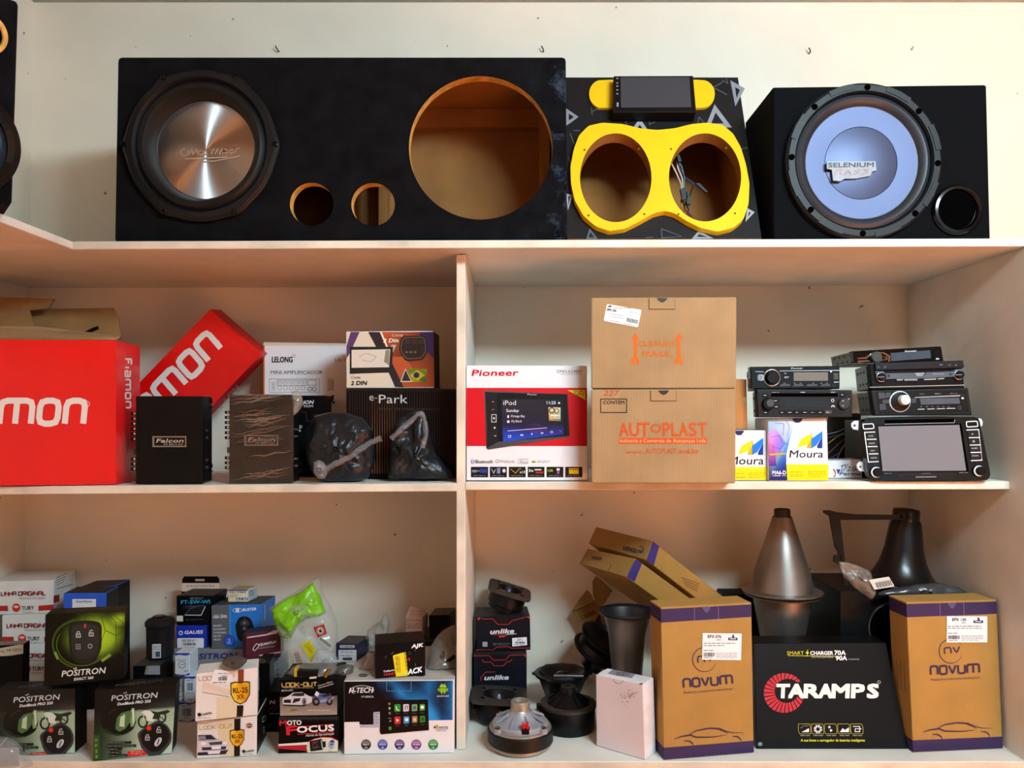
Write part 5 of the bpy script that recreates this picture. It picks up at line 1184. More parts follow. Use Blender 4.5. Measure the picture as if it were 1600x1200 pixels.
# dark carton with taped handwriting
b = Box('carton', 'dark carton with a torn cream tape and handwriting, beside the white video cartons', 'box', W(-34, 1010, 1.63), W(36.5, 1007, 1.645), Vector((wpx(35, 1.645), 1.645, Z3)), Vector((wpx(-34, 1.63), 1.63, Z3)), (-.006, .032, 0), GLOSSB, top=M('grey_lid', '#6e6e6a', .6), side=GLOSSB)
f = b.face('f', ink(.7), 'lettering'); cA = lambda L: [(x/5.45, 980+y/5.45) for x, y in L]
f.poly(cA([(-60, 190), (200, 142), (200, 225), (150, 232), (120, 238), (60, 245), (-60, 248)]), '#b5ad98', 0)
for L in ([(2, 215), (14, 196), (22, 214)], [(30, 195), (30, 214), (44, 212)], [(52, 192), (68, 190)], [(60, 191), (62, 211)], [(75, 208), (78, 188), (90, 190), (80, 198), (92, 206)], [(102, 206), (112, 184), (120, 204)], [(130, 182), (130, 204), (146, 200), (144, 184), (130, 182)], [(158, 178), (158, 200)], [(170, 176), (172, 196), (186, 192)]): f.stroke(cA(L), .8, '#3a352c', 1)
b.done()
# remote-control cartons with green and black art
def padlock(f, cx, cy, s, col, l, open_=False):
    f.stroke([(cx-s, cy), (cx+s, cy), (cx+s, cy+1.5*s), (cx-s, cy+1.5*s)], .32*s, col, l, closed=True)
    f.stroke([(cx-.65*s, cy), (cx-.65*s, cy-.8*s), (cx-.2*s, cy-1.3*s), (cx+.3*s, cy-1.3*s), (cx+.65*s, cy-.8*s)]+([] if open_ else [(cx+.65*s, cy)]), .32*s, col, l)
    f.rect(cx-.15*s, cy+.4*s, cx+.15*s, cy+1.1*s, col, l)
def moto(f, T, l, c1='#d5dfd2', c2='#23301f', wd=1.2):
    for x, y, r_ in ((248, 945, 30), (352, 920, 27)):
        q = T([(x, y), (x+r_, y)]); rr_ = q[1][0]-q[0][0]; f.ring(q[0][0], q[0][1], rr_*.8, rr_, rr_*.35, c2, l, 22)
    f.poly(T([(240, 892), (262, 880), (300, 890), (320, 915), (305, 945), (270, 940), (262, 910)]), c1, l+1)
    f.poly(T([(290, 885), (330, 892), (385, 880), (400, 888), (372, 905), (345, 905), (340, 930), (300, 930), (310, 905)]), c2, l+2)
    f.stroke(T([(262, 880), (240, 872)]), wd, c2, l+2); f.stroke(T([(262, 880), (282, 868)]), wd, c2, l+2); f.stroke(T([(255, 890), (250, 940)]), wd, c1, l+2); f.stroke(T([(340, 915), (375, 940)]), wd, c2, l+2)
def duo(b, dx, dy, left=False):
    f = b.face('f', ink(.4), 'printed_art'); T = lambda L: [((x+dx)/3.53, 860+(y+dy)/3.53) for x, y in L]
    q = [pixof(v) for v in b.c[:4]]
    def fn(u, v):
        if v < .36: return mix('#0b0d0c', '#6f7a74', (v-.16)*3.2*max(0, u-.35)*1.6)
        return mix(mix('#10160f', '#9fb59a', (u-.05)*1.9), mix('#27402c', '#b7cfb6', (u-.1)*1.8), (v-.36)*1.8)
    f.field(q, 18, 22, fn, 0)
    f.text('POSITRON', *T([(74, 830)])[0], *T([(325, 812)])[0], 8.4, '#c3c8c8', 3, bold=.02, slant=.25); f.stroke(T([(140, 790), (160, 782)]), 1.2, '#c3c8c8', 3)
    f.text('DuoBlock PRO 350', *T([(108, 855)])[0], *T([(290, 838)])[0], 4.2, '#e3e6e4', 3, bold=.04, slant=.25)
    f.poly([T([(112+98*math.cos(t), 940+(88 if math.sin(t) < 0 else 82)*math.sin(t))])[0] for t in [i*math.pi/16 for i in range(32)]], '#0a0d0a', 1)
    f.poly(T([(96, 985), (104, 925), (130, 896), (172, 884), (190, 900), (176, 950), (150, 985), (118, 1000)]), '#4d6f46', 2); f.poly(T([(118, 970), (124, 920), (150, 902), (146, 975)]), '#b5ccac', 3); f.poly(T([(172, 900), (186, 872), (200, 868), (208, 930), (200, 968), (182, 975)]), '#7f9d72', 2); f.poly(T([(188, 880), (198, 872), (202, 940), (192, 960)]), '#c6d6bd', 3)
    f.stroke(T([(40, 985), (80, 1012), (140, 1018), (190, 990)]), 1.2, '#3a4a38', 2); f.stroke(T([(58, 905), (78, 885), (112, 872)]), 1, '#33402f', 2)
    moto(f, T, 3)
    fob = chamfer(T([(216, 1010), (245, 985), (330, 935), (385, 965), (408, 1010), (405, 1060), (350, 1125), (290, 1140), (240, 1090)]), 5, True)
    f.poly(fob, '#33373a', 7); f.poly(chamfer(T([(232, 1012), (260, 985), (335, 948), (380, 975), (398, 1015), (392, 1055), (340, 1108), (290, 1112), (246, 1072)]), 5, True), '#0b0c0d', 8)
    c_ = T([(281, 980)])[0]; f.disc(*c_, 4.8, 4.8, '#7a1d12', 9, 18); f.disc(*c_, 3.3, 3.3, '#e0351e', 10, 16)
    c_ = T([(336, 988)])[0]; padlock(f, *c_, 3.1, '#c6cacc', 10, True); c_ = T([(273, 1030)])[0]; padlock(f, *c_, 3.1, '#c6cacc', 10)
    c_ = T([(332, 1056)])[0]; f.poly([(c_[0]+7.8*math.sin(a)*.62+3.2*math.cos(a), c_[1]+7.8*math.cos(a)*-.9+2*math.sin(a)*.0) for a in [i*math.pi/12 for i in range(24)]], '#c6cacc', 10); f.stroke([(c_[0]-1.4, c_[1]+4.6), (c_[0]+1.8, c_[1]-4.6)], 1.6, '#17181a', 11)
    for i, (a, e) in enumerate(((60, 185), (50, 212), (60, 135), (70, 130), (58, 170))): f.poly(T([(a, 1056+i*18-i*1.5), (e, 1052+i*18), (e, 1066+i*18), (a, 1070+i*18)]), '#1a1c1a', 4); f.lines(*T([(a+4, 1056+i*18)])[0], *T([(e-4, 1066+i*18)])[0], 1, '#8a978a', 5, .8, seed=i)
    f.poly(T([(165, 1108), (270, 1098), (272, 1128), (163, 1138)]), '#cf2a1e', 5); f.lines(*T([(180, 1106)])[0], *T([(255, 1126)])[0], 2, '#e8b0a6', 6, .9)
    if not left:
        f.poly(T([(-28, 1020), (10, 1018), (12, 1150), (-28, 1162)]), '#2f4f22', 4)
        for i in range(4): c_ = T([(-8, 1055+i*30)])[0]; f.text('DP25'[i], c_[0]-2, c_[1], c_[0]+2, c_[1], 4.5, '#7aa84a', 6, bold=.03)
    ft = b.face('t', ink(.4), 'lettering'); a_, b_ = T([(100 if left else 95, 752)]), T([(350, 722)])
    ft.text('POSITRON', *a_[0], *b_[0], 4, '#5c5f5f', 1, slant=.3, up=(1.2, -3.4))
    b.done(); return b
d1 = duo(sbox('remote_carton', 'black and green motorcycle alarm carton with a key fob, beside the clear blister pack', (-10, 1079), (117, 1076), (117, 1177), (-10, 1181.5), Z3, .052, GLOSSB, lean=False), 0, 10, True)
d2 = duo(sbox('remote_carton', 'black and green motorcycle alarm carton with a key fob, beside the white lamp boxes', (148.5, 1078), (275, 1069), (268.5, 1177.5), (145, 1189.5), Z3, .05, GLOSSB), 540, 0)
zt_ = max(d1.c[0].z, d1.c[1].z, d2.c[0].z, d2.c[1].z)+.001
c = standing((71, 960.5), (195.5, 955), (193, 1061), (68.5, 1073), zt_)
b = Box('remote_carton', 'green glowing remote control carton resting on the two motorcycle alarm cartons', 'box', *c, depth(c[3], c[2], .052), GLOSSB)
f = b.face('f', ink(.35), 'printed_art'); q = [pixof(v) for v in b.c[:4]]
def fn(u, v):
    d = math.hypot((u-.62)/.52, (v-.36)/.46); e = max(0, .9-d)+max(0, .5-math.hypot((u-.95)/.3, (v-.1)/.25))
    return mix('#0a0d08', mix('#5d801a', '#b4da30', e*1.3), e*2.6-v*.25)
f.field(q, 22, 22, fn, 0)
for L in ([(500, 330), (560, 370), (620, 350), (680, 400)], [(560, 370), (580, 440), (640, 470), (690, 440)], [(640, 470), (640, 540), (690, 580)], [(580, 440), (560, 500)], [(420, 340), (470, 380), (500, 330)], [(600, 350), (640, 400), (640, 470)]): f.stroke(A(L), .9, '#33480f', 1)
f.ring(*A([(450, 515)])[0], 45, 38, 3, '#3a5212', 1, 40, 100, 260); f.ring(*A([(450, 520)])[0], 39, 33, 1, '#5c7d1c', 1, 40, 20, 210); f.stroke(A([(302, 560), (320, 600)]), 4.5, '#6f8a3a', 2); f.stroke(A([(560, 610), (610, 575)]), 4.5, '#7a9a3a', 2)
f.poly(chamfer(A([(375, 410), (400, 392), (480, 385), (545, 392), (562, 415), (560, 540), (530, 610), (480, 635), (420, 625), (385, 570)]), 6, True), '#1f211f', 3); f.poly(chamfer(A([(392, 420), (470, 402), (545, 415), (545, 530), (520, 590), (430, 600), (395, 550)]), 5, True), '#2b2e2b', 4)
f.poly(A([(464, 406), (474, 405), (474, 428), (464, 428)]), '#c23a22', 5); padlock(f, *A([(432, 462)])[0], 3.2, '#cfd3cc', 5); padlock(f, *A([(503, 455)])[0], 3.2, '#cfd3cc', 5, True)
c_ = A([(431, 531)])[0]; f.stroke([(c_[0]-3, c_[1]-3.5), (c_[0]+3, c_[1]-3.5), (c_[0]+3, c_[1]+3.5), (c_[0]-3, c_[1]+3.5)], .9, '#9a9d97', 5, closed=True); f.disc(*c_, 1.2, 1.2, '#9a9d97', 5, 10); c_ = A([(497, 528)])[0]; f.ring(*c_, 3, 3, 1.4, '#9a9d97', 5, 14)
f.text('POSITRON', *A([(340, 697)])[0], *A([(578, 677)])[0], 9.2, '#dadbd6', 5, bold=.025, slant=.25); f.stroke(A([(405, 655), (424, 648)]), 1.3, '#dadbd6', 5); f.text('EXACT 360', *A([(408, 718)])[0], *A([(514, 708)])[0], 4, '#e4e4e0', 5, bold=.04, slant=.25)
ft = b.face('t', ink(.4), 'lettering'); ft.text('POSITRON', *A([(365, 342)])[0], *A([(600, 322)])[0], 4, '#4a4d4a', 1, slant=.3, up=(1.2, -3.2)); b.done()
# clear blister pack at the corner
BL = film('clear_blister', '#c9d2d6', .05, .22, .1, 10)
t = thing('blister_pack', 'clear domed plastic blister pack at the bottom corner of the shelf', 'blister pack', W(-5, 1200, 1.47))
zc_ = .7758
lathe('blister_dome', [(.056, 0), (.054, .010), (.048, .030), (.037, .046), (.02, .054), (0, .056)], BL, t, Matrix.Translation((-.998, 1.478, zc_)), 40, sy=.55)
lathe('flange', [(.066, 0), (.066, .0015), (.056, .0015)], BL, t, Matrix.Translation((-.998, 1.478, zc_)), 40, sy=.55)
for dx in (-.012, .012): tube('dome_rib', [Vector((-.998+dx+.01*math.sin(a), 1.478-.03*math.cos(a), zc_+.056*math.sin(a)**.8)) for a in [.15+i*.17 for i in range(9)]], .0012, BL, t, 6)
block('backing_card', -1.04, -.955, 1.478, 1.480, zc_, zc_+.035, M('grey_backing', '#8f9698', .6), t)
# black relay on a dark carton
t = sbox('carton', 'dark horn carton with an open flap and pale lining, under the black canister', (207.5, 1041), (250, 1040), (250, 1122), (207.5, 1123), Z3, .085, BCARD, lean=False, top=M('dusty_black_card', '#2a2a28', .6))
f = t.face('f', ink(.6), 'print'); f.poly(Bc([(205, 1062), (362, 1062), (362, 1160), (190, 1160)]), '#8f94a0', 0); f.poly(Bc([(190, 1075), (210, 1062), (200, 1160), (170, 1160)]), '#8a8060', 1); t.done()
zr = t.c[0].z+.001
rl = thing('horn_canister', 'black plastic canister with a white coded sticker, standing on a dark carton', 'canister', Vector((wpx(249, 1.77), 1.77, zr)))
hc = W(0, 965, 1.77).z-zr; m = Matrix.Translation((wpx(249, 1.77), 1.775, zr)); r0 = 21*1.77/1200
lathe('canister_body', [(r0*.8, 0), (r0*.95, .004), (r0*.97, hc*.75), (r0*1.0, hc*.8), (r0*1.06, hc*.82), (r0*1.06, hc*.9), (r0*.9, hc*.96), (r0*.5, hc), (0, hc)], MATTE, rl, m, 40)
lathe('cap_rim', [(r0*.45, hc*.97), (r0*.45, hc*1.03), (r0*.38, hc*1.04), (0, hc*1.03)], BLKG, rl, m @ Matrix.Translation((-.003, 0, 0)), 24)
sk = Print(Vector((0, 1.775-r0*1.02, 0)), (0, -1, 0), rl)
st = sk.raise_('sticker', [(238, 1006.5), (251.5, 1006), (251.5, 1028), (238, 1028.5)], .0006, M('label_paper_w', '#cdd2d8', .5), rl); pc = Print(sk.at(245, 1015, .0006), (0, -1, 0), st, 'print')
pc.rect(243, 1018, 250, 1026.5, '#4a4d55', 1); pc.lines(239, 1009, 250, 1016, 2, '#5a5d66', 1, 1); pc.lines(239, 1018, 242, 1027, 3, '#5a5d66', 1, 1); pc.done()
# white lamp boxes
LW = M('lamp_box_white', '#cfd8e2', .5, var=.04)
def lampbox(label, x0, x1, y0, y1, Y, z, D, a=0, wave_=True):
    c = [W(x0, y0, Y), W(x1, y0, Y-a), Vector((wpx(x1, Y-a), Y-a, z)), Vector((wpx(x0, Y), Y, z))]; c[0].z = c[1].z
    b = Box('lamp_carton', label, 'box', *c, depth(c[3], c[2], D), LW, group='white and blue lamp cartons')
    f = b.face('f', ink(.5), 'printed_art'); xa, xb = pixof(c[0])[0], pixof(c[1])[0]; ya, yb = pixof(c[1])[1], pixof(c[2])[1]; w_ = xb-xa
    f.poly([(xa, ya), (xb, ya), (xb, ya+2.2), (xa+w_*.7, ya+4), (xa+w_*.35, ya+2.5), (xa, ya+4)], '#2438a0', 0); f.poly([(xa, yb), (xa, yb-2.5), (xa+w_*.35, yb-1), (xa+w_*.7, yb-1), (xb, yb-4), (xb, yb)], '#2438a0', 0)
    if wave_: f.ring((xa+xb)/2-.5, ya+18, 5.4, 5.4, .8, '#3a4a7a', 1, 24); f.stroke([((xa+xb)/2-3, ya+17), ((xa+xb)/2-1, ya+18.5), ((xa+xb)/2+2.5, ya+17)], .8, '#3a4a7a', 1); f.lines(xa+3.5, ya+9, xb-5, ya+12, 1, '#5a6a96', 1, .8); f.lines(xb-9, yb-8, xb-2, yb-5, 2, '#5a6a96', 1, .7)
    else: f.barcode(xa+5, ya+10, xb-5, ya+22, '#2a3656', 1); f.lines(xa+3, ya+4, xb-4, ya+8, 1, '#4a5a86', 1, .8); f.ring((xa+xb)/2, yb-4, 3, 3, .7, '#3a4a7a', 1, 14, 180, 360); f.lines(xa+3, ya+24, xb-3, ya+28, 1, '#4a5a86', 1, .8)
    b.done(); return b
l0 = lampbox('lower white lamp carton lying on the shelf beside the shield-printed pair', 280, 303.5, 1097, 1121, 1.695, Z3, .04, 0, False)
l1 = lampbox('narrow white lamp carton with a blue edge, lowest but one, beside the barcode carton', 275.5, 286.5, 1057.5, 1098, 1.70, l0.c[0].z+.0008, .04)
l2 = lampbox('white lamp carton showing a barcode, under the upright lamp carton', 287.5, 306, 1057, 1097, 1.685, l0.c[0].z+.0008, .045, 0, False)
zl = max(l1.c[0].z, l2.c[0].z)+.0008
l3 = lampbox('upright white lamp carton with blue waves and a round emblem, topmost of the lamp cartons', 273, 296.5, 1020.5, 1054, 1.69, zl, .045, .0)
# grey long carton
gy_ = M('grey_card', '#84868a', .6, var=.05)
b = sbox('carton', 'long grey carton with dark blue lettering, beneath the blue boxes', (266, 1014), (382, 1014), (382, 1102), (266, 1102), Z3, .135, gy_, lean=False)
f = b.face('f', ink(.5), 'lettering'); f.text('POSITRON', *Bc([(590, 1003)])[0], *Bc([(1125, 990)])[0], 8.6, '#1c2c7c', 1, bold=.04, slant=.2); b.done()
zg = b.c[0].z+.0008; Yg = b.c[0].y+.003
# gauss
b = Box('carton', 'bright blue carton with a white barcode label, under the black hang-tab carton', 'box', W(275, 978, Yg), W(322.5, 977.5, Yg), Vector((wpx(323, Yg), Yg, zg)), Vector((wpx(275.5, Yg), Yg, zg)), (.002, .1, 0), M('royal_blue_card', '#0f2fb4', .45, var=.05), side=M('dark_blue_card', '#101c4a', .5))
f = b.face('f', ink(.45), 'lettering'); f.disc(282.5, 989, 3.4, 3.6, '#e6e9f2', 1, 18); f.disc(282.5, 989, 1.8, 2, '#2038b8', 2, 14); f.text('GAUSS', *Bc([(585, 738)])[0], *Bc([(775, 733)])[0], 5, '#f2f4fa', 1, bold=.05, slant=.25); f.lines(305, 1013, 316, 1015, 1, '#c0c8ea', 1, .8)
def lg(p):
    p.lines(284, 999, 308, 1003, 2, '#3a3d46', 1, .9); p.barcode(286, 1004.5, 306, 1008.5, '#181a22', 1); p.lines(288, 1010, 304, 1012, 1, '#6a6d76', 1, .7)
sticker(b, 'f', rrect(277, 997, 318.5, 1013, 1.5), lg); b.done()
zf_ = max(p.z for p in b.c)+.0008; Yf = Yg+.004
b = Box('carton', 'black carton with turquoise lettering and an upright hang tab, on the blue barcode carton', 'box', W(275.5, 931, Yf), W(333, 931, Yf), Vector((wpx(325, Yf), Yf, zf_)), Vector((wpx(275.5, Yf), Yf, zf_)), (.006, .075, 0), BCARD, top=M('dusty_black_card', '#2a2a28', .6))
f = b.face('f', ink(.4), 'lettering'); f.text('FT-SW-WI', *Bc([(553, 425)])[0], *Bc([(853, 418)])[0], 5.6, '#2aa6d0', 1, bold=.03); f.lines(297, 933, 318, 937, 2, '#8a8c90', 1, .7)
f.field([(285, 946), (322, 946), (322, 953), (285, 953)], 8, 3, lambda u, v: mix('#0c0c12', '#4a4a6a', (1-abs(u-.4)*2.2)*(1-v)), 1)
f.stroke(Bc([(590, 540), (640, 480), (720, 445), (800, 440)]), .9, '#5a5a72', 2); f.stroke(Bc([(590, 540), (762, 542), (805, 450)]), 1.2, '#c8c8d6', 2); f.poly(Bc([(600, 535), (650, 485), (790, 455), (755, 535)]), '#16161e', 2); f.lines(290, 967.5, 319, 969, 1, '#5a5a66', 1, .7)
f.rect(276, 962, 286, 971, '#d9d6d0', 2); b.done()   # plain square where a code stood
hp = [W(x, y, Yf+.078) for x, y in ((283.5, 932), (342.5, 932), (343, 908), (341, 901.5), (287, 901), (285, 904))]
ht = Print(hp[0], (0, -1, 0), b.o)
tabm = face_plate(ht, [(283.8, 928), (342.5, 928), (342.8, 905), (340, 900.5), (288, 900.5), (285, 905)], [rrect(305, 904.5, 320, 908, 1)], .001, [BCARD], 'hang_tab', b.o)
pt = Print(ht.at(300, 915, .001), (0, -1, 0), tabm, 'lettering'); pt.rect(283.9, 911, 342.6, 924.2, '#d8c4b2', 0); pt.text('FAAFTECH', *Bc([(612, 247)])[0], *Bc([(893, 245)])[0], 2.7, '#3a322c', 1, slant=.2); pt.lines(302, 919, 325, 921, 1, '#6a5a50', 1, .7); pt.done()
# blue and grey alarm carton
Yb_ = Yg-.004
BB = M('alarm_blue', '#1674d0', .45, var=.05)
b = Box('carton', 'grey and blue car alarm carton with a black key fob, beside the green airbag sack', 'box', W(330.5, 946, Yb_), W(409, 944.5, Yb_), Vector((wpx(407, Yb_), Yb_, zg)), Vector((wpx(331, Yb_), Yb_, zg)), (.004, .09, 0), BB, side=M('alarm_blue_side', '#1a5fae', .5), top=M('alarm_lid', '#33383f', .5))
f = b.face('f', ink(.45), 'printed_art'); f.poly(Bc([(868, 440), (1055, 435), (1055, 905), (872, 905)]), '#5d6066', 0)
f.poly(Bc([(1055, 435), (1075, 435), (1075, 905), (1055, 905)]), '#2b8ae0', 1); c_ = Bc([(1140, 490)])[0]; f.disc(*c_, 7.5, 3.6, '#dfe8f4', 1, 24); f.disc(*c_, 6.5, 2.8, '#1660b4', 2, 24); f.disc(*c_, 3.2, 2.8, '#dfe8f4', 3, 18); f.text('BUSTER', *Bc([(1195, 500)])[0], *Bc([(1335, 490)])[0], 4.2, '#e8eef8', 1, bold=.04, slant=.25)
f.text('HBA-2000', *Bc([(888, 575)])[0], *Bc([(1032, 568)])[0], 4.4, '#d8dade', 1, bold=.03); f.lines(334, 959, 352, 962, 1, '#a8aab0', 1, .8)
for i, s_ in enumerate(('RECURSOS', 'DE CONFORTO', 'E COMODIDADE', 'PARA SEU', 'VEÍCULO')): f.text(s_, *Bc([(890, 662+i*36)])[0], *Bc([((975, 1018, 1022, 970, 965)[i], 658+i*36)])[0], 2.7, '#d8dade', 1, bold=.02)
fobp = chamfer(Bc([(1115, 650), (1150, 570), (1210, 548), (1275, 570), (1310, 650), (1310, 700), (1250, 800), (1200, 820), (1140, 790)]), 4, True); f.poly(fobp, '#0d0d10', 2)
f.poly(Bc([(1165, 640), (1180, 600), (1215, 585), (1250, 600), (1265, 640), (1215, 655)]), '#3a3d44', 3); f.poly(Bc([(1185, 660), (1240, 660), (1240, 700), (1185, 700)]), '#2c2e34', 3); f.disc(*Bc([(1213, 572)])[0], .8, .8, '#c03a2a', 3, 8); f.ring(*Bc([(1213, 622)])[0], 1, 1.2, .6, '#b8bac0', 4, 10); f.ring(*Bc([(1213, 682)])[0], 1, 1.2, .6, '#b8bac0', 4, 10)
c_ = Bc([(1055, 810)])[0]; f.poly([(c_[0]+(9.8 if i % 2 else 8.8)*math.cos(i*math.pi/20), c_[1]+(9.8 if i % 2 else 8.8)*math.sin(i*math.pi/20)) for i in range(40)], '#1c3f9a', 4); f.disc(*c_, 7.4, 7.4, '#2a5cc0', 5, 24); f.text('2', c_[0]-2, c_[1]+1.5, c_[0]+1.5, c_[1]+1.5, 4.6, '#e8ecf6', 6); f.lines(c_[0]-4, c_[1]+2.5, c_[0]+4, c_[1]+4.5, 1, '#d0d8ee', 6, .8)
fs = b.face('r', ink(.5), 'lettering'); fs.stroke(Bc([(1425, 430), (1425, 590)]), 1.6, '#7aa8dc', 1); fs.stroke(Bc([(1392, 500), (1392, 640)]), 1.1, '#5a8ccc', 1); b.done()
zz_ = max(p.z for p in b.c)+.0008
b = Box('bulb_carton', 'tiny cream and blue bulb carton on top of the blue alarm carton', 'box', W(355.5, 921.5, Yb_+.02), W(387, 921.5, Yb_+.02), Vector((wpx(387, Yb_+.02), Yb_+.02, zz_)), Vector((wpx(356, Yb_+.02), Yb_+.02, zz_)), (.008, .045, 0), M('cream_card', '#d6d2b8', .6), side=M('pale_blue_card', '#a9b8bc', .6), top=M('tan_lid', '#a08e66', .6))
f = b.face('f', ink(.5), 'lettering'); f.rect(355.5, 921.3, 387.2, 923.2, '#1c2f78', 0); f.text('751 7465', 358, 927, 384, 926.5, 2.8, '#2a3f80', 1, bold=.03); f.rect(369, 934, 387, 938, '#1c2f78', 1); f.text('BLZ 460', 370, 937.4, 386, 937.4, 2.6, '#e8eaf0', 2, bold=.04); f.poly([(357, 930), (366, 928), (374, 931), (366, 934), (358, 934)], '#c6b890', 1)
fs = b.face('r', ink(.5), 'lettering'); fs.ring(*Bc([(1285, 310)])[0], 2.4, 4, 1, '#3a6a9a', 1, 16); b.done()
# look-out pair
WC = M('cream_white_card', '#e4e1de', .5, var=.03, scale=8)
def shield(f, cx, cy, w_, h_, l, t1, t2):
    o = lambda k: [(cx-w_*k, cy-h_*.5*k), (cx-w_*.5*k, cy-h_*.56*k), (cx, cy-h_*.52*k), (cx+w_*.5*k, cy-h_*.58*k), (cx+w_*k, cy-h_*.55*k), (cx+w_*.98*k, cy+h_*.05*k), (cx+w_*.6*k, cy+h_*.36*k), (cx, cy+h_*.5*k), (cx-w_*.6*k, cy+h_*.36*k), (cx-w_*.98*k, cy+h_*.05*k)]
    f.poly(o(1), '#2a2014', l); f.poly(o(.9), '#d9a218', l+1, cols=['#e8b422', '#f0c63a', '#d99a14', '#f0c63a', '#e0a81c', '#c98a10', '#b87a0c', '#e8b422', '#f4d060', '#f0c63a'])
    f.text(t1, cx-w_*.72, cy-h_*.02, cx+w_*.75, cy-h_*.06, h_*.24, '#2a1d0e', l+2, bold=.03); f.text(t2, cx-w_*.32, cy+h_*.27, cx+w_*.42, cy+h_*.23, h_*.22, '#8a3a14', l+2, bold=.03)
lo = sbox('alarm_carton', 'cream car alarm carton picturing a silver car, lower of two with gold shields', (308, 1127.5), (401.5, 1118.5), (401, 1180.5), (307, 1185.5), Z3, .10, WC, side=BCARD, lean=False)
f = lo.face('f', ink(.4), 'printed_art'); f.poly(C([(340, 590), (500, 585), (500, 930), (360, 935)]), '#d9cfae', 0); f.poly(C([(492, 590), (548, 585), (542, 930), (490, 932)]), '#17130f', 1)
f.tech('LOOK-OUT', *C([(184, 686)])[0], *C([(478, 668)])[0], 5.2, 1, '#b39a5c', 1, ch=.15, gap=.3); f.lines(*C([(230, 628)])[0], *C([(420, 645)])[0], 1, '#b3a27a', 1, .8)
shield(f, *C([(517, 768)])[0], 11.5, 26, 3, 'RL-25', 'XR')
sp = C([(625, 650)])[0]; f.poly([(sp[0]+(6.5 if i % 2 else 3.6)*math.cos(i*math.pi/10), sp[1]+(5 if i % 2 else 3)*math.sin(i*math.pi/10)) for i in range(20)], '#7a3a34', 2); f.lines(sp[0]-4, sp[1]-2, sp[0]+4, sp[1]+2, 1, '#e0c8c0', 3, 1.2)
f.disc(*C([(576, 880)])[0], 2.6, 2.6, '#201d22', 2, 14); f.text('LookOut', *C([(592, 890)])[0], *C([(665, 880)])[0], 3.4, '#26232a', 2, bold=.03, slant=.25); f.lines(*C([(570, 900)])[0], *C([(660, 905)])[0], 1, '#77737a', 2, .7)
f.poly(C([(162, 735), (300, 728), (345, 770), (430, 800), (440, 870), (420, 900), (165, 915)]), '#cfcbd6', 2); f.poly(C([(168, 735), (285, 732), (330, 772), (180, 778)]), '#2b2838', 3); f.poly(C([(175, 745), (230, 740), (240, 770), (180, 775)]), '#8a869a', 4)
f.poly(C([(262, 800), (385, 790), (380, 818), (275, 825)]), '#4a4758', 3); f.poly(C([(195, 795), (240, 800), (235, 825), (195, 820)]), '#f0eef6', 3); f.poly(C([(388, 795), (430, 795), (425, 818), (392, 818)]), '#f0eef6', 3); f.stroke(C([(165, 780), (255, 785), (345, 772)]), .8, '#77738a', 4)
f.poly(C([(200, 845), (420, 835), (415, 862), (205, 872)]), '#33303e', 3); f.poly(C([(290, 840), (372, 836), (372, 858), (290, 862)]), '#f2f0f4', 4); f.poly(C([(165, 890), (250, 885), (440, 865), (415, 905), (165, 918)]), '#2d2a36', 3); f.poly(C([(250, 880), (370, 874), (360, 900), (260, 905)]), '#e6e2ee', 4)
fs = lo.face('r', ink(.5), 'lettering'); fs.stroke(C([(745, 575), (770, 560), (770, 600), (745, 620)]), .8, '#b8bcc0', 1, closed=True); fs.ring(*C([(757, 690)])[0], 1.4, 6, .6, '#9a9ea2', 1, 16); lo.done()
zlo = max(p.z for p in lo.c)+.0012
c = [onshelf(305.5, 1127, zlo), onshelf(402, 1116.5, zlo)]
up = sbox('alarm_carton', 'cream car alarm carton with a white barcode sticker, upper of two with gold shields', (306.5, 1053), (402.5, 1043.5), (402, 1117.5), (305, 1127.5), zlo, .062, WC, lean=False)
f = up.face('f', ink(.4), 'printed_art'); f.poly(C([(330, 400), (520, 390), (515, 580), (335, 595)]), '#ddd2b4', 0); f.poly(C([(525, 145), (578, 142), (575, 270), (525, 275)]), '#8a3a1c', 1); f.poly(C([(516, 470), (575, 468), (568, 565), (512, 572)]), '#17130f', 1)
f.tech('LOOK', *C([(175, 250)])[0], *C([(330, 240)])[0], 6, 1, '#b38a4c', 1, ch=.15, gap=.3); f.text('T', *C([(476, 225)])[0], *C([(506, 222)])[0], 5.5, '#b38a4c', 1)
shield(f, *C([(546, 365)])[0], 15.5, 34, 3, 'RL-25', 'XR'); sp = C([(222, 137)])[0]; f.poly([(sp[0]+(7 if i % 2 else 3.8)*math.cos(i*math.pi/10), sp[1]+(3.6 if i % 2 else 2)*math.sin(i*math.pi/10)) for i in range(20)], '#7a3a2c', 2)
f.poly(C([(215, 260), (470, 330), (450, 380), (210, 330)]), '#e6cfc0', 1, cols=['#dccabd', '#e0d3c2', '#d9cdb8', '#e6d2c6']); f.stroke(C([(205, 350), (450, 395)]), .8, '#a05a54', 2)
f.disc(*C([(180, 552)])[0], 3, 3, '#201d22', 2, 14); f.text('LookOut', *C([(200, 562)])[0], *C([(290, 545)])[0], 3.8, '#26232a', 2, bold=.03, slant=.25); f.lines(*C([(165, 578)])[0], *C([(285, 585)])[0], 1, '#77737a', 2, .7)
def ls(p):
    p.lines(*C([(345, 175)])[0], *C([(430, 195)])[0], 1, '#6a6a70', 1, .9); p.barcode(*C([(350, 215)])[0], *C([(430, 248)])[0], '#1a1a1e', 1); p.lines(*C([(380, 202)])[0], *C([(436, 212)])[0], 1, '#3a3a40', 1, .9); p.lines(*C([(300, 258)])[0], *C([(430, 272)])[0], 1, '#3a3a40', 1, 1)
sticker(up, 'f', chamfer(C([(318, 150), (482, 168), (448, 292), (275, 268)]), 1.2, True), ls, .0008)
up.done()
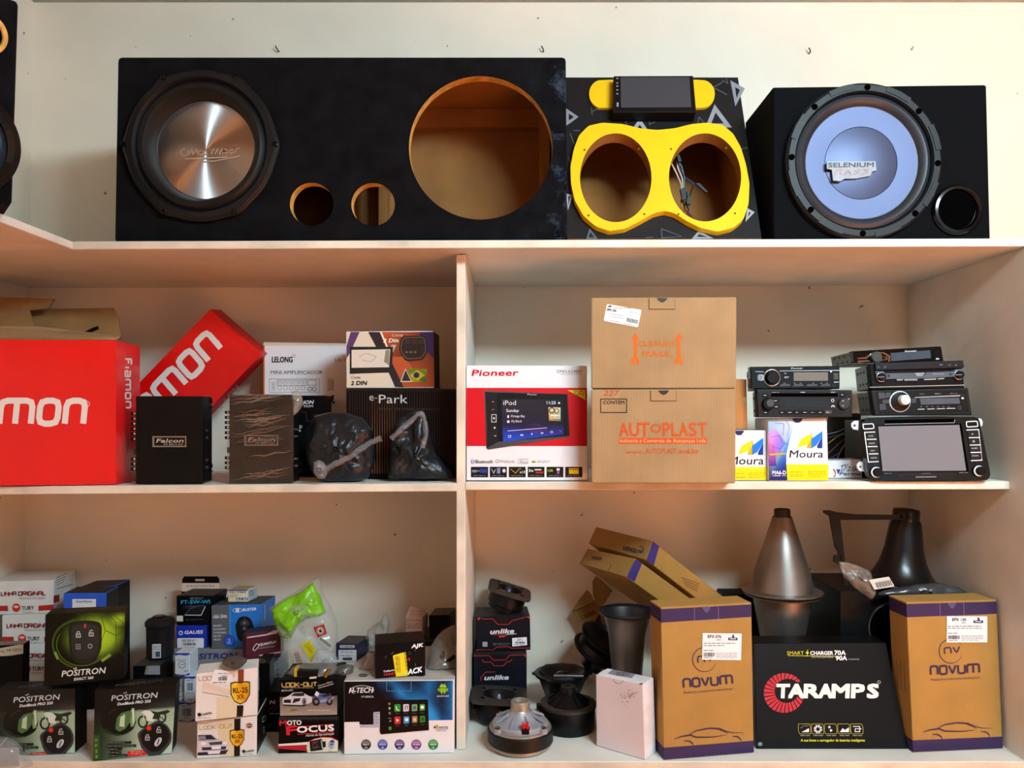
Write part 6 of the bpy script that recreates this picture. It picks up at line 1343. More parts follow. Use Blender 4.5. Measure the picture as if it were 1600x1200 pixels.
o = pouch('dark_film_bag', C([(385, 80), (420, 30), (500, 20), (600, 45), (608, 75), (560, 125), (500, 150), (440, 130), (385, 105)]), c[0].y+.03, .012, film('smoked_film', '#4a4740', .25, .75, .5, 60), rings=6, amp=.003, freq=60, seed=12, N=30, zmin=max(p.z for p in up.c)+.0015, tilt=-2.2)
tag(o, 'small smoked plastic bag lying on the upper gold-shield carton', 'plastic bag')
# dark cartons behind the look-out pair
b = sbox('carton', 'black and maroon carton with a white letter, behind the motorcycle watch carton', (402, 1081), (438, 1081), (438, 1143), (402, 1143.5), Z3, .09, GLOSSB, lean=False)
f = b.face('f', ink(.4), 'lettering'); f.text('N', 421.5, 1100.5, 429, 1099.5, 6, '#e0e0e2', 1, bold=.04, slant=.25); f.stroke([(418, 1112), (436, 1094)], 2, '#5a2a22', 1); f.stroke([(424, 1113), (437, 1101)], 1, '#8a3a2c', 1); f.lines(421, 1113, 437, 1117, 1, '#a8a8ac', 1, 1); f.lines(419, 1130, 424, 1137, 2, '#77777a', 1, .9); b.done()
zn = max(p.z for p in b.c)+.0008; Yn = b.c[3].y
b2 = Box('carton', 'narrow black carton with a gold seal on its lid, beside the upper gold-shield carton', 'box', W(403, 1037.5, Yn+.004), W(421.5, 1036, Yn+.004), Vector((wpx(421.5, Yn+.004), Yn+.004, zn)), Vector((wpx(403, Yn+.004), Yn+.004, zn)), (-.012, .07, 0), GLOSSB)
ft = b2.face('t', ink(.4), 'print'); ft.ring(410, 1032.5, 4, 2, 1, '#8a7a3a', 1, 18); f = b2.face('f', ink(.4), 'lettering'); f.stroke([(405, 1058), (405, 1085)], .9, '#55585c', 1); f.text('GPS', 406, 1085, 416, 1084, 2.6, '#c8c8cc', 1, bold=.03); fs = b2.face('r', ink(.5), 'lettering'); fs.ring(425, 1065, 1.4, 3, .6, '#77777a', 1, 14); b2.done()
GB = M('grey_blue_card', '#8f9aa0', .6)
b3 = sbox('carton', 'grey blue upright carton with small lettering, under the maroon carton', (404, 1031), (437, 1029), (437, 1112), (404, 1112), Z3, .07, GB, lean=False, top=M('pale_lid', '#cfd6d6', .6))
f = b3.face('f', ink(.6), 'lettering')
for i in range(6): f.lines(431, 1036+i*8, 436, 1041+i*8, 2, '#3a4a52', 1, 1, seed=i)
b3.done(); zq_ = max(p.z for p in b3.c)+.001
MAR = M('maroon_card', '#561b2c', .4, var=.08, scale=8, coat=.1)
Yq = b3.c[3].y-.035
c = [W(378.5, 992, Yq), W(438.5, 983.5, Yq+.012), Vector((wpx(438.5, Yq+.012), Yq+.012, zq_)), Vector((wpx(380, Yq), Yq, zq_))]
c[3].z = c[2].z = min(W(380, 1030, Yq).z, 10); 
if c[3].z < zq_: c[3].z = c[2].z = zq_
b = Box('carton', 'maroon carton with a white swoosh and stripe, tipped beside the blue alarm carton', 'box', *c, depth(c[3], c[2], .05), MAR, top=M('dark_maroon_lid', '#2a1418', .5))
f = b.face('f', ink(.4), 'lettering'); f.poly(Bc([(1240, 770), (1440, 738), (1545, 690), (1585, 690), (1545, 735), (1440, 752), (1240, 782)]), '#d9cfcf', 1); f.stroke(Bc([(1365, 962), (1590, 926)]), 1.6, '#d9cfcf', 1)
f.stroke(Bc([(1370, 850), (1340, 838), (1312, 870), (1300, 900), (1320, 912), (1352, 880), (1368, 845)]), 1.1, '#e6dcdc', 1); f.text('QUANTUM', *Bc([(1372, 862)])[0], *Bc([(1545, 832)])[0], 3.8, '#ece4e4', 1, bold=.04); f.text('tecnologia', *Bc([(1362, 892)])[0], *Bc([(1540, 866)])[0], 2.2, '#cfc0c0', 1)
f.poly(Bc([(1180, 740), (1228, 748), (1232, 990), (1185, 985)]), '#33121c', 0); b.done()
# ---------------------------------------------------------------- bottom shelf, first bay, second half
def ftext(f, T, s, a, b, h, col, l, **k): f.text(s, *T([a])[0], *T([b])[0], h, col, l, **k)
mo = sbox('alarm_carton', 'black carton with red lettering picturing a pager watch, under the car and motorcycle carton', (436, 1120), (528.5, 1118.5), (528, 1175.5), (434.5, 1177.5), Z3, .12, GLOSSB, lean=False)
f = mo.face('f', ink(.4), 'printed_art')
for i in range(26): f.stroke(Fc([(330+i*25, 778), (330+i*25, 812+((i*7) % 3)*6)]), .7, '#35383c', 1)
for i in range(4): f.stroke(Fc([(330, 782+i*11), (980 if i < 3 else 560, 778+i*11)]), .7, '#35383c', 1.2)
ftext(f, Fc, 'M', (332, 872), (408, 868), 7, '#cf2030', 3, bold=.06); ftext(f, Fc, 'OTO', (415, 868), (572, 864), 7, '#ece8e6', 3, bold=.05)
ftext(f, Fc, 'F', (412, 975), (520, 965), 13, '#cf2030', 3, bold=.07); ftext(f, Fc, 'OCUS', (525, 952), (930, 928), 9.5, '#ece8e6', 3, bold=.06)
f.stroke(Fc([(520, 886), (930, 862)]), 1.2, '#cf2030', 3); f.stroke(Fc([(525, 970), (930, 940)]), 1, '#cf2030', 3); ftext(f, Fc, 'Alarme de Aproximação', (618, 996), (930, 974), 4, '#c8c4c2', 3, slant=.25, bold=.02)
f.poly(Fc([(316, 1078), (640, 1055), (640, 1085), (318, 1098)]), '#e6ddd2', 2); f.poly(Fc([(318, 1098), (640, 1085), (640, 1165), (600, 1150), (318, 1128)]), '#b3202c', 2)
f.poly(Fc([(636, 1060), (700, 1025), (800, 1005), (900, 1010), (975, 1045), (975, 1160), (640, 1172), (630, 1120)]), '#e2dac2', 3); f.stroke(Fc([(650, 1050), (720, 1018), (820, 1000), (910, 1005), (975, 1040)]), 1, '#cf2030', 4)
f.poly(chamfer(Fc([(660, 1045), (800, 1018), (815, 1140), (670, 1160)]), 2, True), '#131316', 5); f.poly(Fc([(800, 1052), (838, 1045), (842, 1110), (812, 1116)]), '#131316', 5); f.stroke(Fc([(790, 1035), (805, 1130)]), 1.6, '#b8b8c0', 6); f.ring(*Fc([(720, 1095)])[0], 3, 4, 1.2, '#8a2a30', 6, 14); f.stroke(Fc([(690, 1060), (760, 1048)]), .7, '#7a7a82', 6); f.stroke(Fc([(690, 1120), (770, 1108)]), .7, '#7a7a82', 6)
f.poly(Fc([(872, 1060), (900, 1030), (935, 1035), (940, 1075), (920, 1130), (885, 1132), (865, 1100)]), '#9aa6cc', 5); f.poly(Fc([(880, 1055), (900, 1035), (930, 1040), (930, 1062)]), '#22305a', 6); f.poly(Fc([(888, 1075), (920, 1072), (915, 1088), (892, 1090)]), '#22305a', 6); f.stroke(Fc([(865, 1135), (880, 1155), (905, 1155)]), .8, '#b89a70', 6)
mo.done(); zm = max(p.z for p in mo.c)+.0012
bf = sbox('alarm_carton', 'black and taupe alarm carton picturing a white car and a blue motorcycle', (437, 1063), (527, 1060.5), (527, 1117.5), (437.5, 1119), zm, .105, GLOSSB, lean=False)
f = bf.face('f', ink(.4), 'printed_art')
f.field([(437.3, 1089), (526.8, 1087), (526.8, 1117.2), (437.8, 1118.5)], 8, 6, lambda u, v: mix('#5f574d', '#a09488', v*1.1), 0)
f.tech('LOOK-OUT', *Fc([(358, 446)])[0], *Fc([(742, 436)])[0], 5.6, 1.5, '#c9a866', 1, ch=.1, gap=.3); f.lines(*Fc([(375, 450)])[0], *Fc([(725, 462)])[0], 1, '#b39a6a', 1, .9)
ftext(f, Fc, 'Carros e Motos', (755, 446), (915, 396), 2.8, '#d8d2ca', 1, slant=.3); f.stroke(Fc([(755, 462), (928, 412)]), .8, '#d8d2ca', 1); ftext(f, Fc, 'BFX-HC', (352, 498), (478, 492), 2.6, '#d8d2ca', 1, bold=.02, slant=.2)
f.poly(Fc([(365, 575), (430, 545), (480, 510), (580, 505), (640, 540), (690, 560), (685, 615), (600, 650), (370, 640), (362, 610)]), '#cfccd2', 2); f.poly(Fc([(455, 545), (495, 515), (600, 512), (605, 545), (540, 550)]), '#22212a', 3); f.poly(Fc([(380, 588), (455, 585), (455, 625), (375, 622)]), '#1c1b22', 3); f.poly(Fc([(490, 575), (560, 570), (555, 600), (470, 630)]), '#24232c', 3)
f.disc(*Fc([(603, 612)])[0], 3.4, 6, '#1a191f', 4, 20); f.ring(*Fc([(603, 612)])[0], 2, 4, .7, '#b8b6be', 5, 14); f.poly(Fc([(362, 640), (600, 648), (640, 640), (600, 662), (380, 655)]), '#17161b', 3)
for x, r_ in ((735, 6), (880, 5)): f.disc(*Fc([(x, 610)])[0], r_, r_+.5, '#1d1c24', 4, 22); f.disc(*Fc([(x, 610)])[0], r_*.45, r_*.5, '#77757f', 5, 14)
f.poly(Fc([(715, 530), (740, 495), (790, 520), (900, 525), (880, 560), (860, 600), (780, 630), (760, 580)]), '#5a6598', 5); f.poly(Fc([(715, 535), (738, 492), (770, 520), (750, 555)]), '#e0dde6', 6); f.poly(Fc([(780, 545), (860, 520), (905, 512), (880, 548), (820, 560)]), '#22222c', 6); f.stroke(Fc([(870, 600), (930, 560)]), 1.2, '#c0bec8', 6); f.poly(Fc([(775, 590), (850, 575), (850, 610), (780, 625)]), '#8a94c0', 6)
f.poly(Fc([(405, 705), (420, 690), (445, 690), (460, 705), (445, 718), (420, 718)]), '#b39a3a', 2); ftext(f, Fc, 'LookOut', (440, 712), (525, 706), 2.6, '#4a4438', 3, bold=.02, slant=.2); f.lines(*Fc([(640, 700)])[0], *Fc([(905, 708)])[0], 1, '#d0c8be', 2, .9)
bf.done(); zbf = max(p.z for p in bf.c)+.0015
# parts bag on the car and motorcycle carton
CLB = film('clear_parts_bag', '#8d8c86', .12, .5, .8, 60)
o = pouch('parts_bag', [(447, 1052), (455, 1042), (470, 1037), (500, 1038), (520, 1036), (528, 1042), (527, 1056), (505, 1061), (470, 1062), (450, 1061)], bf.c[3].y+.035, .05, CLB, rings=8, amp=.005, freq=60, seed=21, N=44, zmin=zbf)
tag(o, 'clear bag of small black parts lying on the car and motorcycle carton', 'plastic bag')
Yp = bf.c[3].y+.004
block('module', wpx(463.5, Yp), wpx(496, Yp), Yp, Yp+.03, zbf+.003, zbf+.014, BLK, o)
block('yellow_connector', wpx(459, Yp), wpx(464, Yp), Yp, Yp+.02, zbf+.002, zbf+.02, M('yellow_tape', '#b39a1c', .6), o)
tube('brass_stud', [W(508, 1058, Yp), W(515, 1045, Yp+.004)], .0035, M('brass', '#8a6b2a', .35, .9), o)
tube('white_cap', [W(484, 1059.5, Yp-.002), W(494, 1058.5, Yp-.002)], .0022, M('cap_white', '#c9c7b6', .5), o)
# large android radio carton
ht = sbox('carton', 'large white, black and blue car radio carton beside the divider panel', (537.5, 1064), (710, 1062.5), (709.5, 1176.5), (537.5, 1178.8), Z3, .23, WHITE, lean=False, top=M('grey_white_lid', '#bdb5ab', .6, var=.1))
f = ht.face('f', ink(.35), 'printed_art'); q = [pixof(v_) for v_ in ht.c[:4]]
import mathutils
def fn(u, v):
    b_ = max(0, 1-abs(u-.42-v*.35)/.22)*.9+max(0, 1-abs(u-.78)/.2)*.8+max(0, (u-.9)/.1)*.9+.25*noise.noise(Vector((u*5+v*3, v*2, 1)))
    s_ = max(0, .55-abs(u-.40-v*.1)/.12)*.5
    return mix('#06080d', mix('#0b4f9a', '#2f9be6', b_*.8), (b_-s_)*(1 if u > .3 else max(0, (u-.18)/.12)))
yq = lambda v: (q[0][1]+(q[3][1]-q[0][1])*v, q[1][1]+(q[2][1]-q[1][1])*v)
f.field([(q[0][0]+.4, yq(.008)[0]), (q[1][0]-2.2, yq(.008)[1]), (q[2][0]-2.4, yq(.548)[1]), (q[3][0]+.4, yq(.56)[0])], 40, 16, fn, 0)
f.poly(E([(250, 765), (440, 765), (440, 815), (250, 790)]), '#0a0b0f', 1)
ftext(f, E, 'H-TECH', (152, 497), (370, 492), 8, '#e4e6ea', 2, bold=.035, slant=.25); f.ring(*E([(275, 470)])[0], 18, 7, .9, '#c8ccd4', 2, 36, 130, 400); ftext(f, E, 'HT-6820CA', (268, 540), (382, 540), 3, '#d0d2d8', 2, bold=.02)
AG = '#8fc21f'; ax, ay = E([(1033, 450)])[0]
f.poly([(ax-5.4, ay-.6)]+[(ax-5.4*math.cos(a), ay-1.2-5*math.sin(a)) for a in [i*math.pi/10 for i in range(11)]]+[(ax+5.4, ay-.6)], AG, 3); f.rect(ax-5.4, ay+.3, ax+5.4, ay+6.2, AG, 3, 1); f.rect(ax-8, ay+.3, ax-6, ay+5, AG, 3, .8); f.rect(ax+6, ay+.3, ax+8, ay+5, AG, 3, .8); f.rect(ax-3.2, ay+6, ax-1, ay+9, AG, 3); f.rect(ax+1, ay+6, ax+3.2, ay+9, AG, 3); f.stroke([(ax-2.5, ay-5.5), (ax-3.6, ay-7.6)], .6, AG, 3); f.stroke([(ax+2.5, ay-5.5), (ax+3.6, ay-7.6)], .6, AG, 3); f.disc(ax-2.3, ay-3, .7, .7, '#ffffff', 4, 8); f.disc(ax+2.3, ay-3, .7, .7, '#ffffff', 4, 8)
ftext(f, E, 'android', (978, 533), (1085, 532), 2.9, '#dfe4ea', 3, bold=.02)
f.poly(E([(380, 678), (440, 672), (445, 820), (255, 822), (252, 795), (382, 792)]), '#b4b8cc', 2); 
for i in range(3):
    for j in range(4): f.disc(*E([(392+i*18, 692+j*28)])[0], .7, .9, '#5a5f78', 3, 8)
f.poly(E([(440, 562), (892, 558), (902, 845), (452, 885), (440, 860)]), '#08080a', 4); f.poly(E([(430, 690), (445, 690), (445, 830), (432, 828)]), '#d8dae4', 3)
apps = [(606, 638, '#2f9a32'), (687, 636, '#d8d4e4'), (766, 635, '#7fae6a'), (839, 632, '#3aa83e'), (607, 754, '#c22a2c'), (690, 750, '#3f9ad0'), (768, 745, '#a87a4a'), (841, 742, '#2d8a34')]
for i, (x, y, c_) in enumerate(apps):
    s_ = 29-(x-600)*.02; f.poly(chamfer(E([(x-s_, y-s_-6), (x+s_, y-s_-8), (x+s_, y+s_+4), (x-s_, y+s_+8)]), 1.4, True), c_, 5); f.lines(*E([(x-18, y+48)])[0], *E([(x+18, y+56)])[0], 1, '#6a6a70', 5, .7)
f.stroke(E([(594, 620), (598, 650), (622, 662)]), 1.4, '#eef6ee', 6); f.stroke(E([(680, 655), (680, 622), (700, 618), (700, 650)]), 1, '#4a3a5a', 6); f.rect(*E([(752, 620)])[0], *E([(782, 650)])[0], '#4a6ab0', 6); f.disc(*E([(839, 630)])[0], 3, 2.8, '#eef6ee', 6, 14); f.poly(E([(596, 735), (596, 772), (622, 753)]), '#f4eaea', 6); f.disc(*E([(692, 746)])[0], 3, 3, '#e8f0f6', 6, 14); f.rect(*E([(755, 730)])[0], *E([(782, 762)])[0], '#d8c8b0', 6); f.disc(*E([(841, 742)])[0], 2.6, 3, '#1c5a24', 6, 14)
for x, y, c_ in ((530, 598, '#9a7a5a'), (532, 640, '#9ad07a'), (534, 686, '#8a8a8a')): f.rect(*E([(x-9, y-11)])[0], *E([(x+9, y+11)])[0], c_, 5, .6)
f.poly(E([(526, 765), (545, 748), (545, 765)]), '#c8c8cc', 5); f.disc(*E([(537, 828)])[0], 2.4, 2.9, '#3aa03a', 5, 14); f.lines(*E([(520, 730)])[0], *E([(550, 738)])[0], 1, '#9a9aa0', 5, .8)
f.poly(E([(960, 800), (985, 792), (990, 825), (965, 830)]), '#d9a21c', 2); f.disc(*E([(955, 818)])[0], 1.6, 1.8, '#2b3f8a', 3, 12); ftext(f, E, 'ANATEL', (990, 828), (1083, 827), 2.9, '#2b3f6a', 2, bold=.03, slant=.15); f.stroke(E([(962, 838), (1080, 836)]), .6, '#2b3f6a', 2); f.lines(*E([(972, 848)])[0], *E([(1062, 856)])[0], 1, '#6a6f86', 2, .8)
for x, c_, t_ in ((312, '#2b2b2b', 'TELA 7"'), (467, '#2f3f9a', 'BLUETOOTH'), (626, '#3a2466', '2GB RAM'), (783, '#7a3a7a', '16 GB'), (941, '#1f7a2a', 'ANDROID')):
    cx, cy = E([(x, 980)])[0]; f.disc(cx, cy, 7.8, 8, c_, 2, 28); f.poly(circle_pts(cx, cy-2.6, 6.4, 4.2, 18), mix(c_, '#ffffff', .35), 3); f.disc(cx, cy+5, 2.6, 1.6, mix(c_, '#ffffff', .55), 3, 14); f.text(t_, cx-5.6, cy+1.2, cx+5.6, cy+1.2, 2.2, '#f0f0f4', 4, bold=.02)
f.stroke(E([(505, 380), (505, 478), (735, 478), (735, 375)]), .7, '#5f9ac8', 2); ht.done()
zh = max(p.z for p in ht.c)+.0008
ft = ht.face('t', ink(.5), 'print'); ft.disc(*E([(285, 330)])[0], 7.5, 2.8, '#5f5a44', 1, 24); ft.disc(*E([(820, 328)])[0], 8, 2.2, '#5a2a58', 1, 20); ft.done(); ht.ps.pop()
# tracker carton
aj = sbox('carton', 'black tracker carton with a bright yellow sticker, lying on the car radio carton', (587.5, 1007), (664.5, 1001.5), (664.5, 1055), (587, 1060.5), zh, .075, BCARD, lean=False)
f = aj.face('f', ink(.35), 'lettering'); ftext(f, E, 'AJK', (738, 76), (845, 62), 5.4, '#f0f0f2', 1, bold=.07, slant=.3); ftext(f, E, 'HAND', (480, 338), (580, 325), 4, '#c22a2a', 1, bold=.04, slant=.25); ftext(f, E, 'Telluric', (472, 305), (580, 288), 2.8, '#f0f0f2', 1, bold=.03, slant=.25); ftext(f, E, 'ACK', (705, 325), (835, 298), 8, '#f0f0f2', 1, bold=.06, slant=.3); ftext(f, E, '4', (700, 200), (728, 197), 6, '#b82a2a', 1, bold=.02); f.poly(E([(515, 352), (700, 332), (702, 340), (540, 356)]), '#d8d8dc', 1)
for a, b_ in (((545, 135), (572, 112)), ((765, 95), (780, 102)), ((770, 220), (778, 245)), ((500, 150), (490, 170))): f.stroke(E([a, b_]), .9, '#5a6a78', 1)
f.ring(*E([(722, 125)])[0], 1.8, 2.2, .7, '#3a4a58', 1, 14)
def ys(p):
    p.lines(*E([(585, 150)])[0], *E([(640, 300)])[0], 3, '#8a7a10', 1, .6); 
    for i in range(14): y = 120+i*12; p.stroke(E([(664+i*1.6, y), (690+i*1.2, y-3)]), .5+.5*((i*5) % 3)/2, '#3a340a', 1)
    for k_ in range(3): p.stroke(E([(592+k_*14, 150), (606+k_*14, 305)]), .8, '#8a7a10', 1)
sticker(aj, 'f', chamfer(E([(562, 145), (684, 110), (706, 330), (594, 352)]), 1.5, True), ys, .001, 'bright yellow barcode sticker', '#f2da0a')
aj.done()
# relay carton, crumpled bags
fl = Box('relay_carton', 'small navy relay carton with white labels, between the airbag sack and crumpled bubble bag', 'box', W(524.5, 1005, 1.66), W(558.5, 1006, 1.65), Vector((wpx(558, 1.65), 1.65, zh)), Vector((wpx(524.5, 1.66), 1.66, zh)), (.014, .06, 0), M('navy_card', '#161c38', .45, var=.06), top=M('navy_lid', '#3a3632', .6))
f = fl.face('f', ink(.5), 'lettering'); f.rect(531, 1008, 554, 1012.4, '#c8ccd6', 1, 1.5); f.text('FLASHER', 533.5, 1011.7, 552, 1011.7, 2.8, '#22284a', 2, bold=.03)
def rl_(p): p.text('RT 814.01', 533, 1020, 552, 1020, 2.6, '#4a4e5c', 1, bold=.01); p.lines(532, 1023, 552, 1026, 1, '#5a5e6c', 1, .8); p.rect(535.5, 1027.5, 550, 1031.5, '#3a3e4c', 1); p.lines(533, 1033, 553, 1036, 1, '#5a5e6c', 1, .9)
sticker(fl, 'f', rrect(529, 1015.5, 557, 1037, 1.5), rl_, .0006, None, '#c9cbd2')
ft = fl.face('t', ink(.5), 'print'); ft.poly(Dc([(600, 500), (620, 470), (640, 470), (610, 510)]), '#b02a20', 1); ft.poly(Dc([(745, 470), (770, 468), (790, 492), (775, 492)]), '#b02a20', 1); fl.done()
BUB = film('bubble_film', '#9a9895', .1, .42, .9, 110)
o = pouch('bubble_bag', [(570, 1000), (575, 984), (584, 976), (594, 970), (600, 960), (605, 957), (609, 975), (607, 990), (600, 1000), (596, 1012), (578, 1014), (570, 1010)], 1.70, .045, BUB, rings=12, amp=.013, freq=75, seed=31, N=44, zmin=zh+.001)
tag(o, 'crumpled clear bubble wrap bag between the relay carton and tracker carton', 'plastic bag')
o = pouch('zip_bag', [(560, 1055), (566, 1040), (574, 1028), (575, 1016), (586, 1017), (587, 1030), (584, 1044), (572, 1052), (563, 1058)], 1.60, .018, film('zip_film', '#b5b3b0', .1, .4, .6, 60), rings=7, amp=.004, freq=60, seed=33, N=36, zmin=zh+.001)
tag(o, 'small clear zip bag leaning against the tracker carton', 'plastic bag'); strap('zip_strip', lerp_pts([(575, 1018), (586, 1020)], 6), lambda t: 1.596, 1, M('pink_zip', '#8a5a68', .4), o)
o = pouch('dark_parts_bag', [(519, 1055), (525, 1042), (540, 1037), (553, 1040), (552, 1052), (545, 1058), (530, 1060)], 1.575, .03, film('dark_clear_film', '#5c5a56', .15, .6, .6, 60), rings=7, amp=.005, freq=60, seed=35, N=34, zmin=zh+.0012)
tag(o, 'smoky plastic bag at the front corner of the car radio carton lid', 'plastic bag')
o = pouch('clear_parts_bag', [(486, 1034), (490, 1022), (497, 1014), (512, 1016), (524, 1020), (530, 1034), (527, 1040), (505, 1040), (490, 1039)], 1.615, .03, film('clear_parts_film', '#b9bcc0', .08, .33, .8, 50), rings=8, amp=.006, freq=50, seed=37, N=40)
tag(o, 'clear plastic bag of white connectors, under the relay carton', 'plastic bag'); p_ = W(503, 1036, 1.61); block('connector', p_.x, p_.x+.019, 1.608, 1.618, p_.z-.002, p_.z+.006, M('white_connector', '#b8c0ca', .5), o)
PK = M('pink_pattern_card', '#cfae9f', .6)
navy = Box('carton', 'low dark navy carton behind the tracker carton', 'box', W(630, 1002, 1.80), W(709, 1000, 1.80), Vector((wpx(709, 1.80), 1.80, Z3)), Vector((wpx(630, 1.80), 1.80, Z3)), (0, .12, 0), M('navy_black_card', '#0c1018', .5)); 
zn_ = max(p.z for p in navy.c)+.001
b = Box('bulb_carton', 'cream carton with slanting red print and an open lid, behind the tracker carton', 'box', W(634, 964, 1.81), W(660.5, 963, 1.81), Vector((wpx(660, 1.81), 1.81, zn_)), Vector((wpx(634.5, 1.81), 1.81, zn_)), (.008, .04, 0), PK)
f = b.face('f', ink(.6), 'print')
for i in range(6):
    for j in range(5): x, y = 636+i*4.2, 968+j*6; f.stroke([(x, y+2.4), (x+2.6, y)], .9, '#a04438', 1) if not (0 < i < 4 and 2 <= j <= 2) else None
f.lines(637, 977, 652, 982, 2, '#5a5a6a', 2, .8); b.done()
fp = [W(634.2, 963.5, 1.81), W(660.8, 962.5, 1.81), W(664, 956, 1.83), W(662, 952.5, 1.835), W(643, 947.5, 1.835), W(640, 949.5, 1.832)]
V_ = fp+[p+Vector((0, .001, .0006)) for p in fp]; lf = mesh('lid_flap', V_, [(5, 4, 3, 2, 1, 0), (6, 7, 8, 9, 10, 11)]+[(i, (i+1) % 6, 6+(i+1) % 6, 6+i) for i in range(6)], PK, b.o)
pf = Print(fp[0], (fp[1]-fp[0]).cross(fp[4]-fp[0]), lf, 'print')
for i in range(5):
    for j in range(2): x, y = 641+i*4, 953+j*5+i*.4; pf.stroke([(x, y+2.2), (x+2.4, y)], .8, '#a04438', 1)
pf.done()
b = Box('carton', 'small plain black carton in the corner against the divider panel', 'box', W(670, 961.5, 1.81), W(703, 961, 1.80), Vector((wpx(703, 1.80), 1.80, zn_)), Vector((wpx(670.5, 1.81), 1.81, zn_)), (.008, .07, 0), BCARD, top=M('grey_lid2', '#4a4642', .6)); b.done()
o = pouch('module_bag', Dc([(1470, 400), (1380, 440), (1330, 490), (1285, 560), (1270, 640), (1255, 740), (1258, 775), (1320, 790), (1440, 782), (1468, 760)]), 1.625, .03, film('frosted_film', '#8f867c', .22, .62, .5, 40), rings=9, amp=.006, freq=30, seed=41, N=48, zmin=zh+.0012, tilt=-.6)
tag(o, 'large frosted plastic bag leaning on the divider panel, beside the tracker carton', 'plastic bag')
tube('cable_bar', [W(678, 1046, 1.605), W(692, 1038, 1.605), W(711, 1025, 1.61)], .004, BLK, o)
# airbag sack: green foil inside a clear bag with labels
gp = [(491, 908), (470, 925), (440, 940), (424, 952), (430, 977), (440, 996), (453, 999), (466, 975), (480, 968), (500, 962), (511, 957), (503, 940)]
o = pouch('airbag_sack', [(499, 900), (485, 907), (468, 921), (440, 937), (420, 950), (428, 972), (440, 1000), (441, 1038), (460, 1046), (500, 1048), (524, 1030), (527.5, 1009), (528, 976), (519, 950), (505, 928)], 1.70, .06, film('airbag_film', '#c3c4bb', .09, .26, .8, 30), rings=14, amp=.013, freq=30, seed=51, N=70, tilt=-.35)
tag(o, 'clear plastic sack holding crumpled bright green foil and paper labels', 'plastic sack')
GF = M('green_foil', '#76bb0c', .4, .0, var=.15, scale=20, bump=.5, bscale=50, coat=.1)
pouch('green_foil', gp, 1.70, .032, GF, rings=14, amp=.016, freq=32, seed=52, N=64, parent=o, tilt=-.35)
pp = Print(W(470, 980, 1.655), (0, -1, .03), o, 'paper_label')
for name_, pts, col in (('red_label', [(420, 425), (500, 400), (522, 470), (455, 500)], '#a8281c'), ('white_label', [(478, 500), (562, 556), (540, 592), (452, 520)], '#b9b9b6'), ('yellow_label', [(330, 545), (395, 520), (440, 590), (410, 690)], '#d6c010'), ('barcode_label', [(258, 600), (330, 570), (375, 700), (290, 705)], '#b9aa9c')):
    lb = pp.raise_(name_, Dc(pts), .0006, M('label_'+name_, col, .5, var=.05), o)
    pl_ = Print(pp.at(*Dc(pts)[0], .0006), pp.n, lb, 'lettering')
    if name_ == 'red_label': c_ = Dc([(473, 450)])[0]; pl_.disc(*c_, 5.6, 6, '#d8d4ce', 1, 20); pl_.poly([(c_[0]-3, c_[1]-1), (c_[0]+1, c_[1]-3), (c_[0]+3, c_[1]+2), (c_[0]-1, c_[1]+3)], '#1c1a1a', 2); pl_.ring(*c_, 4.4, 4.8, .9, '#1c1a1a', 2, 20)
    elif name_ == 'white_label': pl_.text('REVENDA', *Dc([(468, 516)])[0], *Dc([(545, 572)])[0], 4, '#2a2a2c', 1, bold=.02)
    elif name_ == 'yellow_label':
        for i in range(4): pl_.stroke(Dc([(352+i*12, 560+i*10), (398+i*6, 545+i*22)]), .7, '#6b6008', 1)
    else:
        for i in range(8): pl_.stroke(Dc([(275+i*4, 618+i*11), (312+i*4, 606+i*11)]), .6+.5*(i % 2), '#3a3634', 1)
    pl_.done()
# ---------------------------------------------------------------- bottom shelf, second bay
G = lambda L: [(720+x/4.615, 780+y/4.615) for x, y in L]
Hc = lambda L: [(720+x/5, 960+y/5) for x, y in L]
I = lambda L: [(1000+x/4, 900+y/4) for x, y in L]
J = lambda L: [(1140+x/4.444, 780+y/4.444) for x, y in L]
Kc = lambda L: [(1170+x/3.721, 900+y/3.721) for x, y in L]
Lc = lambda L: [(880+x/6.667, 900+y/6.667) for x, y in L]
NAVB = M('blue_black_card', '#10121b', .4, var=.1, spec=.15)
def outline_art(f, T, L, l=2, wd=1, col='#b3302c'):
    for p_ in L: f.stroke(T(p_), wd, col, l)
# two speaker cartons
b = sbox('carton', 'black carton with red line art, lower of two stacked by the divider panel', (740, 1023), (823, 1022), (823, 1107), (740, 1107.5), Z3+.0005, .12, NAVB, lean=False, top=M('dull_black_card', '#1a1a1e', .5))
f = b.face('f', ink(.4), 'printed_art')
outline_art(f, Hc, [[(95, 325), (220, 322), (258, 358), (350, 355), (382, 320), (505, 316)], [(165, 352), (180, 372), (235, 372), (262, 402), (332, 402), (362, 370), (385, 368), (402, 350)], [(268, 450), (195, 450), (158, 490), (158, 520)]])
f.poly(Hc([(82, 315), (104, 315), (86, 334)]), '#c23a34', 2); f.poly(Hc([(490, 316), (512, 312), (510, 335)]), '#c23a34', 2)
ftext(f, Hc, 'unlike', (182, 512), (370, 508), 7, '#cfcfd6', 2, bold=.06, slant=.35); b.done()
zt_ = max(p.z for p in b.c)+.001
b = sbox('carton', 'black carton with red line art and a barcode label, on another by the divider panel', (744.5, 964), (828, 962), (829, 1015.5), (745, 1017), zt_, .09, NAVB, lean=False, top=M('dull_black_card', '#1a1a1e', .5))
f = b.face('f', ink(.4), 'printed_art')
outline_art(f, Hc, [[(160, 35), (250, 35), (275, 62), (290, 78), (372, 78), (400, 50), (520, 18)], [(140, 275), (255, 278), (280, 255), (370, 252), (400, 265), (540, 262)]])
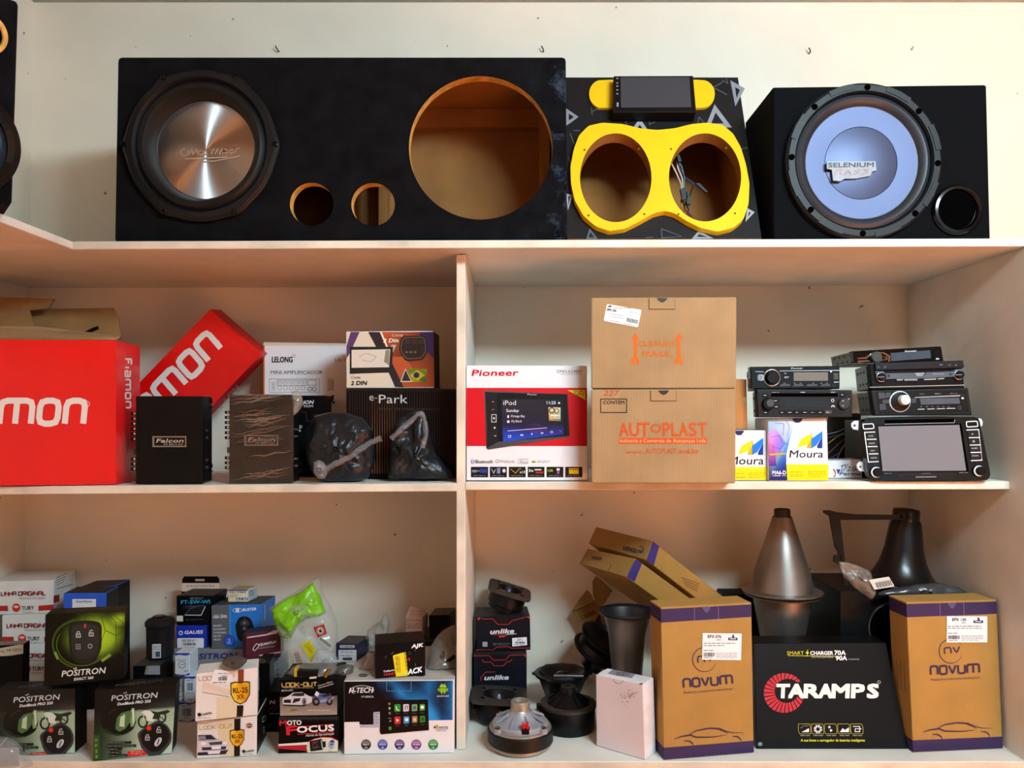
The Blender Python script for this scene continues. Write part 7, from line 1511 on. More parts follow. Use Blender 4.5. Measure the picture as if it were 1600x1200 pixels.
f.poly(Hc([(130, 25), (158, 25), (135, 50)]), '#c23a34', 2); f.poly(Hc([(512, 18), (540, 14), (538, 36)]), '#c23a34', 2); f.poly(Hc([(122, 270), (142, 280), (122, 292)]), '#c23a34', 2)
ftext(f, Hc, 'unlike', (228, 152), (412, 146), 7, '#d8d8de', 2, bold=.06, slant=.35); f.stroke(Hc([(355, 156), (435, 152)]), 1, '#d8d8de', 2); f.stroke(Hc([(235, 158), (360, 162)]), .8, '#c23a34', 2); f.poly(Hc([(300, 168), (360, 165), (335, 178), (295, 180)]), '#c23a34', 2)
f.rect(*Hc([(170, 214)])[0], *Hc([(208, 252)])[0], '#9a9aa0', 2); f.lines(*Hc([(250, 222)])[0], *Hc([(385, 244)])[0], 2, '#6a6a72', 2, .8)
def ul(p): p.lines(*Hc([(440, 188)])[0], *Hc([(485, 208)])[0], 2, '#3a3a40', 1, .8); p.barcode(*Hc([(425, 212)])[0], *Hc([(505, 228)])[0], '#17171b', 1); p.lines(*Hc([(415, 232)])[0], *Hc([(505, 240)])[0], 1, '#5a5a60', 1, .7)
sticker(b, 'f', Hc([(401, 185), (515, 177), (518, 240), (403, 250)]), ul, .0008)
f.poly(Hc([(286, 8), (368, 8), (366, 64), (290, 64)]), '#040405', 3); b.done(); zt2_ = max(p.z for p in b.c)+.001
# tweeters: a rounded square flange over a round body
BLKR = M('black_horn_plastic', '#09090b', .38, var=.2, scale=40, bump=.04, spec=.25)
def tweeter(label, C_, roll, side, body_h, br_, tilt=0):
    u = Vector((math.cos(R(roll)), 0, -math.sin(R(roll)))); v_ = Vector((0, 1, math.tan(R(tilt)))).normalized(); n = u.cross(v_).normalized(); v_ = n.cross(u)
    m = Matrix((u, v_, n)).transposed().to_4x4(); m.translation = C_
    t = thing('tweeter', label, 'speaker', C_-Vector((0, 0, body_h)), group='loose tweeters')
    h_ = side/2; V_, F_ = plate(rrect(-h_, -h_, h_, h_, side*.2), [circle_pts(0, 0, side*.30, n=32)], .007, 0)
    fl = mesh('flange', [m @ p for p in V_], F_, M('worn_flange', '#2c2823', .5, var=.25, scale=30), t)
    lathe('horn_throat', [(side*.30, 0), (side*.24, -.008), (side*.16, -.022), (side*.10, -.032), (0, -.033)], BLKR, t, m, 40)
    lathe('phase_plug', [(side*.085, -.032), (side*.07, -.012), (side*.03, -.001), (0, .001)], M('plug_metal', '#8b93b4', .2, .8), t, m, 24)
    for a in (45, 135, 225, 315): q_ = m @ Vector((side*.40*math.cos(R(a)), side*.40*math.sin(R(a)), .0004)); lathe('screw_hole', [(.004, 0), (.0038, .0006), (.0028, .0002), (0, .0001)], DARK, fl, m.copy() @ Matrix.Translation((side*.40*math.cos(R(a)), side*.40*math.sin(R(a)), .0003)), 12)
    lathe('body', [(br_*.95, -.007), (br_, -.012), (br_, -body_h*.75), (br_*.92, -body_h*.8), (br_*.9, -body_h), (0, -body_h)], BLKR, t, m, 40)
    return t
tweeter('black horn tweeter lying tilted on the upper line-art carton', W(797, 920, 1.845), 17, .104, .049, .044, 2)
tweeter('black horn tweeter standing on the shelf in front of the line-art cartons', W(780, 1084, 1.70), 3, .124, W(780, 1084, 1.70).z-Z3-.004, .047, -3)
# compression driver
cd = thing('compression_driver', 'silver compression driver with a black band and a red terminal, at the front shelf edge', 'speaker', Vector((.0104, 1.572, Z3)))
m = Matrix.Translation((.0104, 1.572, Z3)); CAST = M('cast_aluminium', '#9c9da6', .5, .3, var=.08, scale=30, bump=.1, bscale=200); BRS = M('brushed_steel', '#a59d90', .42, .6, var=.06)
lathe('base_plate', [(0, 0), (.058, 0), (.064, .006), (.064, .012)], BRS, cd, m, 64)
lathe('rubber_band', [(.064, .010), (.0672, .013), (.0672, .036), (.064, .039)], RUB, cd, m, 64)
lathe('top_ring', [(.064, .037), (.063, .042), (.055, .043)], BRS, cd, m, 64)
bell = lathe('cast_bell', [(.057, .041), (.057, .049), (.054, .052), (.044, .053), (.036, .056), (.026, .066), (.022, .072)], CAST, cd, m, 64)
for k_ in range(8):
    a = R(22.5+45*k_); e = Vector((math.cos(a), math.sin(a), 0)); s_ = Vector((-e.y, e.x, 0))*.0016
    V_ = [m @ (e*r_+s_*q_+Vector((0, 0, z_))) for q_ in (1, -1) for r_, z_ in ((.024, .066), (.053, .052), (.053, .056), (.026, .070))]
    mesh('rib', V_, [(0, 1, 2, 3), (7, 6, 5, 4), (3, 2, 6, 7), (1, 0, 4, 5), (2, 1, 5, 6), (0, 3, 7, 4)], CAST, bell)
lathe('threaded_neck', [(.0225, .070), (.0215, .074), (.0195, .076), (.0195, .090), (.0185, .092), (.016, .092), (.0155, .088), (0, .087)], BRS, cd, m, 40)
for a in (-140, -38, 50, 135):
    e = Vector((.058*math.cos(R(a)), .058*math.sin(R(a)), .046)); lug = lathe('bolt_lug', [(.009, -.006), (.009, .003), (.007, .004)], CAST, bell, m @ Matrix.Translation(e), 16); lathe('bolt', [(.0045, .004), (.0045, .007), (.003, .008), (0, .008)], M('brass_bolt', '#8f7d4a', .3, .9), bell, m @ Matrix.Translation(e), 6)
px_ = W(821, 1140, 1.52); block('terminal_base', px_.x-.0075, px_.x+.0075, 1.514, 1.528, px_.z-.008, px_.z+.003, BLK, cd)
red = M('red_plastic', '#d3121a', .3); block('terminal', px_.x-.0065, px_.x-.0015, 1.514, 1.526, px_.z+.003, px_.z+.014, red, cd); block('terminal', px_.x+.0015, px_.x+.0065, 1.514, 1.526, px_.z+.003, px_.z+.014, red, cd); block('terminal', px_.x-.0065, px_.x+.0065, 1.517, 1.526, px_.z+.003, px_.z+.009, red, cd)
# mid driver, face down
m = Matrix.Translation((.115, 1.665, Z3))
md = thing('speaker_driver', 'black loudspeaker standing face down with its magnet neck up, beside the white carton', 'speaker', Vector((.115, 1.665, Z3)))
lathe('magnet_can', [(0, 0), (.056, 0), (.058, .003), (.058, .044), (.056, .047)], BLKR, md, m, 56)
lathe('rim_flange', [(.056, .046), (.0605, .048), (.0605, .054), (.050, .056), (.045, .054)], M('dusty_black_rim', '#26231e', .55, var=.25), md, m, 56)
bk = lathe('basket', [(.047, .053), (.040, .056), (.026, .068), (.018, .073)], BLKR, md, m, 56)
for k_ in range(10):
    a = R(36*k_+10); e = Vector((math.cos(a), math.sin(a), 0)); s_ = Vector((-e.y, e.x, 0))*.0014
    V_ = [m @ (e*r_+s_*q_+Vector((0, 0, z_))) for q_ in (1, -1) for r_, z_ in ((.018, .072), (.046, .053), (.047, .057), (.019, .077))]
    mesh('rib', V_, [(0, 1, 2, 3), (7, 6, 5, 4), (3, 2, 6, 7), (1, 0, 4, 5), (2, 1, 5, 6), (0, 3, 7, 4)], BLKR, bk)
lathe('neck', [(.0185, .072), (.0185, .083), (.0165, .086), (.0165, .089), (.012, .089), (0, .086)], BLKR, md, m, 36)
block('terminal_lug', .115-.069, .115-.055, 1.655, 1.667, Z3+.036, Z3+.052, BLK, md)
# woofer lying face up behind
m = Matrix.Translation((.109, 1.78, Z3)); hh = .080
wd_ = thing('speaker_driver', 'black loudspeaker lying face up with a shiny centre, behind the face-down loudspeaker', 'speaker', Vector((.109, 1.78, Z3)))
lathe('magnet', [(0, 0), (.035, 0), (.036, .003), (.036, .022), (.034, .024)], BLKR, wd_, m, 40)
lathe('basket', [(.034, .023), (.040, .03), (.055, hh-.012), (.058, hh-.006)], BLKR, wd_, m, 56)
rm = lathe('rim_flange', [(.056, hh-.008), (.064, hh-.005), (.064, hh), (.055, hh+.001)], BLKR, wd_, m, 56)
lathe('surround', [(.055, hh+.001), (.051, hh+.005), (.046, hh+.001)], RUB, rm, m, 48); lathe('cone', [(.046, hh+.001), (.030, hh-.012), (.022, hh-.014)], BLKR, rm, m, 48); lathe('dust_cap', [(.022, hh-.014), (.018, hh-.004), (.009, hh+.002), (0, hh+.003)], BLKG, rm, m, 32)
tube('bridge_bar', [m @ Vector((-.022, -.045, hh+.007)), m @ Vector((.045, -.047, hh+.007))], .0045, M('pewter', '#6d6d70', .3, .9), rm)
for a in range(0, 360, 60): lathe('rim_tab', [(.008, 0), (.008, .004), (0, .004)], BLKR, rm, m @ Matrix.Translation((.062*math.cos(R(a)), .062*math.sin(R(a)), hh-.004)), 12)
# leaning woofer
n_ = Vector((.42, -.25, .87)).normalized(); m = frame_of(n_, (0, 1, 0), W(936, 1019, 1.825))
lw = thing('speaker_driver', 'black woofer leaning on its side against the dark metal horn', 'speaker', W(940, 1076, 1.795))
lathe('basket', [(.046, 0), (.036, -.015), (.026, -.030), (.026, -.042), (0, -.042)], BLKR, lw, m, 48)
lathe('rim_flange', [(.050, -.002), (.066, .0), (.067, .004), (.062, .007), (.05, .006)], BLKR, lw, m, 56)
lathe('gasket', [(.058, .006), (.053, .020), (.060, .034), (.064, .036), (.064, .040), (.056, .041), (.05, .034)], BLKR, lw, m, 56)
lathe('cone', [(.05, .034), (.03, .02), (0, .015)], BLKR, lw, m, 40)
# dark metal horn standing mouth up
XB, YB2 = .246, 1.69
HORNM = M('dark_horn_metal', '#86817c', .42, .85, var=.3, scale=9, bump=.12, bscale=25)
m = Matrix.Translation((XB, YB2, Z3)); z0 = W(0, 969, YB2).z-Z3; zl_ = W(0, 946, YB2).z-Z3
hb = thing('metal_horn', 'dark scratched metal horn standing mouth up behind the plain white carton', 'horn', Vector((XB, YB2, Z3)))
zr_ = W(0, 955, YB2).z-Z3
lathe('horn_body', [(0, 0), (.026, 0), (.028, .01), (.034, .12), (.041, zr_-.05), (.050, zr_-.012), (.054, zr_-.005)], HORNM, hb, m, 64)
lathe('black_mouth', [(.052, zr_-.007), (.061, zr_-.004), (.063, zr_), (.060, zr_+.003), (.052, zr_-.002), (.046, zr_-.02), (.036, zr_-.08), (0, zr_-.12)], M('mouth_black', '#10131a', .4, var=.2), hb, m, 64)
# white carton
b = sbox('carton', 'plain white carton with brown specks, standing turned beside the face-down loudspeaker', (931, 1053.5), (1004, 1069), (1008, 1187.5), (932, 1165), Z3, .047, M('pinkish_white_card', '#dccfd2', .55, var=.03, scale=12), side=M('white_side', '#e6e2e6', .5), lean=False)
f = b.face('f', ink(.6), 'print'); f.stroke(Hc([(1193, 505), (1200, 525), (1225, 542), (1252, 538), (1268, 520), (1270, 512)]), .7, '#77707a', 1)
rr = random.Random(5)
for i in range(46):
    cx_, cy_ = (1280+rr.gauss(0, 26), 645+rr.gauss(0, 16)) if i < 20 else (1335+rr.gauss(0, 16), 615+rr.gauss(0, 18)); f.disc(*Hc([(cx_, cy_)])[0], rr.uniform(.3, 1.3), rr.uniform(.3, 1.0), ('#9a7a3c', '#b3935a', '#7a5c2c')[i % 3], .5+i*.02, 7)
for x, y in ((1122, 835), (1182, 820), (1280, 705), (1100, 500), (1075, 495)): f.disc(*Hc([(x, y)])[0], .6, .6, '#9a8a70', 1, 7)
f2 = b.face('t', ink(.6), 'print'); f2.poly(Hc([(1185, 430), (1365, 465), (1335, 498), (1148, 462)]), '#8a8a8e', 1); f2.lines(*Hc([(1215, 448)])[0], *Hc([(1330, 480)])[0], 4, '#55555a', 2, .9); f2.poly(Hc([(1058, 462), (1072, 452), (1080, 466), (1062, 468)]), '#2c2a28', 2); f2.poly(Hc([(1375, 540), (1420, 536), (1425, 545), (1380, 545)]), '#2c2a28', 2)
b.done()
# moulding cartons standing upright
OCH = M('ochre_cardboard', '#a77c3a', .8, var=.07, scale=14, bump=.08, wave=60)
PUR = '#38264e'; INKP = '#3d2b42'
def lerp2(q, u, v): return ((q[0][0]*(1-u)+q[1][0]*u)*(1-v)+(q[3][0]*(1-u)+q[2][0]*u)*v, (q[0][1]*(1-u)+q[1][1]*u)*(1-v)+(q[3][1]*(1-u)+q[2][1]*u)*v)
def moulding_carton(label, tl, tr, br, bl, D, code, lb, vt, ve, seed):
    b = sbox('moulding_carton', label, tl, tr, br, bl, Z3, D, OCH, group=None)
    q = [pixof(v_) for v_ in b.c[:4]]; T = lambda u, v_: lerp2(q, u, v_)
    f = b.face('f', ink(.7), 'printed_art')
    f.poly([T(0, .012), T(1, .012), T(1, .095), T(0, .10)], PUR, 0); f.poly([T(0, .92), T(1, .92), T(1, 1), T(0, 1)], PUR, 0)
    c_ = T(.47, ve); f.stroke(circle_pts(c_[0], c_[1], 18.5, 19, 26, 20, 330), 1.5, INKP, 1, taper=[.35+.65*math.sin(math.pi*i/25) for i in range(26)])
    f.tech('nv', *T(.40, ve+.018), *T(.57, ve+.012), 9.5, 2.4, INKP, 1, ch=.3, gap=.35)
    f.tech('novum', *T(.235, vt), *T(.775, vt-.004), 13, 3.4, INKP, 1, ch=.25, gap=.32)
    f.text('Molduras e conectores automotivos', *T(.235, vt+.042), *T(.775, vt+.036), 4, INKP, 1, bold=.01)
    arc = lambda pts, wd: f.stroke(lerp_pts([T(u, v_) for u, v_ in pts], 20), wd, INKP, 1, taper=[.25+.75*math.sin(math.pi*min(1, (i+1)/20)) for i in range(20)])
    arc([(.12, .868), (.20, .855), (.30, .85), (.36, .868), (.55, .875), (.70, .868)], 2.6); arc([(.26, .856), (.36, .825), (.50, .815), (.60, .822), (.68, .845), (.72, .862)], 2.4); arc([(.52, .812), (.62, .82), (.70, .845), (.78, .858), (.90, .862)], 1.6)
    arc([(.22, .885), (.28, .888), (.32, .905), (.33, .925)], 2.4); arc([(.76, .88), (.82, .885), (.85, .9), (.86, .918)], 2.4)
    f.stroke([T(.37, .015), T(.37, .10), T(.635, .10), T(.635, .015)], .6, '#8a7aa0', 2); nt_ = [T(.455+.10*i/8, .012+.04*math.sin(math.pi*i/8)) for i in range(9)]; f.poly(nt_, '#5a4a78', 3)
    fl_ = b.face('l', ink(.7), 'print'); Q = [pixof(v_) for v_ in (b.c[4], b.c[0], b.c[3], b.c[7])]; TL_ = lambda u, v_: lerp2(Q, u, v_)
    fl_.poly([TL_(0, .012), TL_(1, .012), TL_(1, .10), TL_(0, .10)], PUR, 0); fl_.poly([TL_(0, .92), TL_(1, .92), TL_(1, 1), TL_(0, 1)], PUR, 0)
    for k_ in range(3): fl_.stroke([TL_(.3+.2*k_, .42), TL_(.3+.2*k_, .62)], .8, '#6b4c24', 1)
    def dr(p):
        A_ = lambda u, v_: lerp2(lb, u, v_)
        p.text(code, *A_(.14, .18), *A_(.48, .18), 4.6, '#22222a', 1, bold=.03); p.lines(*A_(.36, .22), *A_(.48, .28), 1, '#5a5a62', 1, .9)
        p.poly([A_(.66, .16), A_(.9, .16), A_(.9, .26), A_(.66, .26)], '#3a3a52', 1); p.poly([A_(.76, .06), A_(.80, .04), A_(.82, .16), A_(.76, .16)], '#3a3a52', 1); p.rect(*A_(.70, .19), *A_(.86, .22), '#d8d8e0', 2)
        p.lines(*A_(.03, .34), *A_(.88, .50), 2, '#5a5a66', 1, 1, seed=seed); p.lines(*A_(.03, .62), *A_(.30, .68), 1, '#5a5a66', 1, 1)
        p.barcode(*A_(.04, .73), *A_(.32, .88), '#1a1a20', 1); p.lines(*A_(.36, .72), *A_(.92, .94), 4, '#77777f', 1, .7, seed=seed+1); p.lines(*A_(.05, .90), *A_(.28, .95), 1, '#3a3a42', 1, .8)
    sticker(b, 'f', chamfer(lb, 1, True), dr, .0012)
    b.done(); return b
n1 = moulding_carton('tall ochre and purple moulding carton between the white carton and the black charger carton', (1032.5, 949), (1174, 941.5), (1178, 1176), (1037.5, 1187.5), .062, 'EPX 076', I([(391, 357), (635, 359), (631, 526), (388, 523)]), .535, .36, 3)
n2 = moulding_carton('tall ochre and purple moulding carton beside the black charger carton and the side panel', (1416, 941), (1557, 937), (1567, 1169.5), (1427, 1175.5), .062, 'EPX 130', Kc([(1151, 234), (1386, 234), (1386, 386), (1150, 386)]), .488, .335, 9)
# charger carton
c = [W(1177, 1005, 1.615), W(1384.5, 1004, 1.615), W(1418.5, 1166, 1.555), W(1182.5, 1167, 1.555)]
for q_ in c[2:]: q_.z = Z3+.012
TB = M('satin_black_card', '#0b0c0e', .34, var=.15, scale=6, bump=.05, bscale=18, spec=.2)
cz = list(c); cz[2] = cz[2].copy(); cz[3] = cz[3].copy(); cz[2].z = cz[3].z = Z3
b = Box('charger_carton', 'wide slanted black charger carton with large white lettering and a red segmented ring', 'box', *cz, (0, .055, 0), TB)
f = b.face('f', ink(.4), 'printed_art')
for k_ in range(24):
    a0 = R(35+k_*13.2); a1 = R(35+k_*13.2+10.2); t_ = k_/23; ro = 118; ri = ro-18-44*math.sin(math.pi*min(1, .06+t_*.80))
    sh = 10*t_
    f.poly(Kc([(205+ro*math.cos(a0), 680-ro*math.sin(a0)*.98), (205+ro*math.cos(a1), 680-ro*math.sin(a1)*.98), (208+ri*math.cos(a1+.08), 676-ri*math.sin(a1+.08)), (208+ri*math.cos(a0+.08), 676-ri*math.sin(a0+.08))]), '#c22a35', 1)
for s_, a, b_ in (('T', 162, 232), ('A', 232, 318), ('R', 322, 408), ('A', 408, 482), ('M', 484, 580), ('P', 598, 668), ('S', 690, 750)): ftext(f, Kc, s_, (a, 706), (b_, 706), 20.5, '#f2e9e6', 3, bold=.075, slant=.05)
f.ring(*Kc([(757, 617)])[0], 2.2, 2.2, .7, '#d8d0ce', 3, 14)
ftext(f, Kc, 'SMART', (222, 458), (320, 458), 5.6, '#d8c818', 2); f.stroke(Kc([(228, 463), (505, 467)]), .8, '#d8c818', 2); f.poly(Kc([(346, 424), (330, 450), (340, 450), (335, 472), (350, 442), (340, 442)]), '#f0de1c', 3)
ftext(f, Kc, 'CHARGER', (358, 458), (490, 458), 5.6, '#f2eeee', 2, bold=.05); ftext(f, Kc, '70A', (498, 458), (563, 458), 6.6, '#f2eeee', 2, bold=.05); ftext(f, Kc, 'AUTOCONTROL', (365, 476), (492, 476), 2.4, '#c8c4c4', 2); ftext(f, Kc, '90A', (506, 489), (570, 489), 6.6, '#f2eeee', 2, bold=.05); ftext(f, Kc, 'DYNAMIC', (580, 488), (643, 488), 2.2, '#b8b4b4', 2)
for k_, x in enumerate((288, 364, 440, 517, 592)):
    f.stroke(chamfer(Kc([(x, 860), (x+64, 860), (x+72, 880), (x+72, 918), (x+8, 918), (x, 900)]), 1, True), .8, '#a89a28', 2, closed=True); f.lines(*Kc([(x+12, 924)])[0], *Kc([(x+70, 932)])[0], 1, '#a8a4a4', 2, .9)
f.poly(Kc([(306, 908), (350, 885), (350, 908)]), '#e6e2e2', 3); f.stroke(Kc([(300, 885), (318, 872), (348, 872)]), .7, '#8a8686', 3)
c_ = Kc([(402, 890)])[0]
for k_ in range(8): f.poly([(c_[0]+r_*math.cos(k_*math.pi/4+a_), c_[1]+r_*math.sin(k_*math.pi/4+a_)) for r_, a_ in ((3, 0), (6.6, .05), (6.6, .6), (3, .6))], '#e6e2e2', 3)
f.rect(*Kc([(462, 872)])[0], *Kc([(475, 885)])[0], '#c8c4c4', 3); f.disc(*Kc([(478, 898)])[0], 2, 2, '#e6e2e2', 3, 12); f.poly(Kc([(530, 908), (545, 885), (560, 895), (582, 880), (582, 908)]), '#e6e2e2', 3); f.stroke(Kc([(605, 875), (645, 875), (645, 905), (618, 905), (618, 888), (655, 888)]), 1.2, '#e6e2e2', 3)
ftext(f, Kc, 'A sua fonte e carregador de baterias inteligente', (302, 962), (675, 962), 4, '#ead51a', 2, bold=.03)
sl = f.raise_('tape_seal', circle_pts(*Kc([(66, 977)])[0], 3.6, 3.2, 16), .0006, film('seal_film', '#a9abb0', .1, .5), b.o, base=.0012); b.done()
# stacked metal horns
XH, YH = .6135, 1.765
zf_ = W(0, 924, YH).z; ztop = W(0, 795, YH).z
ALU = M('worn_aluminium', '#8d8882', .36, .9, var=.3, scale=8, bump=.06, bscale=40)
m = Matrix.Translation((XH, YH, 0))
lh = thing('metal_horn', 'dark metal horn standing mouth up, under the bright inverted horn', 'horn', Vector((XH, YH, Z3)))
lathe('horn_body', [(0, Z3), (.028, Z3), (.03, Z3+.01), (.043, Z3+.13), (.066, zf_-.010)], HORNM, lh, m, 72)
lathe('mouth_flange', [(.066, zf_-.012), (.085, zf_-.007), (.0865, zf_-.004), (.066, zf_-.003), (.05, zf_-.05), (.03, zf_-.15), (0, zf_-.16)], HORNM, lh, m, 72)
uh = thing('metal_horn', 'bright conical aluminium horn turned upside down on the dark horn', 'horn', Vector((XH, YH, zf_)))
lathe('mouth_flange', [(.070, zf_-.002), (.0885, zf_-.0005), (.090, zf_+.002), (.088, zf_+.004), (.069, zf_+.006)], ALU, uh, m, 72)
lathe('horn_cone', [(.0705, zf_+.003), (.068, zf_+.012), (.060, zf_+.05), (.044, zf_+.10), (.024, ztop-.026), (.0215, ztop-.018)], ALU, uh, m, 72)
lathe('throat', [(.0217, ztop-.022), (.0180, ztop-.014), (.0178, ztop-.002), (.0165, ztop), (.014, ztop), (.013, ztop-.02), (0, ztop-.03)], M('burnt_metal', '#39352f', .45, .7, var=.2), uh, m, 40)
# black cabinets behind
b = Box('speaker_cabinet', 'plain black cabinet against the back wall behind the moulding cartons', 'speaker', W(1130, 928, 1.88), W(1192, 928, 1.88), Vector((wpx(1192, 1.88), 1.88, Z3)), Vector((wpx(1130, 1.88), 1.88, Z3)), (0, .06, 0), M('dull_black', '#0a0a0b', .6, var=.15, spec=.2)); b.done(); zcab = b.c[0].z
zb2 = 1.064
cb = Box('speaker_cabinet', 'black cabinet with a round port behind the second moulding carton, under the plastic horn', 'speaker', Vector((.715, 1.69, zb2)), Vector((.955, 1.69, zb2)), Vector((.955, 1.69, Z3)), Vector((.715, 1.69, Z3)), (0, .2, 0), M('satin_black', '#0b0b0c', .45, var=.15, spec=.2))
f = cb.face('f'); c_ = f.at(1396, 980); lathe('port_rim', [(.056, 0), (.056, .002), (.053, .0022), (.053, 0)], M('rim_grey', '#5a5856', .4, .5), cb.o, frame_of((0, -1, 0), at=c_), 56); lathe('port_shade_disc', [(.053, .0008), (0, .0008)], DARK, cb.o, frame_of((0, -1, 0), at=c_), 40); cb.done()  # port is a rim around a flat disc coloured as inner shade
# black plastic horn on the cabinet
XP, YP = .872, 1.735
zp0 = zb2+.004; zp1 = W(0, 795, YP).z; hp_ = zp1-zp0
ph = thing('plastic_horn', 'flared black plastic horn standing on the black cabinet in the corner', 'horn', Vector((XP, YP, zb2)))
mt = Matrix.Translation((XP, YP, zp0)); tl_ = Matrix.Rotation(R(4), 4, 'Y')
HB = M('black_abs', '#08080a', .26, var=.15, bump=.03, bscale=30, spec=.35)
sq = lambda a, i: 1+.10*abs(math.sin(2*a))**2*(1 if i < 4 else 0)
lathe('mouth_flange', [(.092, .004), (.094, .006), (.092, .009), (.080, .010)], HB, ph, mt @ tl_, 80, sy=.85, rfun=sq)
lathe('horn_bell', [(.082, .008), (.074, .014), (.062, .028), (.050, .052), (.041, .085), (.034, hp_-.036), (.031, hp_-.026)], HB, ph, mt @ tl_, 72, sy=.9)
lathe('threaded_throat', [(.0265, hp_-.030), (.0275, hp_-.022), (.0275, hp_-.004), (.026, hp_), (.021, hp_), (.020, hp_-.02), (0, hp_-.03)], HB, ph, mt @ tl_, 40, rfun=lambda a, i: 1+.03*(math.sin(18*a) > 0)*(1 if 1 <= i <= 2 else 0))
# bracket frame
bf_ = Print(W(1320, 840, 1.71), (0, -1, 0), None)
br_o = J([(645, 78), (690, 75), (745, 90), (870, 104), (1172, 108), (1172, 140), (762, 142), (770, 210), (795, 428), (815, 590), (790, 590), (768, 430), (740, 350), (728, 335), (705, 215), (698, 180), (690, 120), (650, 95)])
bracket = thing('trim_bracket', 'thin black plastic dash bracket hooked beside the plastic horn', 'bracket', W(1320, 915, 1.71))
bf_.parent = bracket
face_plate(bf_, br_o, [J([(722, 252), (733, 256), (735, 290), (726, 290)])], .006, [BLK], 'frame', bracket)
face_plate(bf_, J([(718, 388), (765, 384), (772, 432), (745, 446), (716, 432)]), [J([(730, 398), (742, 398), (742, 430), (732, 428)])], .005, [BLK], 'loop', bracket, base=.001)
# bags on the cabinet
o = pouch('grey_parts_bag', Kc([(745, 110), (760, 92), (850, 70), (1000, 45), (1120, 40), (1200, 60), (1265, 88), (1272, 108), (1150, 112), (940, 116), (780, 120)]), 1.655, .03, M('grey_film', '#3a3b3e', .25, var=.25, scale=14, bump=.5, bscale=45, coat=.4), rings=8, amp=.006, freq=45, seed=61, N=56, zmin=zb2+.0012)
tag(o, 'flat dark grey plastic bag on the black cabinet, in front of the plastic horn', 'plastic bag')
o = pouch('clear_parts_bag', J([(758, 432), (800, 432), (900, 465), (970, 492), (1010, 590), (1015, 640), (1000, 680), (985, 700), (930, 660), (850, 600), (800, 545), (768, 500)]), 1.60, .022, film('cloudy_film', '#8a8178', .16, .5, .9, 60), rings=10, amp=.011, freq=40, seed=63, N=48)
tag(o, 'cloudy plastic bag with a barcode label, hanging over the black cabinet edge', 'plastic bag')
pp = Print(W(1378, 911, 1.585), (0, -1, .25), o, 'x'); lb = pp.raise_('barcode_label', chamfer(J([(968, 560), (1105, 538), (1145, 605), (1005, 628)]), 1, True), .0006, M('label_paper_g', '#c9c3ba', .5), o)
p2 = Print(pp.at(1378, 911, .0006), pp.n, lb, 'print')
for i in range(17): x = 1010+i*6.5; p2.stroke(J([(x, 580-i*1.2), (x+14, 618-i*1.2)]), .5+.5*((i*5) % 3)/2, '#3a3632', 1)
p2.done()
pouch('black_part', J([(900, 500), (950, 505), (990, 540), (960, 570), (910, 545)]), 1.60, .012, BLK, rings=5, amp=.002, freq=40, seed=64, N=24, parent=o)
# leaning moulding cartons
LEANB = M('olive_cardboard', '#8a6a35', .85, var=.08, scale=12, bump=.08, wave=50)
def lean_box(label, end, Ys, Dend, pxs):
    c = [W(x, y, Y_) for (x, y), Y_ in zip(end, Ys)]
    D = W(*Dend[:2], Dend[2])-c[1]
    return Box('moulding_carton', label, 'box', *c, D, LEANB, side=OCH, bev=.001)
ta = lean_box('brown moulding carton lying askew with upside-down lettering, topmost of the leaning ones', ((931, 823), (1019, 845), (1009.5, 875), (919.5, 849)), (1.815, 1.69, 1.685, 1.81), (1136, 937, 1.80), None)
f = ta.face('f', ink(.7), 'lettering'); f.tech('novum', *G([(1272, 362)])[0], *G([(1175, 338)])[0], 5.4, 1.1, '#2e2242', 1, ch=.2, gap=.35); f.stroke(circle_pts(*G([(1292, 362)])[0], 5.6, 5.2, 18, -100, 110), 1, '#2e2242', 1); f.tech('nv', *G([(1305, 368)])[0], *G([(1283, 364)])[0], 3, .9, '#2e2242', 1, ch=.2)
f = ta.face('r', ink(.7), 'print'); f.poly(G([(1384, 302), (1432, 338), (1392, 476), (1338, 440)]), '#3a2f74', 0); 
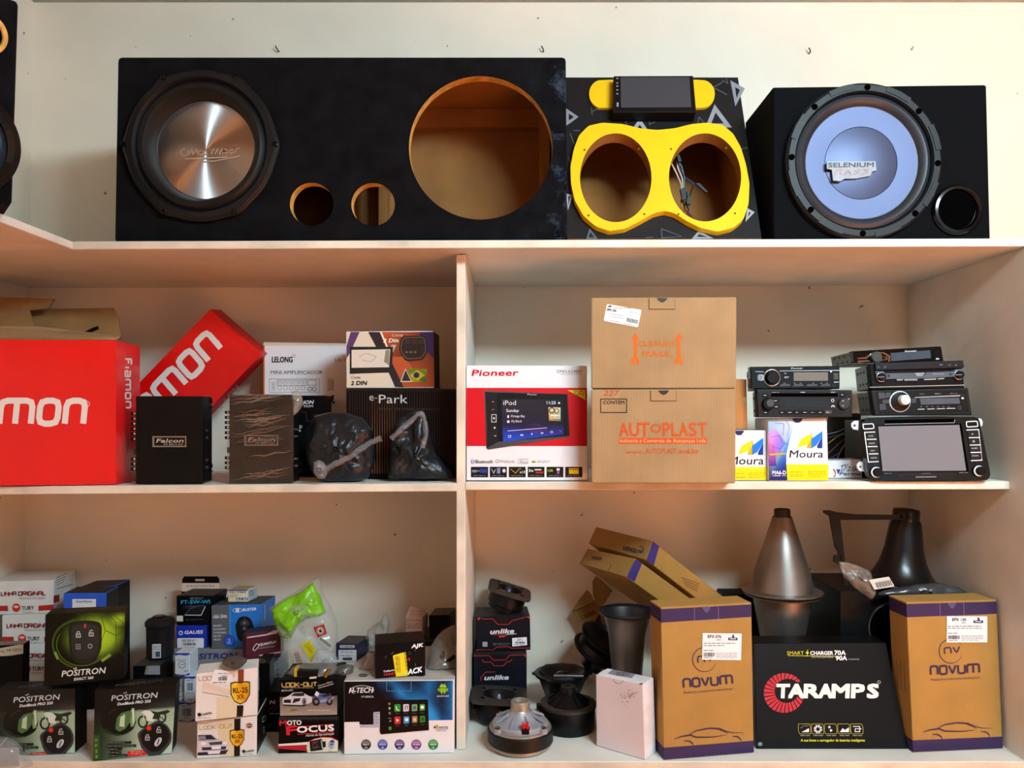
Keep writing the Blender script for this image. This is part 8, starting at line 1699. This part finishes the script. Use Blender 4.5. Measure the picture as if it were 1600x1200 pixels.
for k_ in range(4): f.stroke(I([(258+k_*8, 8+k_*16), (372-k_*4, 50+k_*15)]), .9, '#5c4420', 1)
ta.done()
tb2 = lean_box('brown moulding carton lying askew on the dark metal horn, second of the leaning ones', ((918, 857), (993.5, 873), (979, 902), (905, 880)), (1.80, 1.675, 1.67, 1.795), (1112, 960, 1.79), None)
f = tb2.face('f', ink(.7), 'lettering'); f.tech('novum', *G([(945, 432)])[0], *G([(1015, 440)])[0], 4.4, 1, '#3a2c40', 1, ch=.2, gap=.35); f.stroke(circle_pts(*G([(928, 418)])[0], 4.6, 4.6, 18, 60, 300), .9, '#7a4a4a', 1); f.stroke(G([(1055, 525), (1090, 470)]), .7, '#4a3818', 1); f.stroke(G([(1058, 515), (1080, 535), (1130, 545)]), .8, '#2e220e', 1)
f = tb2.face('r', ink(.7), 'print'); f.poly(G([(1258, 432), (1308, 462), (1252, 596), (1196, 558)]), '#3a2f74', 0); tb2.done()
e = [(893.5, 954.5), (929.5, 940.5), (985, 1020), (949, 1041)]
c = [W(*e[0], 1.905), W(*e[1], 1.92), W(*e[2], 1.91), W(*e[3], 1.895)]
oc = Box('moulding_carton', 'open brown moulding carton with a torn flap, wedged upright behind the black woofer', 'box', *c, (.008, .012, .004), LEANB, bev=.001)
f = oc.face('f', ink(.7), 'print'); f.poly(Lc([(240, 605), (385, 390), (470, 425), (345, 672)]), '#2e2460', 0); f.poly(Lc([(205, 405), (325, 350), (345, 390), (228, 450)]), '#6b5226', 1)
for k_ in range(3): f.stroke(Lc([(215+k_*6, 418+k_*12), (328+k_*6, 362+k_*12)]), .8, '#4a3718', 2)
f.stroke(Lc([(175, 405), (228, 478)]), 1.2, '#5c4420', 2); oc.done()
flap('open_flap', Lc([(305, 60), (340, 0), (400, 40), (515, 155), (470, 220), (440, 275), (390, 320), (350, 310), (310, 200)]), [1.895]*9, .002, oc.o, LEANB)
flap('torn_flap', Lc([(90, 365), (160, 260), (250, 145), (300, 200), (325, 265), (200, 320)]), [1.895]*6, .002, oc.o, LEANB)
